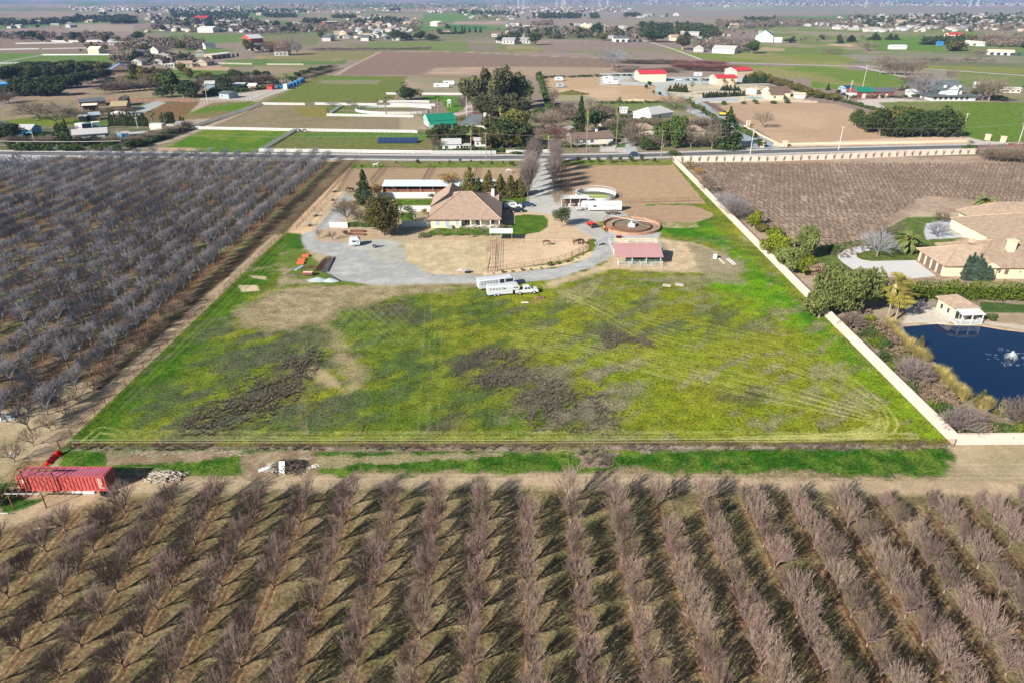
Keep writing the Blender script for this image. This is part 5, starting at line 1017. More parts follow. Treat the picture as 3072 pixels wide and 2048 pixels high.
MB().box(8.6,9.7,1.18,1.23,1.5,2.1).build('window', 'glass', r); MB().box(11.7,12.3,1.17,1.22,1.9,2.3).build('window', 'glass', r)
# yard vehicles by the house
X, Y = G('B2',1065,655); pickup('white utility truck with ladder racks beside the ranch house', X, Y+.6, .1, 'white', 6.2, True); X, Y = G('B2',1255,632); car('dark blue car parked beside the white utility truck', X, Y+.8, .05, 'darkblue', 4.9); X, Y = G('B2',950,625); car('pale silver car half hidden behind the utility truck', X-.5, Y+.9, .1, 'white', 4.2)
X, Y = G('B2',1185,700); pickup('black pickup truck parked below the white utility truck', X-1.3, Y+.4, .12, 'carblack', 4.9, sc=.95)
X, Y = G('A4',330,990); car('dark car driving along the road', X, Y+1.6, -.03, 'darkblue', 5.0, 1.65)
def small_trailer(label, k, x, y, rz, mt, L=3.0, W_=1.6, rail=.4, name='flat_trailer', cat='trailer'):
    X, Y = G(k, x, y); r = thing(name, label, cat, (X, Y, 0), rz); MB().box(0,L,-W_/2,W_/2,.5,.6).build('deck', mt, r); m = MB()
    for s in (-1, 1): m.tube((0,s*W_/2,.55+rail),(L,s*W_/2,.55+rail),.04); [m.tube((q*L/4,s*W_/2,.55),(q*L/4,s*W_/2,.55+rail),.03) for q in range(5)]
    m.build('side_rails', mt, r); m = MB().tube((L,-.4,.5),(L+1.2,0,.45),.05); m.tube((L,.4,.5),(L+1.2,0,.45),.05); m.build('drawbar', 'dark', r); wheels(r, (L*.5-.4, L*.5+.4), W_/2, .33, .2)
small_trailer('dark flat-bed utility trailer parked in front of the large horse trailer', 'E', 860, 505, .05, 'brush', 4.6, 1.9); small_trailer('small white trailer left of the large horse trailer', 'E', 430, 450, 0, 'white', 1.9, 1.3, .5)
def tractor(label, k, x, y, rz, mt, s=1.0, name='tractor', cat='tractor', deck=False):
    X, Y = G(k, x, y); r = thing(name, label, cat, (X, Y, 0), rz); r.scale = (s,)*3
    sideprof([(.9,.75),(2.6,.7),(2.65,1.25),(1.1,1.35)], .7).build('bonnet', mt, r); MB().box(.1,1.0,-.45,.45,.6,.9).build('chassis', 'dark', r); MB().box(.15,.65,-.25,.25,.9,1.3).build('seat', 'dark', r)
    m = MB()
    for q in (-.45,.45): m.tube((.05,q,.9),(.05,q,2.1),.04)
    m.tube((.05,-.45,2.1),(.05,.45,2.1),.04); m.build('roll_bar', mt, r)
    for q in (-1, 1): m = MB().box(-.1,.9,q*.62-.2,q*.62+.2,1.22,1.28); m.build('mudguard', mt, r)
    for q in (-1, 1): w_ = MB().tube((.4,q*.62-.17,.6),(.4,q*.62+.17,.6),.6,None,14).build('wheel', 'tyre', r); MB().tube((.4,q*.62-.18,.6),(.4,q*.62+.18,.6),.3,None,10).build('rim', mt, w_); w_ = MB().tube((2.2,q*.55-.1,.36),(2.2,q*.55+.1,.36),.36,None,12).build('wheel', 'tyre', r); MB().tube((2.2,q*.55-.11,.36),(2.2,q*.55+.11,.36),.18,None,10).build('rim', mt, w_)
    MB().tube((1.6,.25,1.3),(1.6,.25,1.8),.04).build('exhaust', 'dark', r)
    if deck: MB().box(2.9,3.5,-.9,.9,.2,.8).build('loader_bucket', mt, r); m = MB(); [m.bar((1.2,q,1.0),(3.0,q,.6),.08,.12) for q in (-.5,.5)]; m.build('loader_arm', mt, r)
tractor('red tractor parked on the gravel left of the horse walker', 'E', 700, 712, 1.9, 'red', 1.15, deck=True); tractor('small orange tractor at the left edge of the horse walker', 'E', 860, 745, .2, 'orange', .7, 'ride_on_mower', 'mower'); tractor('small red ride-on machine below the horse walker', 'E', 1035, 860, .5, 'red', .6, 'ride_on_mower', 'mower')
small_trailer('low grey harrow frame on the gravel loop beside the corral', 'E', 715, 940, -.6, 'steel', 2.2, 1.6, .1, 'harrow', 'harrow')
# shade shed with clutter left of the round pen
A = G('E', 215, 378); r = thing('open_shed', 'open-fronted shed with a thin white roof left of the round pen', 'shed', (*A, 0)); L = 9.6
MB().hexa([(-.3,-.6,2.6),(L,-.6,2.6),(L,2.8,2.9),(-.3,2.8,2.9),(-.3,-.6,2.72),(L,-.6,2.72),(L,2.8,3.02),(-.3,2.8,3.02)]).build('roof', 'white', r); MB().box(0,L-.3,2.5,2.6,-.1,2.75).build('rear_wall', 'wood', r)
for x in (0,L*.33,L*.66,L-.3): MB().box(x-.09,x+.09,-.1,.1,-.1,2.62).build('post', 'white', r)
dm('clutter', (.2,.17,.15), .9, .3, 3)
X, Y = G('E', 290, 395); r = thing('workshop_clutter', 'dark jumble of tools and machinery under the open shed', 'machinery', (X-1.5, Y, 0)); rg = random.Random(9)
for i in range(9): x = i*.8; MB().box(x,x+.5,rg.uniform(0,1),rg.uniform(1.1,1.6),0,rg.uniform(.4,1.2)).build('implement', ['clutter','rust','dark','offwhite'][i % 4], r)
# stacked stores beside the meadow corner (orange barriers, pipes, cart, gravel heap)
A = G('U', 330, 210)
for i, (x, y, l_) in enumerate(((385,200,'upper'),(310,285,'middle'),(285,345,'lower'))):
    X, Y = G('U', x, y); r = thing('barrier_stack', f'{l_} of three stacks of orange barriers at the gravel edge', 'barriers', (X, Y, 0), .12)
    for j in range(3): MB().bar((-1.0,j*.5-.5,.25+.18*(j%2)), (.9,j*.5-.5,.25+.18*(j%2)), .34, .42).build('barrier', 'orange', r)
r = thing('pipe_stack', 'stack of long rusty pipes lying beside the gravel loop', 'pipes', (*G('U',555,500), 0)); B = G('U', 760, 215); d_ = Vector((B[0]-r.location.x, B[1]-r.location.y, 0)); rg = random.Random(4)
for i in range(22): q = Vector((i*.15,rg.uniform(-.5,.5),.1+.1*(i%3))); MB().tube(q, q+d_*rg.uniform(.8,1.05), .06, None, 6).build('pipe', 'steel' if i in (9,) else 'rail_brown', r)
r = thing('pipe_stack', 'stack of silvery pipes and gutters right of the rusty pipes', 'pipes', (*G('U',700,520), 0)); B = G('U', 860, 220); d_ = Vector((B[0]-r.location.x, B[1]-r.location.y, 0))
for i in range(13): q = Vector((i*.14,rg.uniform(-.5,.8),.1+.11*(i%3))); MB().tube(q, q+d_*rg.uniform(.8,1.0), .055, None, 6).build('pipe', 'steel' if i % 3 else 'dark', r)
X, Y = G('U', 320, 600); r = thing('farm_cart', 'low maroon-sided wooden cart beside the gravel heap', 'cart', (X, Y, 0)); MB().box(0,2.6,0,1.3,.35,.45).build('deck', 'wood', r); dm('maroon', (.22,.06,.06), .8, .1, 2); m = MB(); m.box(0,2.6,-.05,0,.45,1.0); m.box(0,2.6,1.3,1.35,.45,1.0); m.box(-.05,0,-.05,1.35,.45,1.0); m.box(2.6,2.65,-.05,1.35,.45,1.0); m.build('sides', 'maroon', r); MB().box(.05,2.55,.05,1.25,.8,.95).build('load', 'peach', r)
def heap(label, k, x, y, rx, ry, h, mt, seed=0, name='gravel_heap', cat='heap'):
    X, Y = G(k, x, y); rg = random.Random(seed); m = MB(); nr_, na = 6, 16; vs_ = [(0,0,h)]
    for i in range(1, nr_+1):
        for j in range(na): t = i/nr_; a = 2*PI*j/na; q = 1+rg.uniform(-.12,.12); vs_.append((rx*t*q*math.cos(a), ry*t*q*math.sin(a), h*(1-t)**1.1*rg.uniform(.8,1.1)-(.05 if i == nr_ else 0)))
    f = [(0,1+j,1+(j+1)%na) for j in range(na)]+[(1+(i-1)*na+j,1+i*na+j,1+i*na+(j+1)%na,1+(i-1)*na+(j+1)%na) for i in range(1,nr_) for j in range(na)]
    m.add(vs_, f); o = m.build(name, mt, None, (X, Y, 0), 0, True); return tag(o, label, cat)
dm('gravelheap', (.36,.42,.42), .95, .12, 3, bump=.05); dm('sandheap', (.56,.44,.29), .95, .1, 1, bump=.05); dm('darkheap', (.24,.23,.21), .95, .1, 1)
heap('grey-blue gravel heap at the corner of the meadow', 'U', 640, 680, 3.2, 1.6, .9, 'gravelheap', 1); heap('second flatter gravel heap with a dark pipe lying on it', 'U', 880, 690, 2.6, 1.4, .7, 'gravelheap', 2); heap('low dark heap of rubbish left of the maroon cart', 'U', 130, 590, 2.0, .8, .6, 'brush', 3, 'rubbish_heap')
heap('pale sand heap behind the mauve-roofed shelter', 'E', 1180, 930, 2.6, 1.5, 1.1, 'sandheap', 4, 'sand_heap'); heap('low pale sand heap in the meadow beside the left fence', 'N', 1000+660, 0, .1, .1, .05, 'sandheap', 5, 'sand_heap'); bpy.data.objects.remove(bpy.data.objects[-1] if False else [o for o in bpy.data.objects if o.get('label','').startswith('low pale sand heap in')][0])
A = G('U', 760, 590); B = G('U', 1085, 710); r = thing('dark_pipe', 'long dark pipe lying across the gravel heap', 'pipe', (*A, 0)); MB().tube((0,0,.9), (B[0]-A[0], B[1]-A[1], .15), .09).build('tube', 'dark', r)
board('grey-blue sheet lying in the grass left of the pipes', 'U', (170,480), (330,390), 1.0, .06, .08, 'bluegrey', 'sheet'); logs('scatter of short dark posts between the orange barriers and pipes', 'U', 450, 410, 50, 1.4, 'rail_brown', 1.6, 1.2, .2, 21, .05, 'post_scatter', 'posts')
# things before the garden: raised beds, lattice, caravan, old machine
for i, (x, y, l_) in enumerate(((835,925,'rear'),(835,965,'front'))):
    X, Y = G('B1', x, y); r = thing('raised_bed', f'{l_} brown raised planting bed left of the round tree', 'planter', (X, Y, 0)); m = MB(); m.box(-2.2,2.2,-.6,-.5,0,.5); m.box(-2.2,2.2,.5,.6,0,.5); m.box(-2.2,-2.1,-.5,.5,0,.5); m.box(2.1,2.2,-.5,.5,0,.5); m.build('sides', 'rust', r); MB().box(-2.1,2.1,-.5,.5,.0,.38).build('soil', 'shrub_brown', r)
X, Y = G('B1', 745, 1085); r = thing('caravan', 'rounded silvery caravan parked on the gravel by the raised beds', 'caravan', (X, Y, 0), .1); m = MB(); pf = [(0,.5),(2.9,.5),(3.1,1.1),(3.0,1.9),(2.5,2.6),(.6,2.65),(.05,2.1),(-.1,1.2)]; b = sideprof([(p[0],p[1]) for p in pf], 2.3, 0, .25).build('body', 'whitemetal', r)
MB().box(.9,1.9,-1.14,-1.1,1.3,1.8).build('window', 'glass', r); MB().box(2.1,2.6,-1.15,-1.1,.7,2.0).build('door', 'bluegrey', r); wheels(r, (1.3,), 1.05, .33, .2)
X, Y = G('B1', 1060, 1110); tractor('small dark machine standing on the gravel right of the caravan', 'B1', 1020, 1110, .3, 'bluegrey', .75, 'garden_machine', 'machine')
logs('low rubbish and boards on the sand in front of the garden', 'B1', 1500, 1090, 30, 1.3, 'log', 1.8, .5, .3, 33, .07, 'board_scatter', 'boards'); logs('low pile of pale timber in the dry paddock', 'B2', 585, 1385, 40, 1.8, 'pallet', 1.5, .8, .5, 34, .08, 'timber_pile', 'timber')
X, Y = G('B2', 630, 1410); r = thing('water_trough', 'small dark box beside the pale timber pile', 'box', (X, Y, 0)); MB().box(-.5,.5,-.4,.4,0,.8).build('body', 'dark', r); MB().box(-.55,.55,-.45,.45,.8,.85).build('lid', 'bluegrey', r)
for (x, y, l_) in ((560,460,'topmost'),(540,560,'second'),(340,745,'third'),(270,860,'lowest')):
    X, Y = G('B1', x, y); r = thing('feeder', f'{l_} of the pen shelters and feeders in the sandy strip', 'feeder', (X, Y, 0), .8); MB().box(-.9,.9,-.5,.5,.9,1.0).build('roof', 'bluegrey' if y > 500 else 'offwhite', r); m = MB(); [m.tube((a,b,0),(a,b,.95),.05) for a in (-.8,.8) for b in (-.4,.4)]; m.build('legs', 'rail_brown', r); MB().box(-.6,.6,-.35,.35,.1,.5).build('trough', 'wood', r)
# right side odds and ends
X, Y = G('C4', 933, 483); r = thing('water_tank', 'small white tank on the dirt right of the shelter', 'tank', (X, Y, 0)); MB().tube((0,0,0),(0,0,1.2),.65,.6,14).build('drum', 'white', r)
for i, (a, b) in enumerate((((985,487),(1018,515)),((995,485),(1028,513)),((950,485),(975,510)))): board(f'white beam lying on the dirt beside the tank, {["middle","right","left"][i]} of three', 'C4', a, b, .35, .15, .15, 'white' if i < 2 else 'offwhite', 'beam')
for (a, l_) in (((712,608),'left'),((770,605),'right')):
    X, Y = G('C4', *a); r = thing('pallet', f'pale wooden pallet on the grass, {l_} of two', 'pallet', (X, Y, 0), -.35); m = MB(); [m.box(-1.0+i*.42,-.7+i*.42,-.7,.7,.12,.16) for i in range(5)]; m.build('slats', 'pallet', r); m = MB(); [m.box(-1.05,1.0,q-.05,q+.05,0,.12) for q in (-.6,0,.6)]; m.build('bearers', 'pallet', r)
logs('heap of dark red-brown rubble beside the white pickup truck', 'Z', 1880, 900, 60, .7, 'reed_red', 1.2, .6, .45, 35, .09, 'rubble_heap', 'rubble'); board('pale board lying in the grass below the pickup truck', 'Z', (1440,1005), (1610,1005), .6, .06, .06, 'pallet'); board('second pale board in the grass below the rubble', 'Z', (1660,990), (1890,985), .4, .06, .06, 'wood')
# horses
def horse(label, X, Y, rz, mt, graze=False, s=1.0):
    pts = [(-.75,0,1.32,.26),(-.25,0,1.30,.30),(.35,0,1.30,.28),(.65,0,1.38,.22)]; nk = [(.95,0,1.20 if graze else 1.75,.14),(1.2,0,.65 if graze else 2.05,.12),(1.45,0,.25 if graze else 1.85,.08)]
    me = bpy.data.meshes.new('horse'); bm = bmesh.new(); lay = bm.verts.layers.skin.verify(); V = []
    def vx(p, r, par=None):
        v = bm.verts.new(p); v[lay].radius = (r, r)
        if par is not None: bm.edges.new((par, v))
        V.append(v); return v
    a = None; sp = []
    for p in pts: a = vx(p[:3], p[3], a); sp.append(a)
    b = a
    for p in nk: b = vx(p[:3], p[3], b)
    for sd in (-1, 1):
        c_ = vx((-.78,sd*.2,1.05), .17, sp[0]); c_ = vx((-.62,sd*.2,.78), .09, c_); c_ = vx((-.85,sd*.2,.48), .06, c_); c_ = vx((-.78,sd*.2,.04), .055, c_)
        c_ = vx((.55,sd*.18,.95), .12, sp[3]); c_ = vx((.58,sd*.18,.50), .06, c_); vx((.58,sd*.18,.04), .055, c_)
    t = vx((-1.05,0,1.25), .06, sp[0]); t = vx((-1.15,0,.65), .05, t); V[0][lay].use_root = True
    bm.to_mesh(me); bm.free(); me.materials.append(M_[mt]); o = link('horse', me, None, (X, Y, 0), rz, (s,s,s)); md = o.modifiers.new('skin', 'SKIN'); md.use_smooth_shade = True; o.modifiers.new('sub', 'SUBSURF').levels = 1; o.modifiers['sub'].render_levels = 1
    return tag(o, label, 'horse')
for (k, x, y, rz, mt, g_, lb) in (('E',440,955,.4,'horse',True,'brown horse grazing at the right end of the sandy corral'),('E',500,945,2.6,'horse_dark',True,'dark brown horse standing beside the brown one in the corral'),
    ('B2',1565,1085,0,'horse',True,'lone brown horse eating in the middle of the sandy corral'),('B1',735,455,.2,'horse',True,'brown horse at the top of the pens near the orchard'),('B1',760,458,3.3,'horse_dark',False,'dark horse just right of the brown one in the pens'),
    ('B1',1050,168,.1,'horse_grey',False,'pale grey horse standing by the paddock fence near the road'),('B2',1125,235,2.9,'horse_grey',True,'small pale horse grazing in the paddock beyond the conifers'),('A2',1080,722,3.2,'horse_dark',True,'black horse at the junction of the white fences'),('A2',1155,726,3.0,'horse_dark',True,'second black horse grazing just right of the first by the white fence')):
    X, Y = G(k, x, y); horse(lb, X, Y, rz, mt, g_, 1.1)
# ------------------------------------------------------------------ planting round the house
def plant(o, k, x, y, s=None, rz=None):
    X, Y = G(k, x, y); o.location = (X, Y, 0)
    if s: o.scale = s if isinstance(s, tuple) else (s,s,s)
    o.rotation_euler.z = rnd.uniform(0, 6) if rz is None else rz; return o
plant(leafy('round_tree', 'huge dense rounded evergreen tree left of the ranch house', 51, 'leaf_olive', 12.6, 6.0, .1, 17000, .5, 34, .45, k=.47), 'B1', 1140, 965)
plant(leafy('conifer', 'tall dark pointed conifer behind the round tree', 52, 'leaf_dark', 11.5, 3.2, .6, 4500, .6, kind='cone'), 'B1', 925, 585, (1.2,1.2,1.05))
t = bare_proto('tree', 'wide russet half-bare tree left of the round evergreen', 53, 7.0, .95, 1.0, 'twig_tan', 'bark', (7,4,5,4), r0=.16, wob=.4); plant(t, 'B1', 715, 800, 1.05)
V_, Q_ = leaves(np.random.default_rng(3), lobes_round(np.random.default_rng(4), 3.4, 3.4, 3, 7.2, 8), 800, .3); link('leaves', npmesh('leaves', V_, Q_, 'leaf_gold'), t)
plant(bare_proto('tree', 'small brown bare tree between the russet tree and the round evergreen', 54, 4.2, .8, .6, 'twig_mauve', 'bark', (6,4,4,4)), 'B1', 850, 805)
plant(leafy('tree', 'golden-green bushy tree behind the dark conifer', 55, 'leaf_gold', 6, 3.2, .6, 900, .4, 8), 'B1', 1070, 520); plant(leafy('tree', 'grey-green airy tree at the foot of the dark conifer', 56, 'leaf_blue', 6.5, 2.8, 1, 1000, .4, 8), 'B1', 960, 640)
plant(leafy('tree', 'yellow-green rounded tree behind the ranch house roof', 57, 'leaf_gold', 7.5, 3.8, 1.5, 1400, .4, 10), 'B2', 435, 440)
for i, (x, y, h, w, l_) in enumerate(((660,500,10.1,3.2,'tallest conifer at the left end of the row behind the house'),(765,512,6.6,2.2,'short conifer second from the left in the row behind the house'),(890,512,8.8,2.8,'broad conifer third in the row behind the house'),(1025,512,7.6,2.5,'slim conifer fourth in the row behind the house'),(1150,510,7.4,2.5,'pointed conifer fifth in the row behind the house'),(1268,500,8.2,2.3,'last conifer of the row, beside the driveway trees'))):
    plant(leafy('conifer', l_, 60+i, 'leaf_olive' if i != 1 else 'leaf_dark', h*1.1, w*1.45, .3, 4200, .6, kind='cone'), 'B2', x, y)
plant(leafy('hedge_bush', 'dark hedge filling in below the row of conifers', 67, 'leaf_dark', 2.6, 1.5, 0, 1400, .35, 14, .1, kind='flat'), 'B2', 900, 505, (8.5,.9,1), 0)
for i, (x, y) in enumerate(((1345,540),(1362,480),(1385,420),(1392,350),(1400,290),(1408,230),(1415,180),(1418,130))):
    t = bare_proto('avenue_tree', 'tall bare mauve-grey tree lining the left side of the driveway', 70+i, 12.0, .17, 1.2, 'twig_mauve', 'bark', (7,6,6,3), 'bare trees on the left of the driveway', r0=.13, wob=.10, up=.7, twr=.026) if i < 2 else None
    if t: AV = globals().get('AV', [])+[t]; plant(t, 'B2', x, y)
    else: X, Y = G('B2', x, y); dup(AV[i % 2], (X, Y, 0), rnd.uniform(0, 6), rnd.uniform(.85, 1.05), 'tall bare mauve-grey tree lining the left side of the driveway', 'bare trees on the left of the driveway')
for i, (x, y) in enumerate(((1645,440),(1655,370),(1650,310),(1660,240),(1665,180),(1660,130))):
    X, Y = G('B2', x, y); dup(AV[i % 2], (X, Y, 0), rnd.uniform(0, 6), rnd.uniform(.78, .95), 'tall bare grey tree lining the right side of the driveway', 'bare trees on the right of the driveway')
plant(bare_proto('tree', 'small pale bare tree beside the open shed', 79, 5.5, .7, 1, 'twig_tan', 'bark', (6,4,4,3)), 'B2', 1680, 610)
plant(leafy('tree', 'round dark green tree on the sandy bank by the gravel', 80, 'leaf_dark', 7.0, 3.3, 1.6, 2600, .38, 12), 'B3', 160, 785)
for i, (x, y) in enumerate(((305,990),(490,985),(655,998),(830,985))): plant(bare_proto('fruit_tree', f'small bare fruit tree on the front lawn edge, {["first","second","third","fourth"][i]} from the left', 82+i, 2.7, .7, .6, 'twig_tan', 'bark', (5,4,4)), 'B2', x, y)
for (x, y, lb) in ((380,1000,'left'),(540,1020,'right')): plant(bare_proto('fruit_tree', f'{lb} small bare fruit tree beside the raised beds', 88+x, 3.2, .8, .6, 'twig_tan', 'bark', (5,4,4)), 'B1', x, y)
for i, (k, x, y, h, w, mt, lb) in enumerate((('B2',120,990,1.9,1.9,'leaf_green','rounded green shrub on the corner of the front lawn'),('B1',1430,690,2.6,2.3,'leaf_green','green shrub against the inner white garden fence'),('B1',1610,720,2.4,1.3,'leaf_gold','small russet shrub by the garden patio'),('B1',1480,800,3.4,2.0,'leaf_dark','dark shrub in the small fenced lawn'),('B1',1700,525,2.2,1.6,'leaf_dark','dark bush at the end of the stable fence'),('B2',1040,885,1.6,1.3,'shrub_brown','brown shrub at the porch corner'),('B1',690,960,1.6,1.0,'shrub_brown','thin brown shrub left of the raised beds'),('B3',200,135,2.6,3.2,'leaf_dark','dark bush at the head of the driveway fence'))):
    plant(leafy('shrub', lb, 90+i, mt, h, w, .1, 500, .3, 7, .06), k, x, y)
plant(leafy('hedge', 'clipped green hedge behind the raised beds', 99, 'leaf_green', 1.6, 1.2, 0, 1200, .28, 14, .05, kind='flat'), 'B1', 840, 868, (4.0,.7,1), 0)
ag = [leafy('agave', 'low spiky agave clump between the corral fence and the gravel', 110+i, 'leaf_gold' if i else 'leaf_olive', .7, .65, .02, 90, .35, 3, .04, group='agaves along the curved corral fence', flat=True, cat='agave') for i in range(2)]
put(ag, [(*G('B2', x, y), s) for x, y, s in ((940,1418,.5),(1050,1408,1.1),(1170,1396,.8),(1280,1384,1.0),(1380,1372,.6),(1495,1356,.7),(1600,1325,1.7),(1695,1308,1.3),(1800,1285,1.4))]+[(*G('E', x, y), s) for x, y, s in ((370,1185,.7),(450,1158,.7),(520,1110,.7))])
# small planted shrubs along the road strip
rs = [leafy('road_shrub', 'small dark shrub planted in the grass strip beside the road', 120+i, 'leaf_dark', 2.4, 1.1, .1, 160, .4, 5, .06, group='shrubs in the roadside strip', flat=True, cat='shrub') for i in range(2)]
put(rs, [(*G('B2', x, y), s) for x, y, s in ((50,125,.9),(305,130,.6),(430,130,.8),(555,112,.8),(675,108,.6),(800,130,.8),(925,135,.8),(1060,125,.6),(1140,150,.9),(1175,145,.8))]+[(*G('B3', x, y), s) for x, y, s in ((330,100,1.1),(450,100,1.2),(557,98,1.2),(680,105,1.4),(790,98,1.1),(905,95,1.5),(1015,85,1.3),(1150,95,1.0))]+[(*G('B1', x, y), s) for x, y, s in ((885,170,.6),(1290,130,.5),(1545,120,.8))])
plant(leafy('bush', 'rounded dark green bush at the corner of the pink wall by the road', 125, 'leaf_green', 4.2, 3.2, .2, 1500, .4, 8), 'A4', 835, 1015)
# ------------------------------------------------------------------ neighbour: house, pond, garden
r = thing('villa', 'large cream villa with sprawling tan tiled roofs and four garage doors', 'house', (112.6, 167.0, 0))
m = MB(); m.box(0,7,0,12.2,-.2,3.0); m.box(7.005,60,-1.6,14,-.2,3.1); m.box(33,44,38,50,-.2,3.1); m.build('wall', 'cream', r)
MB().roof(-.7,22,-.7,13.2,3.0,6.4,'x',6.5,.2).build('garage_roof', 'tan_tile', r); MB().roof(6.4,62,-2.3,17,3.1,7.6,'x',9,.2).build('main_roof', 'tan_tile', r)
MB().box(25.4,55.6,14.01,41.5,-.2,3.1).build('wing_wall', 'cream', r); MB().roof(25,56,12,42,3.15,8.2,'y',11,.2).build('middle_roof', 'tan_tile', r); MB().roof(32,56,36,51,3.1,7.8,'x',7,.2).build('rear_roof', 'tan_tile', r)
for i in range(4): _open(r, 'l', 1.1+i*2.75, 0, 1.9, 2.5, 7, 12.2, 'garage_door', 'brown_roof', False)
MB().box(7.6,11.8,-2.4,-1.61,-.2,3.4).build('gable_wall', 'cream', r); MB().roof(7.2,12.2,-3.0,4,3.35,5.0,'y',0,.18,0,1).build('gable_roof', ['tan_tile','cream'], r)
for (u, z, w, h, mt) in ((8.2,0,.9,2.2,'brown_roof'),(13.0,1.6,.5,.5,'glass'),(14.6,1.2,1.0,1.3,'brown_roof'),(18.5,1.7,.35,.35,'glass'),(20.0,1.7,.35,.35,'glass'),(20.5,.1,1.6,1.3,'glass'),(25,1.4,.5,.5,'glass'),(28,.9,1.4,1.3,'glass')):
    MB().box(u,u+w,-2.46 if u < 12 else -1.65,-2.38 if u < 12 else -1.58,z,z+h).build('window' if mt == 'glass' else 'shutter', mt, r)
m = MB(); m.box(17.2,19.0,3.0,4.4,5.0,8.6); m.box(17.0,19.2,2.8,4.6,8.6,8.8); m.build('chimney', 'cream', r)
for x in (10.5, 14.5): MB().roof(x,x+1.8,8,9.6,6.2,7.4,'y',0,.1).build('dormer', 'tan_tile', r)
r = thing('pond_house', 'small cream pavilion with tan roof and white deck over the pond', 'pavilion', (99.2, 138.6, 0), .06)
MB().box(.6,5.6,1.8,7.6,-.5,2.9).build('wall', 'cream', r); MB().roof(0,6.2,1.2,8.2,2.9,4.6,'y',2.6,.15).build('roof', 'tan_tile', r)
MB().box(0,5.8,-1.0,1.8,-.1,.12).build('deck', 'white', r); MB().hexa([(.5,-1.2,2.35),(5.9,-1.2,2.35),(5.9,1.8,2.8),(.5,1.8,2.8),(.5,-1.2,2.47),(5.9,-1.2,2.47),(5.9,1.8,2.9),(.5,1.8,2.9)]).build('porch_roof', 'white', r)
for x in (.8,3.2,5.6): MB().box(x-.08,x+.08,-1.0,-.84,.1,2.4).build('porch_post', 'white', r)
m = MB()
for z in (.35,.6,.85,1.05): m.bar((0,-1,z),(5.8,-1,z),.05,.1); m.bar((0,-1,z),(0,3.4,z),.05,.1); m.bar((5.8,-1,z),(5.8,1.8,z),.05,.1)
m.build('railing', 'white', r)
for (u, w) in ((1.2,.9),(2.3,.9),(4.2,.9)): MB().box(u,u+w,1.74,1.82,.1,2.2).build('french_door', 'glass' if u < 4 else 'wood', r)
for u in (3.2,5.6): MB().box(.55,.62,u,u+.7,.9,2.0).build('window', 'glass', r)
m = MB(); [m.tube((x,y,-1.5),(x,y,0),.12) for x in (.3,3,5.6) for y in (-.8,.8)]; m.build('stilts', 'white', r)
X, Y = G('B5', 1655, 815); r = thing('fountain', 'floating pond fountain throwing a spray of white water', 'fountain', (X, Y, -.22)); dm('spray', (.75,.8,.85), .5, .05, 3); m = MB(); rg = random.Random(2)
for i in range(42):
    a = rg.uniform(0, 6.28); R0 = rg.uniform(.1, 1.0); h = 2.6*(1-R0*.5); pp_ = [(R0*1.3*t*math.cos(a), R0*1.3*t*math.sin(a), 4*h*t*(1-t*.98)*.7+.02) for t in (0,.25,.5,.75,1)]; m.path(pp_, .014, 3)
m.build('jet', 'spray', r); m = MB()
for i in range(46):
    a = rg.uniform(0, 6.28); q = rg.uniform(2.4, 4.8); c = Vector((q*math.cos(a), q*math.sin(a), .015)); d_ = Vector((math.cos(a), math.sin(a), 0)); s_ = Vector((-d_.y, d_.x, 0)); m.add([c-d_*.35, c+s_*.04, c+d_*.35, c-s_*.04], [(0,1,2,3)])
m.build('ripples', 'spray', r); MB().tube((0,0,-.1),(0,0,.15),.5,None,12).build('float', 'dark', r)
# tall hedge
V_, Q_ = leaves(np.random.default_rng(6), [(x, 0+.6*math.sin(x), 2.2, 1.9, 2.2, 2.5, 1) for x in np.arange(0, 72, 1.3)], 15000, .45, .8); A = G('B4', 1110, 1185)
hd = thing('hedge', 'long tall bright green hedge between the villa and the pond', 'hedge', (A[0], 153.0, 0), -.035); link('foliage', npmesh('foliage', V_, Q_, 'hedge'), hd); MB().box(0,70,-.3,.3,-.1,2.8).build('stems', 'leaf_dark', hd)
V_, Q_ = leaves(np.random.default_rng(8), [(x, 0, 1.1, 1.2, 1.1, 1.2, 1) for x in np.arange(0, 8, 1.1)], 1500, .4, .8)
cyp = [leafy('cypress', 'slim dark cypress in the cluster at the villa corner', 130+i, 'leaf_blue', 5.8, .95, .1, 1100, .38, kind='column', group='cypresses at the villa corner') for i in range(2)]
put(cyp, [(116.6+i*.85, 164.6-.12*i, (1,1,[1.1,1.25,1.1,1.2,.95,.8,.7,.55][i])) for i in range(8)])
for k, x, y, h, r_, lb in (('B4',1390,800,6.2,4.6,'date palm with orange fruit stalks on the villa lawn'),('B4',1975,565,6.0,4.4,'date palm with orange fruit stalks behind the villa roof')): o = palm_date('date_palm', lb, int(x), h-2.6, r_); X, Y = G(k, x, y); o.location = (X, Y, 0) if x < 1500 else (158, 224, 0)
for x, y, h, lb, sd in ((1240,1352,10.8,'tall fan palm with a straw skirt, left of the pair by the pond',5),(1310,1350,9.2,'tall fan palm, right of the pair by the pond',6)): o = palm_fan('fan_palm', lb, sd, h, 3.6, 'frond_yellow'); X, Y = G('B4', x, y); o.location = (X, Y, 0)
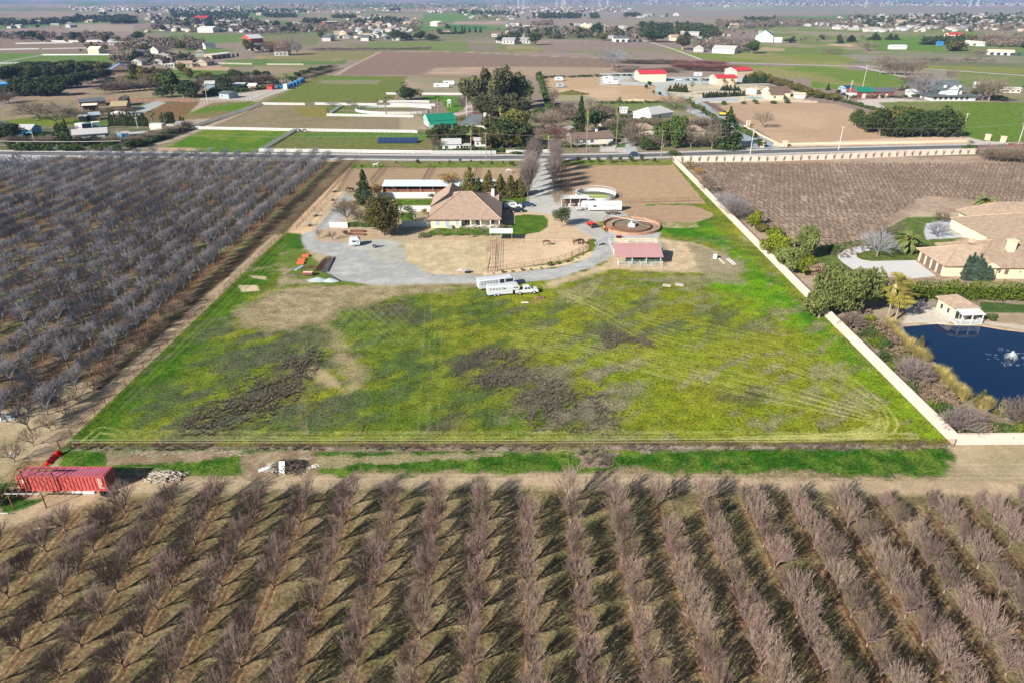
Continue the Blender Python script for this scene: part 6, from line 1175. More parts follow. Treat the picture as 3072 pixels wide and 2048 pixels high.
for i, (x, y, h, w, mt, lb) in enumerate(((860,1290,10.4,6.6,'leaf_pepper','very large drooping grey-green pepper tree overhanging the meadow wall'),(1050,1230,8.6,4.4,'leaf_pepper','right-hand drooping lobe of pepper trees next to the hedge'),(690,1330,6.6,3.6,'leaf_pepper','smaller drooping pepper tree spilling over the wall'),
    (330,880,7.8,3.6,'leaf_bright','yellow-green tree on the wall, left of the upper group'),(430,960,7.2,3.4,'leaf_pepper','grey-green tree in the middle of the upper group'),(575,860,8.6,3.3,'leaf_pepper','tall feathery tree at the right of the upper group'),(570,985,5.6,2.6,'leaf_bright','bright green round tree at the foot of the upper group'),(320,700,3.4,2.2,'leaf_bright','bright yellow-green bush between the vineyard and wall'),(165,600,4.6,2.2,'leaf_bright','small bright green tree above the wall beside the vineyard'),(230,640,2.4,1.8,'leaf_olive','olive bush beside the bright green tree at the wall'),(660,1000,3.8,2.2,'shrub_brown','brown-leaved small tree right of the bright round tree'),(810,800,1.8,1.6,'leaf_green','low green bush at the lawn edge by the drive'))):
    plant(leafy('pepper_tree' if 'pepper' in lb else 'tree', lb, 140+i, mt, h, w, h*.08, int(900*w*1.1)+900, .5, 18, .3, hang=.45 if 'pepper' in mt else .1, k=.42), 'B4', x, y, (1.1,1.1,1.14))
for i, (k, x, y, h, lb, mt, nl_) in enumerate((('B4',1160,838,8.2,'dark grey bare tree on the lawn island of the drive','twig_grey',(6,4,5,4)),('B4',1240,700,6.5,'brown bare tree beside the left date palm','twig_tan',(6,4,4,4)),('B4',1640,680,5.4,'small grey bare tree by the far drive','twig_grey',(6,4,4,3)),('B4',1680,560,4.0,'low bare shrub tree beyond the far drive','twig_tan',(6,4,4,3)),('B5',1240,1415,5.2,'wide pale grey bare tree in the corner of the pond garden','twig_mauve',(8,5,5,4)),('B5',1720,1370,5.5,'grey bare tree at the right edge by the pond','twig_tan',(8,5,5,4)),('B5',860,1015,5.4,'brown bare tree between the wall and the pond','twig_mauve',(8,5,5,4)),('B5',395,600,4.4,'brown bare tree at the foot of the pepper tree','twig_tan',(7,5,5,4)),
    ('B4',10,540,6.8,'dark bare tree against the meadow wall beside the vineyard','twig_tan',(7,5,5,3)),('B3',2000,700,7.5,'large dark bare tree casting shade beside the vineyard','twig_grey',(7,5,5,4)),('B3',1720,430,6.2,'bare tree leaning by the wall at the vineyard corner','twig_tan',(6,5,4,3)),('B3',1900,600,6,'thin bare tree above the wall beside the vineyard','twig_grey',(6,5,4,3)),('B4',1510,1280,3.6,'slender bare sapling on the pale pond terrace','twig_grey',(4,3,4)))):
    plant(bare_proto('bare_tree', lb, 170+i, h, 1.0, h*.15, mt, 'bark', nl_, r0=.15, wob=.4, up=.4, twr=.02), k, x, y)
for i, (x, y, h, w, mt, lb) in enumerate(((1500,170,3.4,3.0,'leaf_olive','olive-green bush at the top corner of the vineyard'),(1620,230,3.0,3.0,'leaf_gold','straw-coloured bush below the corner of the vineyard'),(1680,300,3.2,2.2,'shrub_brown','brown scrub beside the upper wall'))): plant(leafy('bush', lb, 190+i, mt, h, w, .1, 500, .35, 7, .06), 'B3', x, y)
# pond-side planting: shrubs and reeds
SH = [(610,600,1.7,1.8,'shrub_brown'),(560,720,1.4,1.6,'hedge'),(640,760,1.4,1.6,'leaf_green'),(520,660,1.5,1.7,'leaf_dark'),(700,700,1.5,1.8,'shrub_brown'),(660,840,1.5,1.8,'leaf_dark'),(740,880,1.5,1.7,'leaf_green'),(720,930,1.4,1.6,'hedge'),(800,860,1.8,2.2,'shrub_brown'),(930,960,1.7,2.2,'shrub_brown'),(860,1060,1.3,1.8,'leaf_green'),(950,1080,1.6,2.0,'shrub_brown'),(1040,1120,1.6,2.0,'shrub_brown'),(1030,1200,1.5,1.8,'shrub_brown'),(1090,1270,1.8,1.9,'leaf_dark'),(1140,1330,1.9,2.0,'leaf_green'),(1060,1240,1.5,1.5,'hedge'),(1190,1380,1.4,1.6,'leaf_dark'),(1370,1430,1.6,1.7,'leaf_dark'),(1440,1420,2.0,2.0,'shrub_brown'),(1530,1430,1.7,2.0,'leaf_green'),(1620,1430,1.8,2.0,'leaf_green'),(1710,1430,1.8,2.0,'hedge'),(1180,1180,1.6,1.8,'shrub_brown'),(480,600,1.3,1.6,'shrub_brown'),(540,540,1.2,1.3,'leaf_bright'),(1500,520,1.0,1.0,'leaf_green')]
for i, (x, y, h, w, mt) in enumerate(SH):
    nm = {'shrub_brown':'brown','leaf_dark':'dark green','leaf_green':'green','hedge':'bright green','leaf_bright':'yellow-green'}[mt]; gp = f'{nm} shrubs between the wall and the pond'
    plant(leafy('shrub', f'{nm} shrub in the bed between the pink wall and pond', 200+i, mt, h, w, .05, 650, .26, 8, .05, group=gp, flat=True, cat='shrub'), 'B5', x, y, (1.25,1.25,1.35))
rg = random.Random(44)
for nm, mt, n_ in (('brown', 'shrub_brown', 34), ('green', 'leaf_green', 22), ('olive', 'leaf_olive', 10)):
    ps = [leafy('shrub', f'low {nm} shrub filling the bed behind the pink wall', 300+i+n_, mt, 1.6, 1.6, .05, 520, .28, 7, .05, group=f'low {nm} shrubs filling the bed behind the pink wall', flat=True, cat='shrub') for i in range(2)]
    pts = []
    while len(pts) < n_:
        t = rg.random(); x = 480+t*720+(rg.uniform(0, 140+80*t) if nm != 'green' else rg.uniform(-20, 60)); y = 560+t*840
        if nm == 'green' and rg.random() < .4: x, y = rg.uniform(1280, 1756), rg.uniform(1395, 1435)
        pts.append((*G('B5', x, y), rg.uniform(.7, 1.35)))
    put(ps, pts)
rd = []
for i in range(2):
    rg = random.Random(i+60); m = MB()
    for j in range(320):
        a = rg.uniform(0, 6.28); q = rg.uniform(0, .5); b = Vector((q*math.cos(a), q*math.sin(a), 0)); e_ = b+Vector((math.cos(a)*rg.uniform(.2,1.0), math.sin(a)*rg.uniform(.2,1.0), rg.uniform(.8,1.7))); s_ = Vector((-math.sin(a), math.cos(a), 0))*.035; m.add([b-s_, b+s_, e_], [(0,1,2)])
    rd.append(tag(m.build('reed_clump', 'reed'), 'golden clump of reeds on the left bank of the pond', 'reeds', 'reed clumps along the pond bank'))
put(rd, [(*G('B5', x+dx, y+dy), rnd.uniform(1.0,1.6)) for x, y in ((700,570),(720,610),(745,650),(780,690),(820,720),(850,750),(890,780),(920,810),(960,840),(1060,930),(1090,960),(1120,990),(1160,1030),(1200,1070),(1230,1100),(1260,1130),(1400,1190),(1440,1200)) for dx, dy in ((0,0),(22,12))])
for (x, y, h, lb) in ((930,750,3.6,'small pointed conifer on the pond bank, upper of three'),(1410,1190,3.8,'small pointed conifer at the pond corner, middle of three'),(1565,1270,3.9,'small conifer at the lower right of the pond, lowest of three')): plant(leafy('young_conifer', lb, int(x), 'leaf_olive', h, 1.3, .2, 700, .28, kind='cone'), 'B5', x, y)
# vineyard
gV = 'dormant vines nearest in the vineyard'; VPp = []
for i in range(3):
    t_, c_ = branches(500+i, 1.35, 1.2, .45, (6,4,3), .06, .2, .016, 0, .5); c_.add(t_.v, t_.f); VPp.append(tag(c_.build('vine', 'vine'), 'low leafless brown vine in the vineyard rows nearest the villa', 'vine', gV))
VN = []; WALLX = lambda y: 74.5+4*(y < 230)
vb_ = GL('B4',0,300,380,700,760,740,1100,660,1290,560,1500,460,1880,460,2352,520)
lim = np.array(vb_)
for j in range(0, 60):
    Y0 = 171+j*2.45
    if Y0 > 299: break
    for i in range(0, 120):
        X0 = 76+i*1.75+(j%2)*.4
        px_ = X0/(Y0*C_+H*S_)*F+1536
        if px_ > 3190: break
        ylo = np.interp(X0, [76,84,92,104,112,126,150,170,190], [216,198,179,188,197,222,246,240,226])
        if Y0 < ylo: continue
        if rnd.random() < .06: continue
        VN.append((X0+rnd.uniform(-.2,.2), Y0+rnd.uniform(-.25,.25)))
VN.sort(key=lambda p: p[1]); put(VPp, [(p[0], p[1], rnd.uniform(.8,1.25)) for p in VN[:290]]); fv = []
for i in range(3): t_, c_ = branches(510+i, 1.4, 1.2, .45, (5,3,2), .06, .2, .035, 0, .5); c_.add(t_.v, t_.f); fv.append(quads_only(c_))
tag(scatter_mesh('vineyard', fv, [(p[0], p[1], rnd.uniform(.8,1.25), rnd.uniform(0,6.28)) for p in VN[290:]], 'vine'), 'the remaining dormant vines running back to the pink wall', 'vineyard', kind='stuff'); print('vines', len(VN))
# weeds in the meadow as one tufty mass
wd = []
for i in range(4):
    rg = random.Random(i+80); m = MB()
    for j in range(26):
        a = rg.uniform(0, 6.28); q = rg.uniform(0, .25); b = Vector((q*math.cos(a), q*math.sin(a), 0)); e_ = b+Vector((math.cos(a)*rg.uniform(.1,.4), math.sin(a)*rg.uniform(.1,.4), rg.uniform(.25,.6))); s_ = Vector((-math.sin(a), math.cos(a), 0))*.03; m.add([b-s_, b+s_, e_, e_], [(0,1,2,3)])
    wd.append((np.array(m.v), np.array(m.f)))
pts = []
for (P, n_) in ((GL('M',430,960,560,900,690,800,740,830,700,900,600,950,480,1000,420,985), 1000), (GL('M',1040,830,1120,800,1180,810,1230,850,1330,890,1420,960,1380,990,1300,995,1200,950,1180,900,1060,870), 1200), (GL('M',160,1025,2170,1018,2170,1026,160,1034), 600), (GL('M',1380,770,1480,755,1500,790,1400,800), 250), (GL('M',1330,1035,1400,1035,1390,1068,1345,1068), 250)):
    xs = [p[0] for p in P]; ys = [p[1] for p in P]; qx = nr.uniform(min(xs), max(xs), n_*3); qy = nr.uniform(min(ys), max(ys), n_*3); ok = (sdist(qx, qy, P)+nr.normal(size=len(qx))*2.5 > 0) & (fbm(qx, qy, 4, 3) > .45+nr.uniform(-.1,.1,len(qx))); pts += [(a, b, rnd.uniform(.5,1.2), rnd.uniform(0,6.28)) for a, b in zip(qx[ok][:n_], qy[ok][:n_])]
dm('weed', (.17,.145,.11), .95, .25, .3); tag(scatter_mesh('dry_weeds', wd, pts, 'weed'), 'dead grey-brown weeds in patches through the meadow', 'weeds', kind='stuff')
# ------------------------------------------------------------------ across the road: buildings
dm('bluewall', (.08,.27,.50), .8, .06, 1); dm('pinkwall', (.52,.36,.30), .85, .06, 1); dm('greyroof', (.42,.42,.42), .8, .08, 1); dm('shade_tan', (.45,.36,.25), .85, .08, 1)
house('cottage', 'small white cottage with grey shingle roof beside the road', 'W', (522,435), (714,432), 7.5, 2.9, 5.0, 'greyroof', 'white', wins=(('f',1.2,.9,1.4,1.2),('f',6.6,.9,1.3,1.2)), doors=(('f',4.4,.9,2.1),))
house('carport', 'low open carport with a pale roof between the cottage and palm', 'W', (735,436), (808,436), 5, 2.4, 2.9, 'greyroof', 'white', open_front=True, posts=3); house('bungalow', 'little white outbuilding right of the palm by the road', 'W', (868,390), (985,388), 6, 2.6, 3.8, 'greyroof', 'white', wins=(('f',.8,.8,1,1),('f',3,.8,1,1)))
r = house('barn', 'mint-walled barn with a bright green metal roof', 'W', (380,205), (662,187), 11.5, 4.2, 7.2, 'green_roof', 'mint', over=.4, doors=(('l',3.4,3.4,3.6),)); MB().hexa([(0,-3.6,2.7),(20.5,-3.6,2.7),(20.5,-.4,3.9),(0,-.4,3.9),(0,-3.6,2.8),(20.5,-3.6,2.8),(20.5,-.4,4.0),(0,-.4,4.0)]).build('lean_to', 'green_roof', r); MB().box(-.04,-.001,0,11.5,-.1,.9).build('base_band', 'maroon', r)
for i in range(6): MB().box(.3+i*3.9,.5+i*3.9,-3.5,-3.3,-.1,2.7).build('post', 'mint', r)
house('slate_house', 'slate-roofed house with a white chimney among the trees', 'W', (690,215), (990,232), 14, 3.2, 7.2, 'slate_roof', 'offwhite', hip=6, chim=((13.5,6,8.6,.6),), wins=(('f',3,1,1.4,1.3),('f',9,1,1.4,1.3)))
house('ranch', 'long brown-roofed white ranch house right of the shaded gateway', 'A3', (1905,870), (2345,850), 10, 2.8, 5.2, 'brown_roof', 'white', hip=0, chim=((14,6,6.0,.5),), wins=(('f',2,1,1.2,1),('f',5,1,1.6,1.2),('f',9,1,1.6,1.2)), doors=(('f',13,4.8,2.3),))
house('white_house', 'white house with a shiny grey hip roof amid bare trees', 'A4', (560,600), (795,565), 14, 3.2, 6.5, 'greyroof', 'white', hip=5, wins=(('f',2,1,1.5,1.3),('f',7,1,1.5,1.3))); house('shed', 'small white shed beside the thin palm', 'A4', (220,517), (300,517), 5, 2.8, 3.6, 'metal_roof', 'white', wins=(('f',1,.9,.6,.7),('f',2.4,.9,.6,.7)))
house('tan_house', 'house with a reddish-tan roof behind the large light green tree', 'A4', (440,760), (612,750), 12, 2.8, 5.0, 'tan_tile', 'offwhite', hip=4); house('tan_house', 'right-hand reddish-tan roof between the bare trees', 'A4', (1010,775), (1160,770), 11, 2.8, 5.0, 'tan_tile', 'offwhite', hip=4); house('carport', 'white carport right of the large light green tree', 'A4', (985,672), (1058,670), 6, 2.6, 3.1, 'white', 'white', open_front=True, posts=2); house('garage', 'dark-doored white garage behind the reddish-tan roof', 'A4', (512,690), (640,688), 6, 2.7, 3.4, 'white', 'white', doors=(('f',3.6,2.4,2.2),))
house('shed', 'cream shed beside the slim cypresses behind the brown-roofed ranch', 'A3', (1865,750), (1915,735), 5, 2.8, 3.6, 'greyroof', 'cream'); house('trailer_home', 'pink-roofed white camper behind the round dark tree', 'A3', (2270,670), (2352,655), 5, 2.6, 3.2, 'peach', 'white', cat='camper')
# red-roofed farm
house('red_barn', 'cream barn with a red metal roof, largest of the red-roofed three', 'A4', (432,168), (725,165), 17, 6.0, 8.6, 'red_roof', 'cream', doors=(('f',15,2,.6),)); house('red_barn', 'cream building with a red roof, in the middle behind the palms', 'A4', (1282,205), (1505,200), 14, 5.2, 7.4, 'red_roof', 'peach'); house('red_barn', 'cream barn with a red roof, farthest right by the cypress row', 'A4', (1500,118), (1680,108), 16, 5.2, 7.6, 'red_roof', 'peach', doors=(('l',3,6,4),))
house('brown_house', 'brown-roofed cream house at the top of the gate drive', 'A4', (1880,368), (2018,366), 13, 3.2, 6.2, 'brown_roof', 'cream', wins=(('f',2,1,1.6,1.4),)); house('brown_house', 'gabled left wing of the brown-roofed cream house', 'A4', (1780,320), (1895,345), 15, 3.2, 6.8, 'brown_roof', 'cream', axis='y', wins=(('f',2,1,1.2,1.6),)); house('brown_house', 'right wing of the brown-roofed house in shade', 'A4', (2010,330), (2085,330), 12, 3.2, 6.0, 'brown_roof', 'offwhite', axis='x')
house('garden_house', 'pale outbuilding with small trees right of the brown-roofed house', 'A4', (2150,350), (2260,352), 6, 2.6, 3.6, 'peach', 'offwhite'); house('garden_house', 'pale pink gate house between the white fence and brown roof', 'A4', (1605,300), (1720,310), 7, 3.0, 4.4, 'peach', 'offwhite', axis='y')
X, Y = G('A4', 1700, 350); r = thing('swimming_pool', 'small green swimming pool below the brown-roofed house', 'pool', (X, Y, 0)); MB().prism([(7*math.cos(t), 3.6*math.sin(t)) for t in np.linspace(0, 2*PI, 18, endpoint=False)], 0, .1).build('water', 'teal', r); MB().prism([(8*math.cos(t), 4.6*math.sin(t)) for t in np.linspace(0, 2*PI, 18, endpoint=False)], 0, .06).build('surround', 'concrete', r)
heap('dark cone of gravel beside the red-roofed barn', 'A4', 325, 165, 9, 6, 4.0, 'darkheap', 8); heap('low mound of pale sand on the bare lot', 'A4', 400, 375, 14, 4, 1.2, 'sandheap', 9, 'sand_mound'); heap('grey-green brush mound on the bare lot', 'A3', 1890, 305, 14, 7, 3.0, 'leaf_olive', 10, 'brush_mound'); heap('brown dirt mound in the field left of the rusty fence', 'A1', 1130, 312, 10, 3, 1.4, 'brush', 12, 'dirt_mound')
# far right farmhouse and green-roofed barn
r = house('farmhouse', 'white two-storey farmhouse with steep dark roof and full porch', 'A5', (1320,378), (1812,378), 14, 3.2, 4.6, 'slate_roof', 'white', over=2.2, hip=8, wins=[('f',2+i*3.7,.6,2.0,1.8) for i in range(7)]); MB().box(7,22,2.5,13,3,8.0).build('upper_wall', 'white', r); MB().roof(3.5,25.5,1.5,14.5,7.0,12.6,'x',6.5,.2).build('main_roof', 'slate_roof', r); MB().box(11,18,.5,2.5,3,7.4).build('gable_wall', 'white', r); MB().roof(10.6,18.4,.1,6,7.2,10.2,'y',0,.2,0,1).build('gable_roof', ['slate_roof','white'], r)
for x in (8.5,18.7): MB().box(x,x+1.4,1.6,3.0,8.3,9.9).build('dormer', 'white', r)
house('stable', 'long barn with green and grey metal roof on the right', 'A5', (520,352), (690,348), 15, 4.2, 6.8, 'green_roof', 'maroon', doors=(('f',3,3,3),)); house('stable', 'grey-roofed right half of the long green barn', 'A5', (700,348), (905,345), 14, 4.0, 6.2, 'slate_roof', 'maroon', doors=(('f',3,2,2.6),('f',8,2,2.6))); house('shed', 'small shed with dark blue roof left of the green barn', 'A5', (385,290), (480,285), 8, 3, 4.6, 'darkblue', 'bluegrey'); house('box_trailer', 'white box trailer in front of the green barn', 'A5', (415,350), (505,348), 4, 3.0, 3.2, 'white', 'white', over=.02, cat='trailer')
house('greenhouse', 'long low white sheds at the right edge beyond the farmhouse', 'A5', (2130,290), (2310,292), 6, 3.2, 3.8, 'white', 'offwhite', wins=[('f',1+i*4,.8,2,1.2) for i in range(5)]); house('motorhome', 'white motorhome on the grass right of the farmhouse', 'A5', (1795,238), (1865,240), 3.5, 4.2, 4.5, 'white', 'white', over=.02, cat='motorhome', wins=(('f',1,1.6,2,1.2),)); house('garage', 'white-walled shed between the bare tree and farmhouse', 'A5', (1090,335), (1160,335), 7, 3.5, 5, 'white', 'white')
# left of the lane
house('bungalow', 'white and blue bungalow with a pale roof behind the roadside bushes', 'A1', (820,828), (1195,800), 10, 3.0, 5.2, 'greyroof', 'white', wins=(('f',8,1,2.2,1.4),('f',14,1,2,1.4)), doors=(('f',4,1,2.1),)); house('bungalow', 'blue-walled house with a grey roof at the left', 'A1', (355,770), (470,735), 9, 3.2, 5.4, 'greyroof', 'bluewall', axis='y', wins=(('f',2,1,1.4,1.4),)); house('bungalow', 'grey-roofed blue house cut by the left edge', 'A1', (-30,725), (75,705), 9, 3.4, 5.4, 'slate_roof', 'bluewall', wins=(('f',2,1,1.4,1.4),))
house('shed', 'blue shed right of the pale-roofed bungalow', 'A1', (1350,808), (1450,795), 6, 2.8, 3.4, 'greyroof', 'bluewall'); house('carport', 'open carport with a flat grey roof near the lane', 'A1', (1440,812), (1650,795), 6, 2.8, 3.0, 'greyroof', 'white', open_front=True, posts=4, over=.3); house('box_trailer', 'white box trailer left of the teal one', 'A1', (838,700), (915,705), 4, 3.2, 3.4, 'white', 'white', over=.02, cat='trailer'); house('box_trailer', 'teal box trailer beside the white one', 'A1', (918,705), (1022,690), 4, 3.0, 3.1, 'teal', 'darkblue', over=.02, cat='trailer'); house('box_trailer', 'white and teal truck box left of the cypress row', 'A1', (1025,680), (1115,672), 4, 2.8, 3.0, 'offwhite', 'mint', over=.02, cat='trailer')
house('shed', 'pink shed with a white roof behind the cypress row', 'A1', (1240,600), (1390,590), 8, 3.2, 4.4, 'white', 'pinkwall', axis='y'); house('shed', 'small white-roofed shed with a dark opening', 'A1', (880,610), (962,608), 5, 3.0, 3.4, 'white', 'dark', over=.4); house('shed', 'brown and blue roofed shed between the small sheds', 'A1', (1000,600), (1112,592), 7, 3, 4.4, 'bluegrey', 'wood'); house('barn', 'long low blue-roofed barn below the rusty fence', 'A1', (885,452), (1172,432), 14, 3.0, 4.6, 'slate_roof', 'wood', cat='barn'); house('barn', 'open pale-roofed barn in front of the blue-roofed one', 'A1', (925,500), (1075,492), 9, 3.6, 4.4, 'offwhite', 'wood', over=.6, open_front=True, posts=4)
house('barn', 'brown barn with a straw-coloured roof left of the white posts', 'A1', (1230,505), (1400,498), 16, 3.4, 5.6, 'thatch', 'wood'); house('barn', 'dark shed at the right end of the straw-roofed barn', 'A1', (1320,440), (1395,438), 10, 4.4, 6, 'thatch', 'dark', axis='y'); house('white_sheds', 'row of white camper roofs beside the lane', 'A1', (1655,700), (1790,700), 4.5, 2.8, 3.1, 'white', 'offwhite', over=.05, cat='camper'); house('white_sheds', 'low white trailer right of the fan palms', 'A1', (1940,668), (2020,668), 4, 2.4, 2.7, 'white', 'white', over=.05, cat='trailer')
house('container', 'blue shipping container in the shade of the dark trees', 'A1', (470,310), (590,305), 4, 2.8, 2.9, 'bluegrey', 'bluewall', over=.0, cat='container'); house('container', 'second blue container, lighter, beside the first', 'A1', (600,300), (668,298), 4, 2.8, 2.9, 'bluegrey', 'bluewall', over=.0, cat='container'); house('blue_sheds', 'blue-roofed buildings at the left edge below the dark trees', 'A1', (-20,245), (180,232), 12, 3, 4.5, 'blue_roof', 'bluewall', cat='shed'); house('white_shed', 'long white roof showing above the dark tree belt', 'A1', (470,40), (590,40), 14, 4, 5, 'white', 'bluegrey', cat='shed')
house('grey_house', 'small grey house with a white front by the lane', 'A2', (218,350), (322,358), 9, 3.2, 4.6, 'slate_roof', 'bluegrey', axis='x', wins=(('f',2,1,1.2,1.2),)); house('cottage', 'cream and pink cottage behind the post-and-rail lane fence', 'A2', (535,262), (618,262), 7, 3.2, 4.8, 'offwhite', 'pinkwall', wins=(('f',1.5,.8,1,1.4),)); house('shed', 'small red shed left of the blue tarpaulins', 'A2', (738,258), (797,258), 6, 3.0, 4.0, 'maroon', 'red_barn'); house('house', 'grey-roofed house half hidden by the trees near the white pole', 'A2', (60,248), (165,245), 9, 3.4, 5.6, 'greyroof', 'bluegrey'); house('greenhouse', 'pale greenhouse between the conifers and cottage', 'A2', (380,245), (480,248), 8, 3, 4.2, 'metal_roof', 'mint')
house('storage', 'white painted box between the blue tarpaulins', 'A2', (922,252), (962,252), 4, 3.6, 3.7, 'white', 'white', over=.0, cat='box')
for i, (x, y) in enumerate(((858,245),(968,245),(1000,232),(1035,220),(1070,205),(1105,190),(1130,178))): house('tarpaulin', 'blue tarpaulin-covered stack in the row beside the lane', 'A2', (x,y), (x+(66 if i == 0 else 32),y-3), 5, 2.6, 3.1, 'darkblue' if i == 0 else 'blue', 'blue', over=.1, group='blue tarpaulin stacks by the lane', cat='tarpaulin')
house('barn', 'barn with a bright blue roof and dark gable, far left', 'T1', (985,655), (1160,648), 15, 3.5, 8.5, 'blue_roof', 'wood', axis='y', over=1.2); house('barn', 'long cream stable with a row of dark doorways', 'T1', (1872,528), (2035,508), 10, 4.6, 5.8, 'offwhite', 'shade_tan', wins=[('f',3+i*8.5,0,4,3.4) for i in range(6)], frames=False); house('barn', 'red barn with a white roof beside the tall bare trees', 'T1', (2215,385), (2325,378), 20, 6.5, 12, 'white', 'red_barn', over=.6); house('barn', 'cream barn with a white arched door, far left', 'T1', (780,478), (875,478), 16, 5, 8.4, 'offwhite', 'cream'); house('house', 'house with a white gable above the green field, far left', 'T1', (1815,436), (1905,432), 10, 5, 8, 'slate_roof', 'white')
house('barn', 'white barn with a green roof far right', 'T3', (2190,372), (2345,375), 45, 8, 17, 'green_roof', 'white', axis='y', over=.6, doors=(('f',28,12,7),)); house('barn', 'large white barn on the horizon side of the vineyard', 'T3', (650,278), (742,278), 30, 9, 15, 'white', 'cream', axis='y'); house('barn', 'dark red barn with a pale roof among far trees', 'T2', (635,225), (750,222), 22, 7, 9, 'greyroof', 'maroon'); house('barn', 'cream square building in the far red-brown field', 'T2', (1560,232), (1622,236), 25, 8, 11, 'offwhite', 'peach'); house('barn', 'arched white roofed hall right of the striped vineyard', 'T3', (942,372), (1078,372), 20, 5, 8, 'slate_roof', 'white', wins=[('f',4+i*9,0,5,3.5) for i in range(5)], frames=False)
house('barn', 'long blue-roofed white shed in the right-hand pasture', 'T4', (1180,438), (1315,438), 10, 4, 5.6, 'metal_roof', 'white'); house('villa', 'white house with arcades in the far right field', 'T4', (2025,485), (2260,492), 12, 4, 6, 'peach', 'white', wins=[('f',3+i*7,0,4,3) for i in range(9)], frames=False, cat='house'); house('barn', 'long white roofs by the dark hedge, far right', 'T4', (1640,378), (1940,410), 14, 4, 6, 'offwhite', 'white', cat='shed'); house('barn', 'red-roofed shed group, far right', 'T4', (1690,330), (1810,330), 16, 4, 7, 'red_roof', 'peach'); house('box', 'bright blue tarpaulin beside the far dark bushes', 'T4', (1605,405), (1640,405), 10, 5, 6, 'blue', 'blue', cat='tarpaulin')
house('long_shed', 'long red-roofed shed in the far left treeline', 'T1', (1715,190), (1830,190), 40, 10, 14, 'red_roof', 'maroon'); house('white_shed', 'cluster of large white sheds in the far left', 'T1', (1745,290), (1880,290), 40, 8, 11, 'white', 'offwhite'); house('terracotta_house', 'orange-roofed house before the far dark trees', 'T3', (1450,362), (1520,362), 18, 5, 9, 'pink_tile', 'cream'); house('green_shed', 'pale green-roofed sheds among far bare trees', 'T3', (1665,372), (1810,375), 20, 4, 7, 'mint', 'white'); house('white_house', 'white house with pale roofs at the edge of the far green field', 'T3', (1810,470), (2005,478), 18, 5, 9, 'greyroof', 'white')
# vehicles in the lot and yards
for i in range(9): X, Y = G('A4', 905+i*43, 155+(3 if i % 3 else 0)); car('parked car in the line before the red-roofed buildings', X, Y, rnd.uniform(0,6), ('white','silver','carblack','whitemetal','darkblue')[i % 5], 4.8, 1.6); [o for o in SC.objects if o.name.startswith('car')][-1]
for o in [o for o in SC.objects if o.get('label') == 'parked car in the line before the red-roofed buildings']: o['group'] = 'cars parked at the red-roofed farm'
for i, (k, x, y, L, rz, lb) in enumerate((('A4',62,202,10,0,'white camper trailer at the left of the gravel lot'),('A4',30,150,9,.2,'second white camper behind the first on the gravel lot'),('A3',1705,160,7,0,'white trailer at the left corner of the bare lot'),('A3',1720,232,6,0,'low grey trailer on the bare lot'),('A4',1035,110,7,0,'white box truck behind the parked cars'),('A3',375,235,12,0,'white camper in the clearing left of the tall gums'),('A3',480,205,9,0,'white camper behind the first in the clearing'),('A3',2240,190,9,0,'white camper at the right edge of the bare lot'))):
    X, Y = G(k, x, y); trailer(lb, X, Y, rz, L, 2.6, 3.2, 0, False, ((2,1.6,2,.8),), 'camper', (3,4), 'white' if i != 3 else 'bluegrey')
for (k, x, y, mt, rz, lb) in (('A3',2300,865,'carblack',.1,'black car in front of the brown-roofed ranch'),('A4',95,862,'carblack',.05,'dark car on the pale forecourt beside the thin palm'),('A3',720,915,'carblack',0,'black car under the open carport'),('A5',340,318,'carblack',.1,'dark car beside the white box trailer at the green barn'),('A1',1175,845,'silver',0,'silver car parked before the pale-roofed bungalow'),('A5',1220,360,'silver',.2,'silver car among those at the white farmhouse'),('A5',2170,885,'red',.2,'red car half hidden by the bare trees at right edge')):
    X, Y = G(k, x, y); car(lb, X, Y, rz, mt, 4.6, 1.5)
X, Y = G('A4', 1370, 545); r = thing('excavator', 'yellow digger on the drive beside the tall dark conifer', 'digger', (X-3, Y, 0)); MB().box(0,4,-1.2,1.2,.2,1.0).build('tracks', 'dark', r); MB().box(.2,3.6,-1.1,1.1,1.0,2.0).build('body', 'yellow', r); MB().box(2.0,3.4,-.9,.2,2.0,3.1).build('cab', 'glass', r); m = MB().bar((3.4,.5,1.8),(6.5,.5,3.4),.4,.5); m.bar((6.5,.5,3.4),(8.2,.5,1.2),.3,.4); m.box(7.9,8.8,0,1,.4,1.2); m.build('arm', 'yellow', r)
A = G('A2', 1952, 850); r = thing('solar_array', 'row of dark blue panels standing in the green paddock', 'solar panels', (*A, 0)); B = G('A3', 190, 855); L = B[0]-A[0]
for i in range(8): MB().hexa([(L*i/8+.1,0,.3),(L*(i+1)/8-.1,0,.3),(L*(i+1)/8-.1,5.2,1.9),(L*i/8+.1,5.2,1.9),(L*i/8+.1,0,.38),(L*(i+1)/8-.1,0,.38),(L*(i+1)/8-.1,5.2,1.98),(L*i/8+.1,5.2,1.98)]).build('panel', 'darkblue', r); MB().box(L*(i+.5)/8-.08,L*(i+.5)/8+.08,4.9,5.06,0,1.75).build('leg', 'steel', r)
X, Y = G('A3', 545, 450); r = thing('playhouse', 'little white tower on the lawn right of the fan palm', 'play tower', (X, Y, 0)); m = MB(); [m.box(a-.1,a+.1,b-.1,b+.1,0,2.4) for a in (-1,1) for b in (-1,1)]; m.build('legs', 'offwhite', r); MB().box(-1.2,1.2,-1.2,1.2,2.4,4.0).build('cabin', 'mint', r); MB().roof(-1.5,1.5,-1.5,1.5,4.0,5.0,'x',1.2).build('roof', 'white', r)
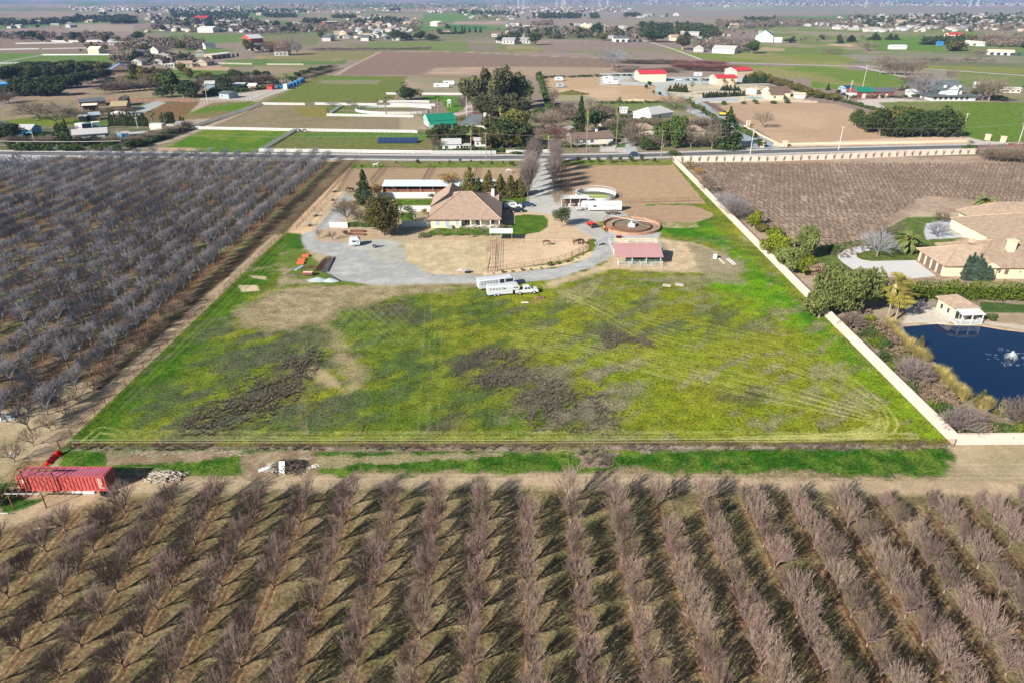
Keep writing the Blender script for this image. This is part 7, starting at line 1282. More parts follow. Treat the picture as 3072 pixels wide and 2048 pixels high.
# poles and wires
def pole(label, k, x, yb, yt, mt='pole', arm=1, r0=.16, name='utility_pole'):
    X, Y = G(k, x, yb); h = HT(k, x, yb, yt); r = thing(name, label, 'utility pole', (X, Y, 0)); MB().tube((0,0,-.2),(0,0,h),r0,r0*.7,8).build('mast', mt, r)
    for i in range(arm): MB().box(-1.1,1.1,-.06,.06,h-.5-i*1.0,h-.36-i*1.0).build('crossarm', mt, r)
    if arm: m = MB(); [m.tube((a,0,h-.36),(a,0,h-.1),.06) for a in (-1,-.5,.5,1)]; m.build('insulators', 'dark', r)
    if arm == 2: MB().tube((.35,0,h-2.6),(.35,0,h-1.7),.24).build('transformer', 'steel', r)
    return X, Y, h
PO = [pole('dark wooden pole beside the road above the grey orchard', 'A1', 1375, 990, 722, 'brush'), pole('thin pole standing in the road verge right of the paddock fence corner', 'A2', 1070, 1025, 890, 'mast', 0, .1), pole('dark thin pole beside a small bare tree at the road', 'A2', 1265, 1020, 845, 'brush', 0, .12), pole('tall pale pole at the road in front of the cottage', 'A3', 950, 1045, 730), pole('shorter dark pole just right of the pale cottage pole', 'A3', 1005, 1030, 845, 'brush', 0), pole('wooden pole at the road before the light green trees', 'A4', 670, 995, 700, 'pole', 1), pole('white pole with crossarm at the gate drive mouth', 'A4', 1655, 970, 680, 'mast', 2), pole('leaning pole on the far verge below the dark grove', 'A5', 305, 925, 660, 'mast', 1), pole('pale pole at the right of the picture by the road', 'A5', 2290, 852, 620, 'mast', 2)]
for a_ in (('pale pole behind the grey orchard at left','A1',390,862,690,'mast',0),('pale pole with lamp beside the rusty fence','A1',2290,405,190,'mast',1),('thin brown pole by the white lane fence','A2',578,388,245,'pole',0),('tall pole at the end of the blue tarpaulins','A2',1135,168,30,'pole',1),('flagpole-like white pole behind the green barn','A3',738,565,325,'mast',0),('tall pale pole beyond the green barn at right','A5',570,242,-15,'mast',1),('pale double-armed pole before the green barn','A5',415,372,155,'mast',2),('pole at the right end of the dark grove','A5',1665,762,515,'mast',1),('dark pole left of the grove pole','A5',1630,760,600,'brush',0),('small lamp pole by the brown-roofed house wall','A4',1590,402,305,'brush',0),('lamp pole at the upper gate','A4',1600,665,570,'brush',0),('dark pole by the hedge of the gate drive','A4',1098,590,420,'brush',0),('pale gum-side pole behind the shaded gateway','A3',1105,620,500,'mast',0),('pale pole in the cypress garden left','A1',1520,680,560,'mast',1)): pole(*a_)
wr = thing('power_line', 'thin power wires strung between the roadside poles', 'power line', (0, 0, 0))
for i, j in ((0,3),(3,5),(5,6),(6,7),(7,8)):
    a, b = PO[i], PO[j]
    for o_ in (-.9,.9): MB().path([(a[0]+(b[0]-a[0])*t+o_*0, a[1]+(b[1]-a[1])*t+o_, a[2]+(b[2]-a[2])*t-.4-4*t*(1-t)*1.6) for t in np.linspace(0,1,9)], .035, 3).build('wire', 'wire', wr)
pw = thing('overhead_cable', 'long white overhead cable crossing the front of the left houses', 'cable', (0,0,0)); A = G('A1', -200, 985); a = PO[0]; MB().path([(A[0]+(a[0]-A[0])*t, A[1]+(a[1]-A[1])*t, 6.9-2.2*t*(1-t)) for t in np.linspace(0,1,9)], .07, 4).build('cable', 'white', pw)
def pylon(k, x, yb, yt, s):
    X, Y = G(k, x, yb); r = MB(); h = s
    for sx_ in (-1,1):
        for sy_ in (-1,1): r.tube((sx_*h*.12,sy_*h*.12,0),(sx_*h*.03,sy_*h*.03,h),.45,.3,3,0,False)
    for q in (.62,.78,.93): r.box(-h*.2,h*.2,-.4,.4,h*q,h*q+.6)
    for i in range(5): a = h*.12*(1-i/6); r.bar((-a,0,h*i/6),(a*.85,0,h*(i+1)/6),.3,.3); r.bar((a,0,h*i/6),(-a*.85,0,h*(i+1)/6),.3,.3)
    return tag(r.build('pylon', 'mast', None, (X, Y, 0)), 'pale lattice electricity pylon on the far plain', 'pylon', 'pylons on the far plain')
for x, y in ((100,72),(150,68),(440,66),(490,64),(510,60),(820,64),(890,62),(1260,50),(1320,40)): pylon('T3', x, y, 0, 42)
for x, y in ((200,50),(950,70),(1870,66),(1940,60)): pylon('T4', x, y, 0, 42)
# ------------------------------------------------------------------ across the road: trees (kind, sheet, x, base y, top y, width)
def mk(kind, label, group):
    L = []
    for i in range(2):
        sd = rnd.randrange(9999)
        if kind == 'E': o = leafy('evergreen_tree', label, sd, 'leaf_dark', 10, 4.8, 1.0, 2000, .85, 14, .3, group=group, flat=True, k=.42)
        elif kind == 'O': o = leafy('olive_tree', label, sd, 'leaf_olive', 10, 4.6, 1.0, 2000, .8, 14, .3, group=group, flat=True, k=.42)
        elif kind == 'G': o = leafy('green_tree', label, sd, 'leaf_green', 10, 4.4, .8, 2000, .8, 14, .3, group=group, flat=True, k=.42)
        elif kind == 'U': o = leafy('gum_tree', label, sd, 'leaf_gum', 18, 5.4, 3.0, 3600, .85, 26, .45, group=group, flat=True, bark='bark_pale', hang=.3, k=.4)
        elif kind == 'N': o = leafy('conifer', label, sd, 'leaf_dark', 10, 4.0, .3, 2000, .8, group=group, kind='cone', flat=True)
        elif kind == 'C': o = leafy('cypress', label, sd, 'leaf_dark', 8, .95, .1, 420, .55, group=group, kind='column', flat=True, trunk=.1)
        elif kind == 'H': o = leafy('bush', label, sd, 'leaf_green', 3, 2.4, .1, 500, .6, 7, .06, group=group, flat=True, cat='bush')
        elif kind == 'P': o = palm_fan('fan_palm', label, sd, 10, 2.3, group=group, flat=True)
        else: o = bare_proto('bare_tree', label, sd, 9, .9, 1.5, {'B':'twig_tan','R':'twig_red','M':'twig_mauve','Y':'twig_grey'}[kind], 'bark', (6,4,4,4), group, True, r0=.2, wob=.40, up=.35, twr=.04)
        L.append(o)
    return L
KD = dict(E=(10,9),O=(10,8.6),G=(10,8.2),U=(18,10),N=(10,7),C=(8,1.7),H=(3,4.6),P=(10,4.6),B=(9,9),R=(9,9),M=(9,9),Y=(9,9))
DN = dict(E='dark green tree',O='olive-green tree',G='mid-green tree',U='tall grey-green gum tree',N='dark conifer',C='slim dark cypress',H='low green bush',P='fan palm',B='bare brownish tree',R='bare reddish tree',M='bare mauve-grey tree',Y='bare grey tree')
PRT = {}; COUNT = {}
def grow(zone, text):
    for ln in text.strip().split('\n'):
        q = ln.split(); kind, k = q[0], q[1]; v = [float(t) for t in q[2:6]]; X, Y = G(k, v[0], v[1]); h = HT(k, v[0], v[1], v[2]); wpx = v[3]/CR[k][2]; mpp = math.hypot(*(np.array(gs(*pp(k, v[0]+CR[k][2]*10, v[1])))-np.array((X, Y))))/10; wd = wpx*mpp
        spec = ' '.join(q[6:]); key = (kind, zone if not spec else spec); lb = f'{DN[kind]} {zone}' if not spec else spec; gp = None if spec else DN[kind]+'s '+zone
        hp, wp = KD[kind]
        if key not in PRT: PRT[key] = mk(kind, lb, gp) if not spec else mk(kind, lb, None)[:1]+[]
        if spec:
            for o in [o for o in SC.objects if o.get('label') == lb][1:]: bpy.data.objects.remove(o)
        COUNT[kind] = COUNT.get(kind, 0)+1; put(PRT[key], [(X, Y, (1.3*wd/wp, 1.3*wd/wp, 1.13*h/hp))], label=lb, group=gp)
def row(kind, k, x0, y0, x1, y1, n, hp_, w, zone, jit=.25):
    return '\n'.join(f'{kind} {k} {x0+(x1-x0)*(i+.5)/n+rnd.uniform(-jit,jit)*abs(x1-x0)/n:.1f} {y0+(y1-y0)*(i+.5)/n:.1f} {y0+(y1-y0)*(i+.5)/n-hp_*rnd.uniform(.75,1.2):.1f} {w*rnd.uniform(.8,1.25):.1f}' for i in range(n))
Z1 = 'among the gardens just across the road'
grow(Z1, '''U A3 800 480 110 190 tall gum tree at the left of the dark grove behind the slate house
U A3 940 470 60 150
U A3 1090 500 60 190 tallest gum tree in the middle of the dark grove
U A3 1180 480 40 150
U A3 1290 470 110 170
U A3 1000 430 130 150
U A3 720 330 150 120
G A3 1390 400 170 110
O A3 1240 720 480 260 big russet-olive tree in front of the tall gums
E A3 1220 890 600 300
E A3 1390 880 640 190
E A3 1110 880 690 190
U A3 1010 720 560 190
O A3 1060 860 720 170
O A3 1130 560 430 170
G A3 1530 620 470 140 round bright green tree right of the gum grove
P A3 1105 600 460 80
P A3 1420 520 325 70
P A3 785 960 680 110 thick fan palm with a straw skirt at the road by the cottage
P A3 1640 920 765 120 short thick fan palm beside the shaded gateway
P A3 420 530 350 80 fan palm standing on the lawn behind the green barn
P A3 225 370 260 90
P A3 40 330 190 100
P A2 2050 530 360 90
P A2 1955 440 370 80
P A2 1410 540 480 70
P A2 2170 350 270 80
P A2 2030 350 295 60
E A3 120 370 230 170
G A3 60 370 240 130
G A3 900 560 430 80
R A3 840 560 490 60
E A3 420 900 640 180
O A3 690 690 560 130
E A3 700 850 680 160
E A3 600 800 700 150
O A3 880 830 690 120
E A3 1010 850 740 110
H A3 570 760 700 120
H A3 680 880 800 60
H A3 1280 960 935 130
B A3 400 930 790 110
B A3 700 490 330 160
B A3 960 700 560 170
R A3 1740 870 660 190 reddish bare tree right of the shaded gateway
B A3 1690 700 500 240
M A3 1840 500 400 130
B A3 1580 700 520 190
B A3 1890 900 750 130
M A3 2110 480 350 110
C A3 1930 745 565 40
C A3 1985 740 380 60 tall dark cypress behind the brown-roofed ranch
C A3 2010 740 470 45
E A3 2150 700 480 190 round dark tree behind the brown-roofed ranch
P A3 2055 940 440 70 very tall thin palm rising in front of the brown-roofed ranch
P A3 2180 560 410 90
P A4 172 930 415 65 very tall thin palm on the pale forecourt
P A4 985 540 365 80
P A4 1005 315 190 70
P A4 1125 200 140 60
P A4 1360 205 145 50
P A4 1455 205 145 50
B A3 1690 440 240 90
B A4 60 500 420 110
B A4 330 880 620 170
B A4 400 860 640 150
B A4 960 700 560 170
B A4 900 780 600 130
B A4 810 470 330 220 broad bare tree behind the grey hip roof
B A4 1000 900 680 190
B A4 1230 905 640 170 tall bare tree left of the dark conifer
B A4 1060 640 560 110
B A4 1180 700 600 130
B A4 550 840 740 170
B A4 1790 680 500 130 lone bare tree in the bare tan field
B A5 650 600 550 40
E A4 230 760 620 200
E A4 260 620 530 150
H A4 200 780 700 150
G A4 700 890 590 210 large light green tree left of the wooden pole
G A4 830 900 570 170 large light green tree right of the wooden pole
E A4 500 930 790 130
G A4 490 660 570 90
O A4 570 640 560 100
N A4 1390 900 500 250 tall dense dark conifer beside the gate drive
H A4 1750 890 800 90
H A4 1150 690 640 80
E A4 510 245 195 35
E A4 545 215 165 40
O A4 590 300 265 30
E A4 660 320 280 35
B A4 760 330 290 50
H A5 1755 935 865 120 round dark green bush below the road at the right
R A5 1930 1000 870 140
B A5 2060 1010 880 170
B A5 2200 1000 850 190
R A5 2300 1030 840 190
B A5 2352 1080 900 200
Y A5 1230 350 110 270 large spreading bare tree left of the white farmhouse
B A5 1190 300 60 130
B A5 1520 190 30 90
B A5 1890 370 150 220
B A5 1960 385 130 260 large pale bare tree right of the white farmhouse
H A5 1790 330 260 90
N A5 188 262 190 35
N A5 1060 262 190 40
N A5 1000 262 205 40
M A5 940 270 225 90
E A5 300 310 255 40
B A5 970 350 310 60
B A5 770 350 290 60
B A5 660 355 300 60
H A5 2050 370 320 150''')
Z2 = 'in the long dark grove beside the road'
grow(Z2, row('E','A5',470,650,640,740,3,180,170,Z2)+'\n'+row('E','A5',700,770,1600,780,10,250,210,Z2)+'\n'+row('O','A5',620,690,1500,700,7,200,200,Z2)+'\n'+row('E','A5',800,660,1400,650,4,170,180,Z2))
Z3 = 'in the hedge line of the gate drive'
grow(Z3, row('H','A4',950,400,1360,640,16,45,55,Z3)+'\n'+row('H','A4',1500,700,1700,790,7,60,70,Z3)+'\n'+row('O','A4',1690,130,2352,330,22,75,80,Z3)+'\n'+row('O','A5',-10,330,300,385,8,70,90,Z3)+'\n'+row('H','A5',300,380,860,520,18,35,60,Z3)+'\n'+row('H','A4',0,412,700,405,16,30,40,Z3)+'\n'+row('H','A3',1530,130,1640,480,20,75,60,Z3)+'\n'+row('H','T3',330,690,1100,670,16,16,50,Z3))
Z4 = 'in the planted rows of the red-roofed farm'
grow(Z4, row('C','A4',1130,350,1600,325,22,55,22,Z4)+'\n'+row('C','A4',1570,190,1860,185,18,75,22,Z4)+'\n'+row('N','A4',760,275,960,285,7,75,50,Z4)+'\n'+row('N','A4',1330,265,1540,270,5,60,50,Z4)+'\n'+row('H','A4',1330,425,2150,405,5,40,60,Z4))
Z5 = 'in the gardens left of the lane'
grow(Z5, row('C','A1',1195,655,1640,660,18,115,26,Z5)+'\n'+row('C','A1',1770,630,1940,620,7,95,26,Z5)+'\n'+row('C','A1',1990,640,2040,640,2,80,26,Z5)+'\n'+row('C','A1',650,880,790,890,5,230,48,Z5)+'\n'+row('H','A1',650,930,900,930,6,60,90,Z5)+'\n'+row('H','A1',1020,930,1330,930,7,60,80,Z5)+'\n'+row('H','A1',120,930,560,930,8,80,90,Z5)+'\n'+row('E','A1',1400,900,1600,880,4,80,110,Z5)+'\n'+row('B','A1',1620,830,2080,680,9,90,120,Z5)+'\n'+row('H','A1',1600,860,2060,700,8,60,90,Z5)+'\n'+row('H','A1',260,790,620,780,8,45,70,Z5)+'''
E A1 150 810 640 240 broad dark tree between the two blue-walled houses
E A1 30 830 700 150
B A1 430 580 400 320 wide bare tree in the left green field
B A1 620 640 440 260 second wide bare tree beside the cypresses
B A1 1160 780 700 90
M A1 830 730 660 150
P A1 1690 630 510 110 fan palm behind the cypress row
P A1 1840 700 590 110
B A1 1250 830 770 120
B A1 1640 240 90 130 tall pale bare tree beside the dark shrubs
G A1 1900 340 40 190 tall green tree at the corner by the rusty fence
E A1 2030 345 150 190
E A1 1800 340 230 150
E A1 2130 350 200 160
B A1 2160 330 160 170
O A1 1740 250 80 130
E A1 1280 230 130 150
B A1 1350 250 120 130
O A1 1450 200 90 160
E A1 2290 130 60 90
O A2 90 150 60 120
O A2 560 190 110 100
B A2 700 200 100 130
E A2 410 200 30 150
B A2 250 170 90 130
C A2 230 250 130 40
C A2 265 255 130 40
C A2 300 255 130 40
C A2 340 255 140 40
E A2 170 300 230 80
P A2 910 200 130 80
P A2 960 195 100 90
G A2 1020 170 110 110
E A2 830 220 150 80
B A2 1640 440 360 60
M A2 1450 440 395 90
H A1 500 510 460 180
H A1 760 520 470 150''')
Z6 = 'in the dark belt behind the left field'
grow(Z5, row('B','A1',60,860,1600,850,20,80,110,Z5)+'\n'+row('H','A1',0,800,1650,860,16,45,80,Z5)+'\n'+row('E','A1',60,900,1500,880,10,70,90,Z5)+'\n'+row('B','A1',860,560,1500,520,10,70,100,Z5)+'\n'+row('B','A2',0,230,820,190,22,95,110,Z5)+'\n'+row('E','A2',0,190,780,150,10,95,110,Z5)+'\n'+row('E','A2',20,330,620,230,7,60,80,Z5)+'\n'+row('H','A2',80,330,800,240,14,35,60,Z5)+'\n'+row('B','A1',1150,300,1750,250,10,100,120,Z5)+'\n'+row('E','A1',1150,270,1750,215,8,80,120,Z5)+'\n'+row('B','A1',1500,820,2100,690,12,60,90,Z5)+'\n'+row('E','A1',1500,860,1800,800,6,60,90,Z5))
grow(Z1, row('B','A3',1450,620,2352,560,16,120,150,Z1)+'\n'+row('B','A3',1500,800,1900,780,6,110,120,Z1)+'\n'+row('E','A3',1450,560,1900,500,7,90,120,Z1)+'\n'+row('H','A3',1300,930,1720,900,9,45,70,Z1)+'\n'+row('H','A3',1750,900,2352,880,9,30,50,Z1)+'\n'+row('B','A4',60,720,1300,700,18,130,150,Z1)+'\n'+row('H','A4',100,620,1300,640,18,45,70,Z1)+'\n'+row('E','A4',250,660,1250,720,7,90,110,Z1)+'\n'+row('B','A4',300,880,1250,890,12,110,130,Z1)+'\n'+row('H','A3',420,950,1150,940,14,45,70,Z1)+'\n'+row('E','A3',640,760,1200,790,7,110,150,Z1)+'\n'+row('U','A3',850,560,1350,560,6,210,200,Z1)+'\n'+row('O','A3',950,900,1400,890,6,170,170,Z1)+'\n'+row('H','A5',380,350,1200,340,14,35,50,Z1)+'\n'+row('B','A5',1900,1040,2352,1060,6,150,150,Z1))
grow(Z6, row('E','A1',0,110,1150,40,13,110,200,Z6)+'\n'+row('E','A1',150,330,700,320,7,120,170,Z6)+'\n'+row('E','A1',0,180,900,140,11,150,170,Z6)+'\n'+row('E','A1',180,270,900,230,10,130,170,Z6)+'\n'+row('E','A1',50,330,500,310,6,110,150,Z6)+'\n'+row('O','A1',20,120,1150,60,9,110,140,Z6)+'\n'+row('E','A1',900,200,1180,130,4,110,130,Z6)+'\n'+row('B','A1',0,420,120,400,3,110,130,Z6)+'\n'+row('E','A2',1060,140,1420,40,8,60,90,Z6)+'\n'+row('B','A2',1150,140,1500,20,8,60,90,Z6))
Z7 = 'scattered through the middle distance'
grow(Z7, '''R T2 240 490 360 150 wide reddish bare tree beside the dark house, upper left
B T2 140 490 370 80
Y T2 330 490 350 90
M T2 390 480 380 70
E T2 610 355 278 60 solitary dark oval tree in the far left fields
E T1 1220 362 285 95 round dark green tree at the end of the white fences
O T1 2190 470 345 70
E T2 1270 360 270 110
E T2 1350 360 300 100
E T2 1470 355 280 90
E T2 1570 360 305 100
E T2 2210 380 315 100
E T2 2280 385 325 110
E T3 250 400 300 100 dark round tree left of the striped vineyard
E T3 50 370 320 90
Y T3 930 605 440 170 tall pale bare tree at the end of the ploughed field
E T3 1300 375 270 190 dark green tree mass right of the arched hall
U T3 1550 440 320 110 tall leaning gum at the far lane
G T3 2165 475 355 110 round green tree in front of the green-roofed white barn
M T3 2060 430 330 150
E T3 800 280 205 80
O T3 850 360 300 90
G T3 680 335 305 40
E T3 1240 280 225 60
E T3 1370 300 220 80
B T4 960 450 370 160
B T4 640 480 430 120
N T4 1030 355 295 90
N T4 1170 355 300 60
N T4 1215 355 310 60
N T4 730 385 345 60
N T4 825 372 315 80
E T4 290 380 340 90
O T4 1740 450 370 180 wide olive bush beside the far white sheds
O T4 1860 370 310 100
E T4 1510 395 370 130
B T4 1940 500 440 100
B T4 2070 380 300 190
E T4 2345 440 370 60
E T4 2340 800 700 10''' + '\n' + row('M','T2',500,450,1560,445,42,26,34,Z7)+'\n'+row('N','T2',1770,285,2020,290,6,50,22,Z7)+'\n'+row('H','T2',1640,305,1860,300,10,20,40,Z7)+'\n'+row('R','T3',1480,620,2060,640,34,60,80,Z7)+'\n'+row('R','T3',1500,575,1900,585,16,45,80,Z7)+'\n'+row('B','T3',1000,560,1500,570,18,40,90,Z7)+'\n'+row('B','T3',980,640,1500,640,16,40,90,Z7)+'\n'+row('B','T4',1030,555,2100,560,18,48,50,Z7)+'\n'+row('B','T4',1060,660,1450,670,6,130,80,Z7)+'\n'+row('B','T4',1300,740,1500,740,3,70,160,Z7))
# ------------------------------------------------------------------ the far plain: treed farmsteads and suburbs
FT = {}; EXTRA = {}; HN = [0]
def far(zone, k, x0, x1, y0, y1, spec):
    """spread trees and houses over a block of the plan; what passes the per-kind budget joins a mass"""
    for kind, n in spec.items():
        pts = [G(k, x0+(x1-x0)*rnd.random(), y0+(y1-y0)*rnd.random()) for i in range(n)]
        if kind == 'h':
            for (X, Y) in pts:
                j = rnd.randrange(len(FH)); s = rnd.uniform(.75,1.25); o = FH[j]; HN[0] += 1
                if HN[0] > 290: EXTRA.setdefault('h', []).append((X, Y, s, rnd.uniform(0,3))); continue
                dup(o, (X, Y, 0), rnd.uniform(-.4,.4)+rnd.choice((0,1.57)), (s, s, s*rnd.uniform(.9,1.2)), f'{o["look"]} {zone}', f'houses {zone}')
        else:
            key = (kind, 'far'); lb = f'distant {DN[kind]} {zone}'; nm = 'X' if kind in 'BRMY' else kind
            if key not in FT: FT[key] = mk(kind, lb, None)
            for (X, Y) in pts:
                CN[nm] = CN.get(nm, 0)+1; q = rnd.uniform(.6,1.15)*(1.3 if kind in 'EO' else 1)
                if CN[nm] > 290: EXTRA.setdefault(kind, []).append((X, Y, q, rnd.uniform(0,6.28))); continue
                dup(FT[key][rnd.randrange(2)], (X, Y, 0), rnd.uniform(0,6.28), (q*rnd.uniform(1,1.5), q*rnd.uniform(1,1.5), q), lb, f'{DN[kind]}s {zone}')
CN = {}
for kd, n in COUNT.items(): nm = 'X' if kd in 'BRMY' else kd; CN[nm] = CN.get(nm, 0)+n
FH = []; dm('roof_grey', (.30,.29,.29), .8, .1, 1); dm('roof_tan', (.36,.27,.22), .8, .1, 1); dm('roof_dark', (.13,.12,.12), .8, .1, 1); dm('far_wall', (.46,.45,.43), .8, .1, .1); dm('far_cream', (.46,.40,.30), .8, .1, .1)
for nm, rf, wl, L, D, ev, rg_, ax in (('pale house with a grey roof','roof_grey','far_wall',16,11,3.6,6.2,'x'),('long pale shed with a pale roof','greyroof','far_wall',24,10,4.0,5.6,'x'),('cream house with a tan roof','roof_tan','far_cream',18,12,3.6,6.8,'x'),('pale house with a dark roof','slate_roof','far_wall',17,12,4.2,7.4,'y'),('white house with a brown roof','brown_roof','far_wall',15,11,4.5,7.6,'x'),('low white camper','white','far_wall',9,3,3,3.3,'x')):
    m = MB().box(0,L,0,D,-.2,ev,1); m.roof(-.5,L+.5,-.5,D+.5,ev-.02,rg_,ax,0,.2,0,1)
    for i in range(3): m.box(L*(.15+i*.27),L*(.15+i*.27)+1.8,-.06,.02,1,2.4,2)
    o = m.build('far_house', [rf, wl, 'glass']); o['look'] = nm; o['category'] = 'house'; FH.append(o)
F1, F2, F3, F4, F5 = 'in the far left farm belt', 'in the far middle farm belt', 'in the far right farm belt', 'on the distant plain towards the horizon', 'in the suburbs near the horizon'
far(F1,'T1',0,640,195,255,{'h':10,'E':12,'O':6,'B':6}); far(F1,'T1',620,1150,150,215,{'E':16,'h':4}); far(F1,'T1',980,1200,190,215,{'E':10}); far(F1,'T1',650,1500,100,180,{'E':14,'h':9,'B':6}); far(F1,'T1',1500,2352,90,165,{'E':22,'h':8,'B':6})
far(F1,'T1',1350,2352,180,290,{'h':16,'B':20,'E':12,'M':6}); far(F1,'T1',0,740,330,375,{'E':6,'B':18}); far(F1,'T1',700,1700,380,470,{'B':26,'O':8,'h':6}); far(F1,'T1',1050,1850,480,600,{'h':14,'B':22,'E':4}); far(F1,'T1',1150,1700,640,760,{'B':10,'O':6})
far(F2,'T2',0,520,220,300,{'h':10,'B':16,'E':8}); far(F2,'T2',100,380,130,165,{'E':12}); far(F2,'T2',450,640,180,215,{'E':8}); far(F2,'T2',820,1250,270,365,{'h':14,'B':8}); far(F2,'T2',900,1450,150,240,{'h':16,'E':8,'B':8,'M':5}); far(F2,'T2',680,820,300,370,{'h':5,'H':4}); far(F2,'T2',1640,1760,265,300,{'E':4,'h':2})
far(F2,'T2',0,500,85,120,{'E':8,'h':4}); far(F2,'T2',1800,2352,130,185,{'h':10,'E':6,'B':4}); far(F2,'T2',2080,2352,270,400,{'h':7,'M':5}); far(F2,'T2',0,200,440,500,{'h':4,'E':3})
far(F3,'T3',90,700,110,172,{'E':22,'h':2}); far(F3,'T3',0,700,230,345,{'h':14,'B':16,'P':5,'E':5}); far(F3,'T3',700,1200,230,345,{'h':9,'B':12,'E':4}); far(F3,'T3',1180,1460,270,340,{'E':9,'U':3}); far(F3,'T3',1500,1860,270,380,{'E':16,'B':9,'h':7}); far(F3,'T3',1660,2130,380,470,{'h':8,'B':14,'M':6}); far(F3,'T3',1040,1480,140,160,{'E':8,'h':7}); far(F3,'T3',1850,2352,210,330,{'B':22,'E':6,'h':9,'M':8})
far(F3,'T4',0,760,190,240,{'B':16,'h':8,'E':4}); far(F3,'T4',760,1500,140,240,{'h':20,'E':8,'B':14}); far(F3,'T4',1400,2352,130,290,{'h':30,'E':12,'B':18}); far(F3,'T4',650,1150,250,290,{'h':7}); far(F3,'T4',240,1000,330,385,{'B':8,'E':3}); far(F3,'T4',1850,2352,310,420,{'B':22})
far(F5,'T1',600,2352,60,100,{'h':34,'E':10}); far(F4,'T2',0,1300,20,110,{'h':14,'E':12,'B':4}); far(F4,'T2',1300,2352,60,120,{'h':18,'E':8}); far(F4,'T3',0,1100,60,110,{'h':22,'E':3}); far(F5,'T3',500,2352,-4,40,{'h':40,'E':8}); far(F5,'T4',0,2352,0,55,{'h':75,'E':18,'B':6}); far(F4,'T3',1480,2352,48,70,{'h':14,'E':3})
# treelines, scrub and suburbs too many to count
def belt(kind, k, x0, y0, x1, y1, n, jy=4, q=1.0):
    L = EXTRA.setdefault(kind, [])
    for i in range(int(n*2.4)): t = rnd.random(); L.append((*G(k, x0+(x1-x0)*t, y0+(y1-y0)*t+rnd.uniform(-jy,jy)), q*rnd.uniform(.6,1.5), rnd.uniform(0,6.28)))
for kind, k, x0, y0, x1, y1, n, jy in (('E','T1',0,215,640,200,70,18),('E','T1',620,185,1170,175,90,22),('E','T1',980,210,1200,205,30,5),('E','T1',1500,130,2200,150,110,30),('E','T1',1200,90,2352,100,60,25),('B','T1',0,330,1000,335,60,20),('B','T1',1350,230,2352,240,130,45),('E','T1',1350,200,2352,250,60,45),('B','T1',1050,420,1800,400,70,40),('B','T1',1000,540,1700,560,50,25),
    ('E','T2',100,150,380,150,45,10),('E','T2',0,110,500,100,40,15),('E','T2',450,200,640,205,30,10),('B','T2',0,270,1500,240,120,40),('E','T2',900,200,1300,190,40,20),('E','T2',700,160,900,160,20,10),('E','T2',1200,90,1300,95,14,8),('E','T2',1800,110,2352,130,40,20),('B','T2',500,75,2352,60,90,20),('E','T2',300,60,2352,30,70,18),
    ('E','T3',280,150,660,150,80,18),('E','T3',740,150,810,150,18,18),('E','T3',1040,140,1180,140,24,12),('B','T3',230,220,400,215,30,12),('E','T3',1180,250,1460,280,60,40),('E','T3',1500,260,1860,300,80,35),('B','T3',1850,220,2352,230,120,25),('B','T3',1660,400,2130,420,60,35),('B','T3',0,300,1200,300,90,45),('E','T3',0,320,1200,310,40,40),('E','T3',0,30,2352,20,90,16),('B','T3',0,100,1000,95,40,10),('E','T3',2080,180,2352,190,20,15),
    ('B','T4',0,215,900,210,120,25),('E','T4',800,200,2352,170,120,45),('B','T4',800,190,2352,220,140,60),('E','T4',0,30,2352,25,120,22),('B','T4',0,20,2352,25,120,22),('B','T4',1900,370,2352,380,60,40),('E','T4',1450,385,1820,390,30,8)): belt(kind, k, x0, y0, x1, y1, n, jy)
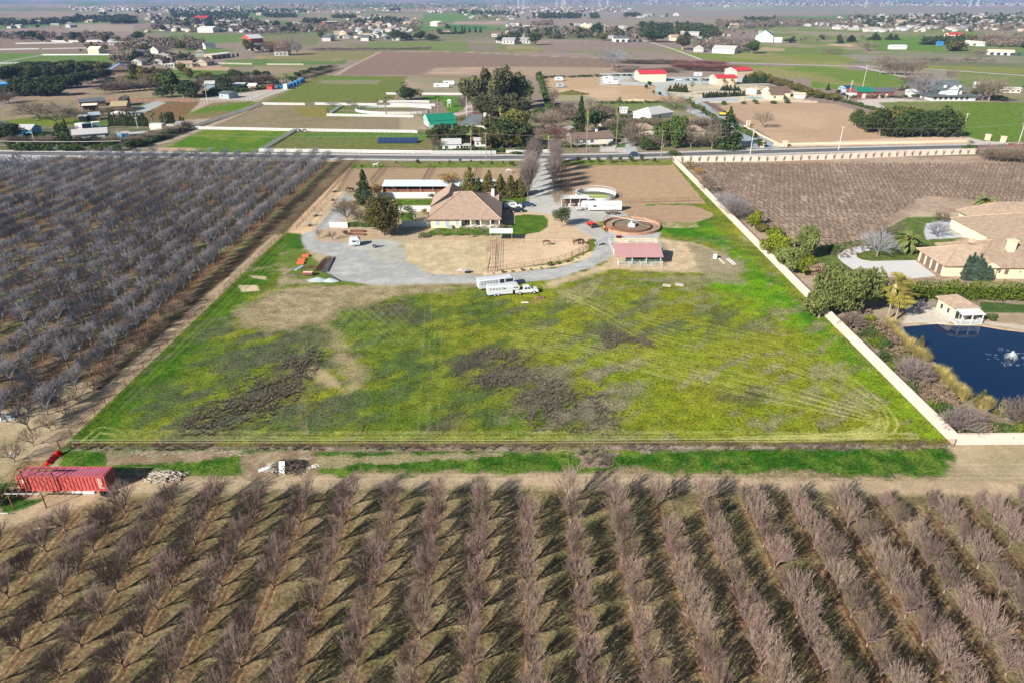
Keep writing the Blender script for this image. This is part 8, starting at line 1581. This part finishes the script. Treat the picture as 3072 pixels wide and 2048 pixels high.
for k, x0, x1, y0, y1, n in (('T4',0,2352,-4,56,420),('T3',500,2352,-4,40,230),('T1',600,2352,62,105,120),('T2',0,2352,25,118,110),('T3',0,1100,60,112,60),('T4',700,2352,150,290,110),('T1',1300,2352,170,290,60),('T2',800,1450,150,360,50)):
    for i in range(n): EXTRA.setdefault('h', []).append((*G(k, rnd.uniform(x0,x1), rnd.uniform(y0,y1)), rnd.uniform(.7,1.2), rnd.choice((0,1.57))+rnd.uniform(-.2,.2)))
for kind, nm, mt, lb in (('E','far_treelines','leaf_dark','dark evergreen treelines and groves across the far plain'),('B','far_scrub','twig_tan','bare brown trees massed around the far farms')):
    tri = []
    for i in range(3):
        g_ = np.random.default_rng(i+5); tri.append(leaves(g_, lobes_round(g_, 5.2, 4.4, .5, 9 if kind == 'E' else 7, 8, .5), 70 if kind == 'E' else 60, 3.0 if kind == 'E' else 2.2, .8))
    L = sum([EXTRA.pop(q, []) for q in (('E','O','U','G','N','H') if kind == 'E' else ('B','M','R','Y'))], []); tag(scatter_mesh(nm, tri, L, mt), lb, 'trees', kind='stuff')
VV = []; QQ = []; MI = []
for (x, y, s, a) in EXTRA.get('h', []):
    L_h, D_h, e_, r_h = s*rnd.uniform(12,20), s*rnd.uniform(9,12), s*3.6, s*6.2; m = MB().box(-L_h/2,L_h/2,-D_h/2,D_h/2,-.2,e_,1+(rnd.random() < .4)); m.roof(-L_h/2-.4,L_h/2+.4,-D_h/2-.4,D_h/2+.4,e_-.02,r_h,'x',0,.2,rnd.choice((0,0,3,4)),1); c_, s_ = math.cos(a), math.sin(a); o_ = len(VV)
    VV += [(x+p[0]*c_-p[1]*s_, y+p[0]*s_+p[1]*c_, p[2]) for p in m.v]; QQ += [tuple(o_+i for i in f) if len(f) == 4 else (o_+f[0], o_+f[1], o_+f[2], o_+f[2]) for f in m.f]; MI += m.m
tag(link('far_suburbs', npmesh('far_suburbs', VV, QQ, ['roof_grey','far_wall','far_cream','roof_tan','roof_dark'], MI)), 'roofs and pale walls of the suburbs and farmsteads too many to count', 'houses', kind='stuff')
for o in FH: bpy.data.objects.remove(o)
for L in FT.values():
    for o in L: bpy.data.objects.remove(o)
print('kinds', COUNT)
hb = MB().box(-14000, 14000, -400, 24000, -3, 72).build('haze', 'haze'); tag(hb, kind='stuff')
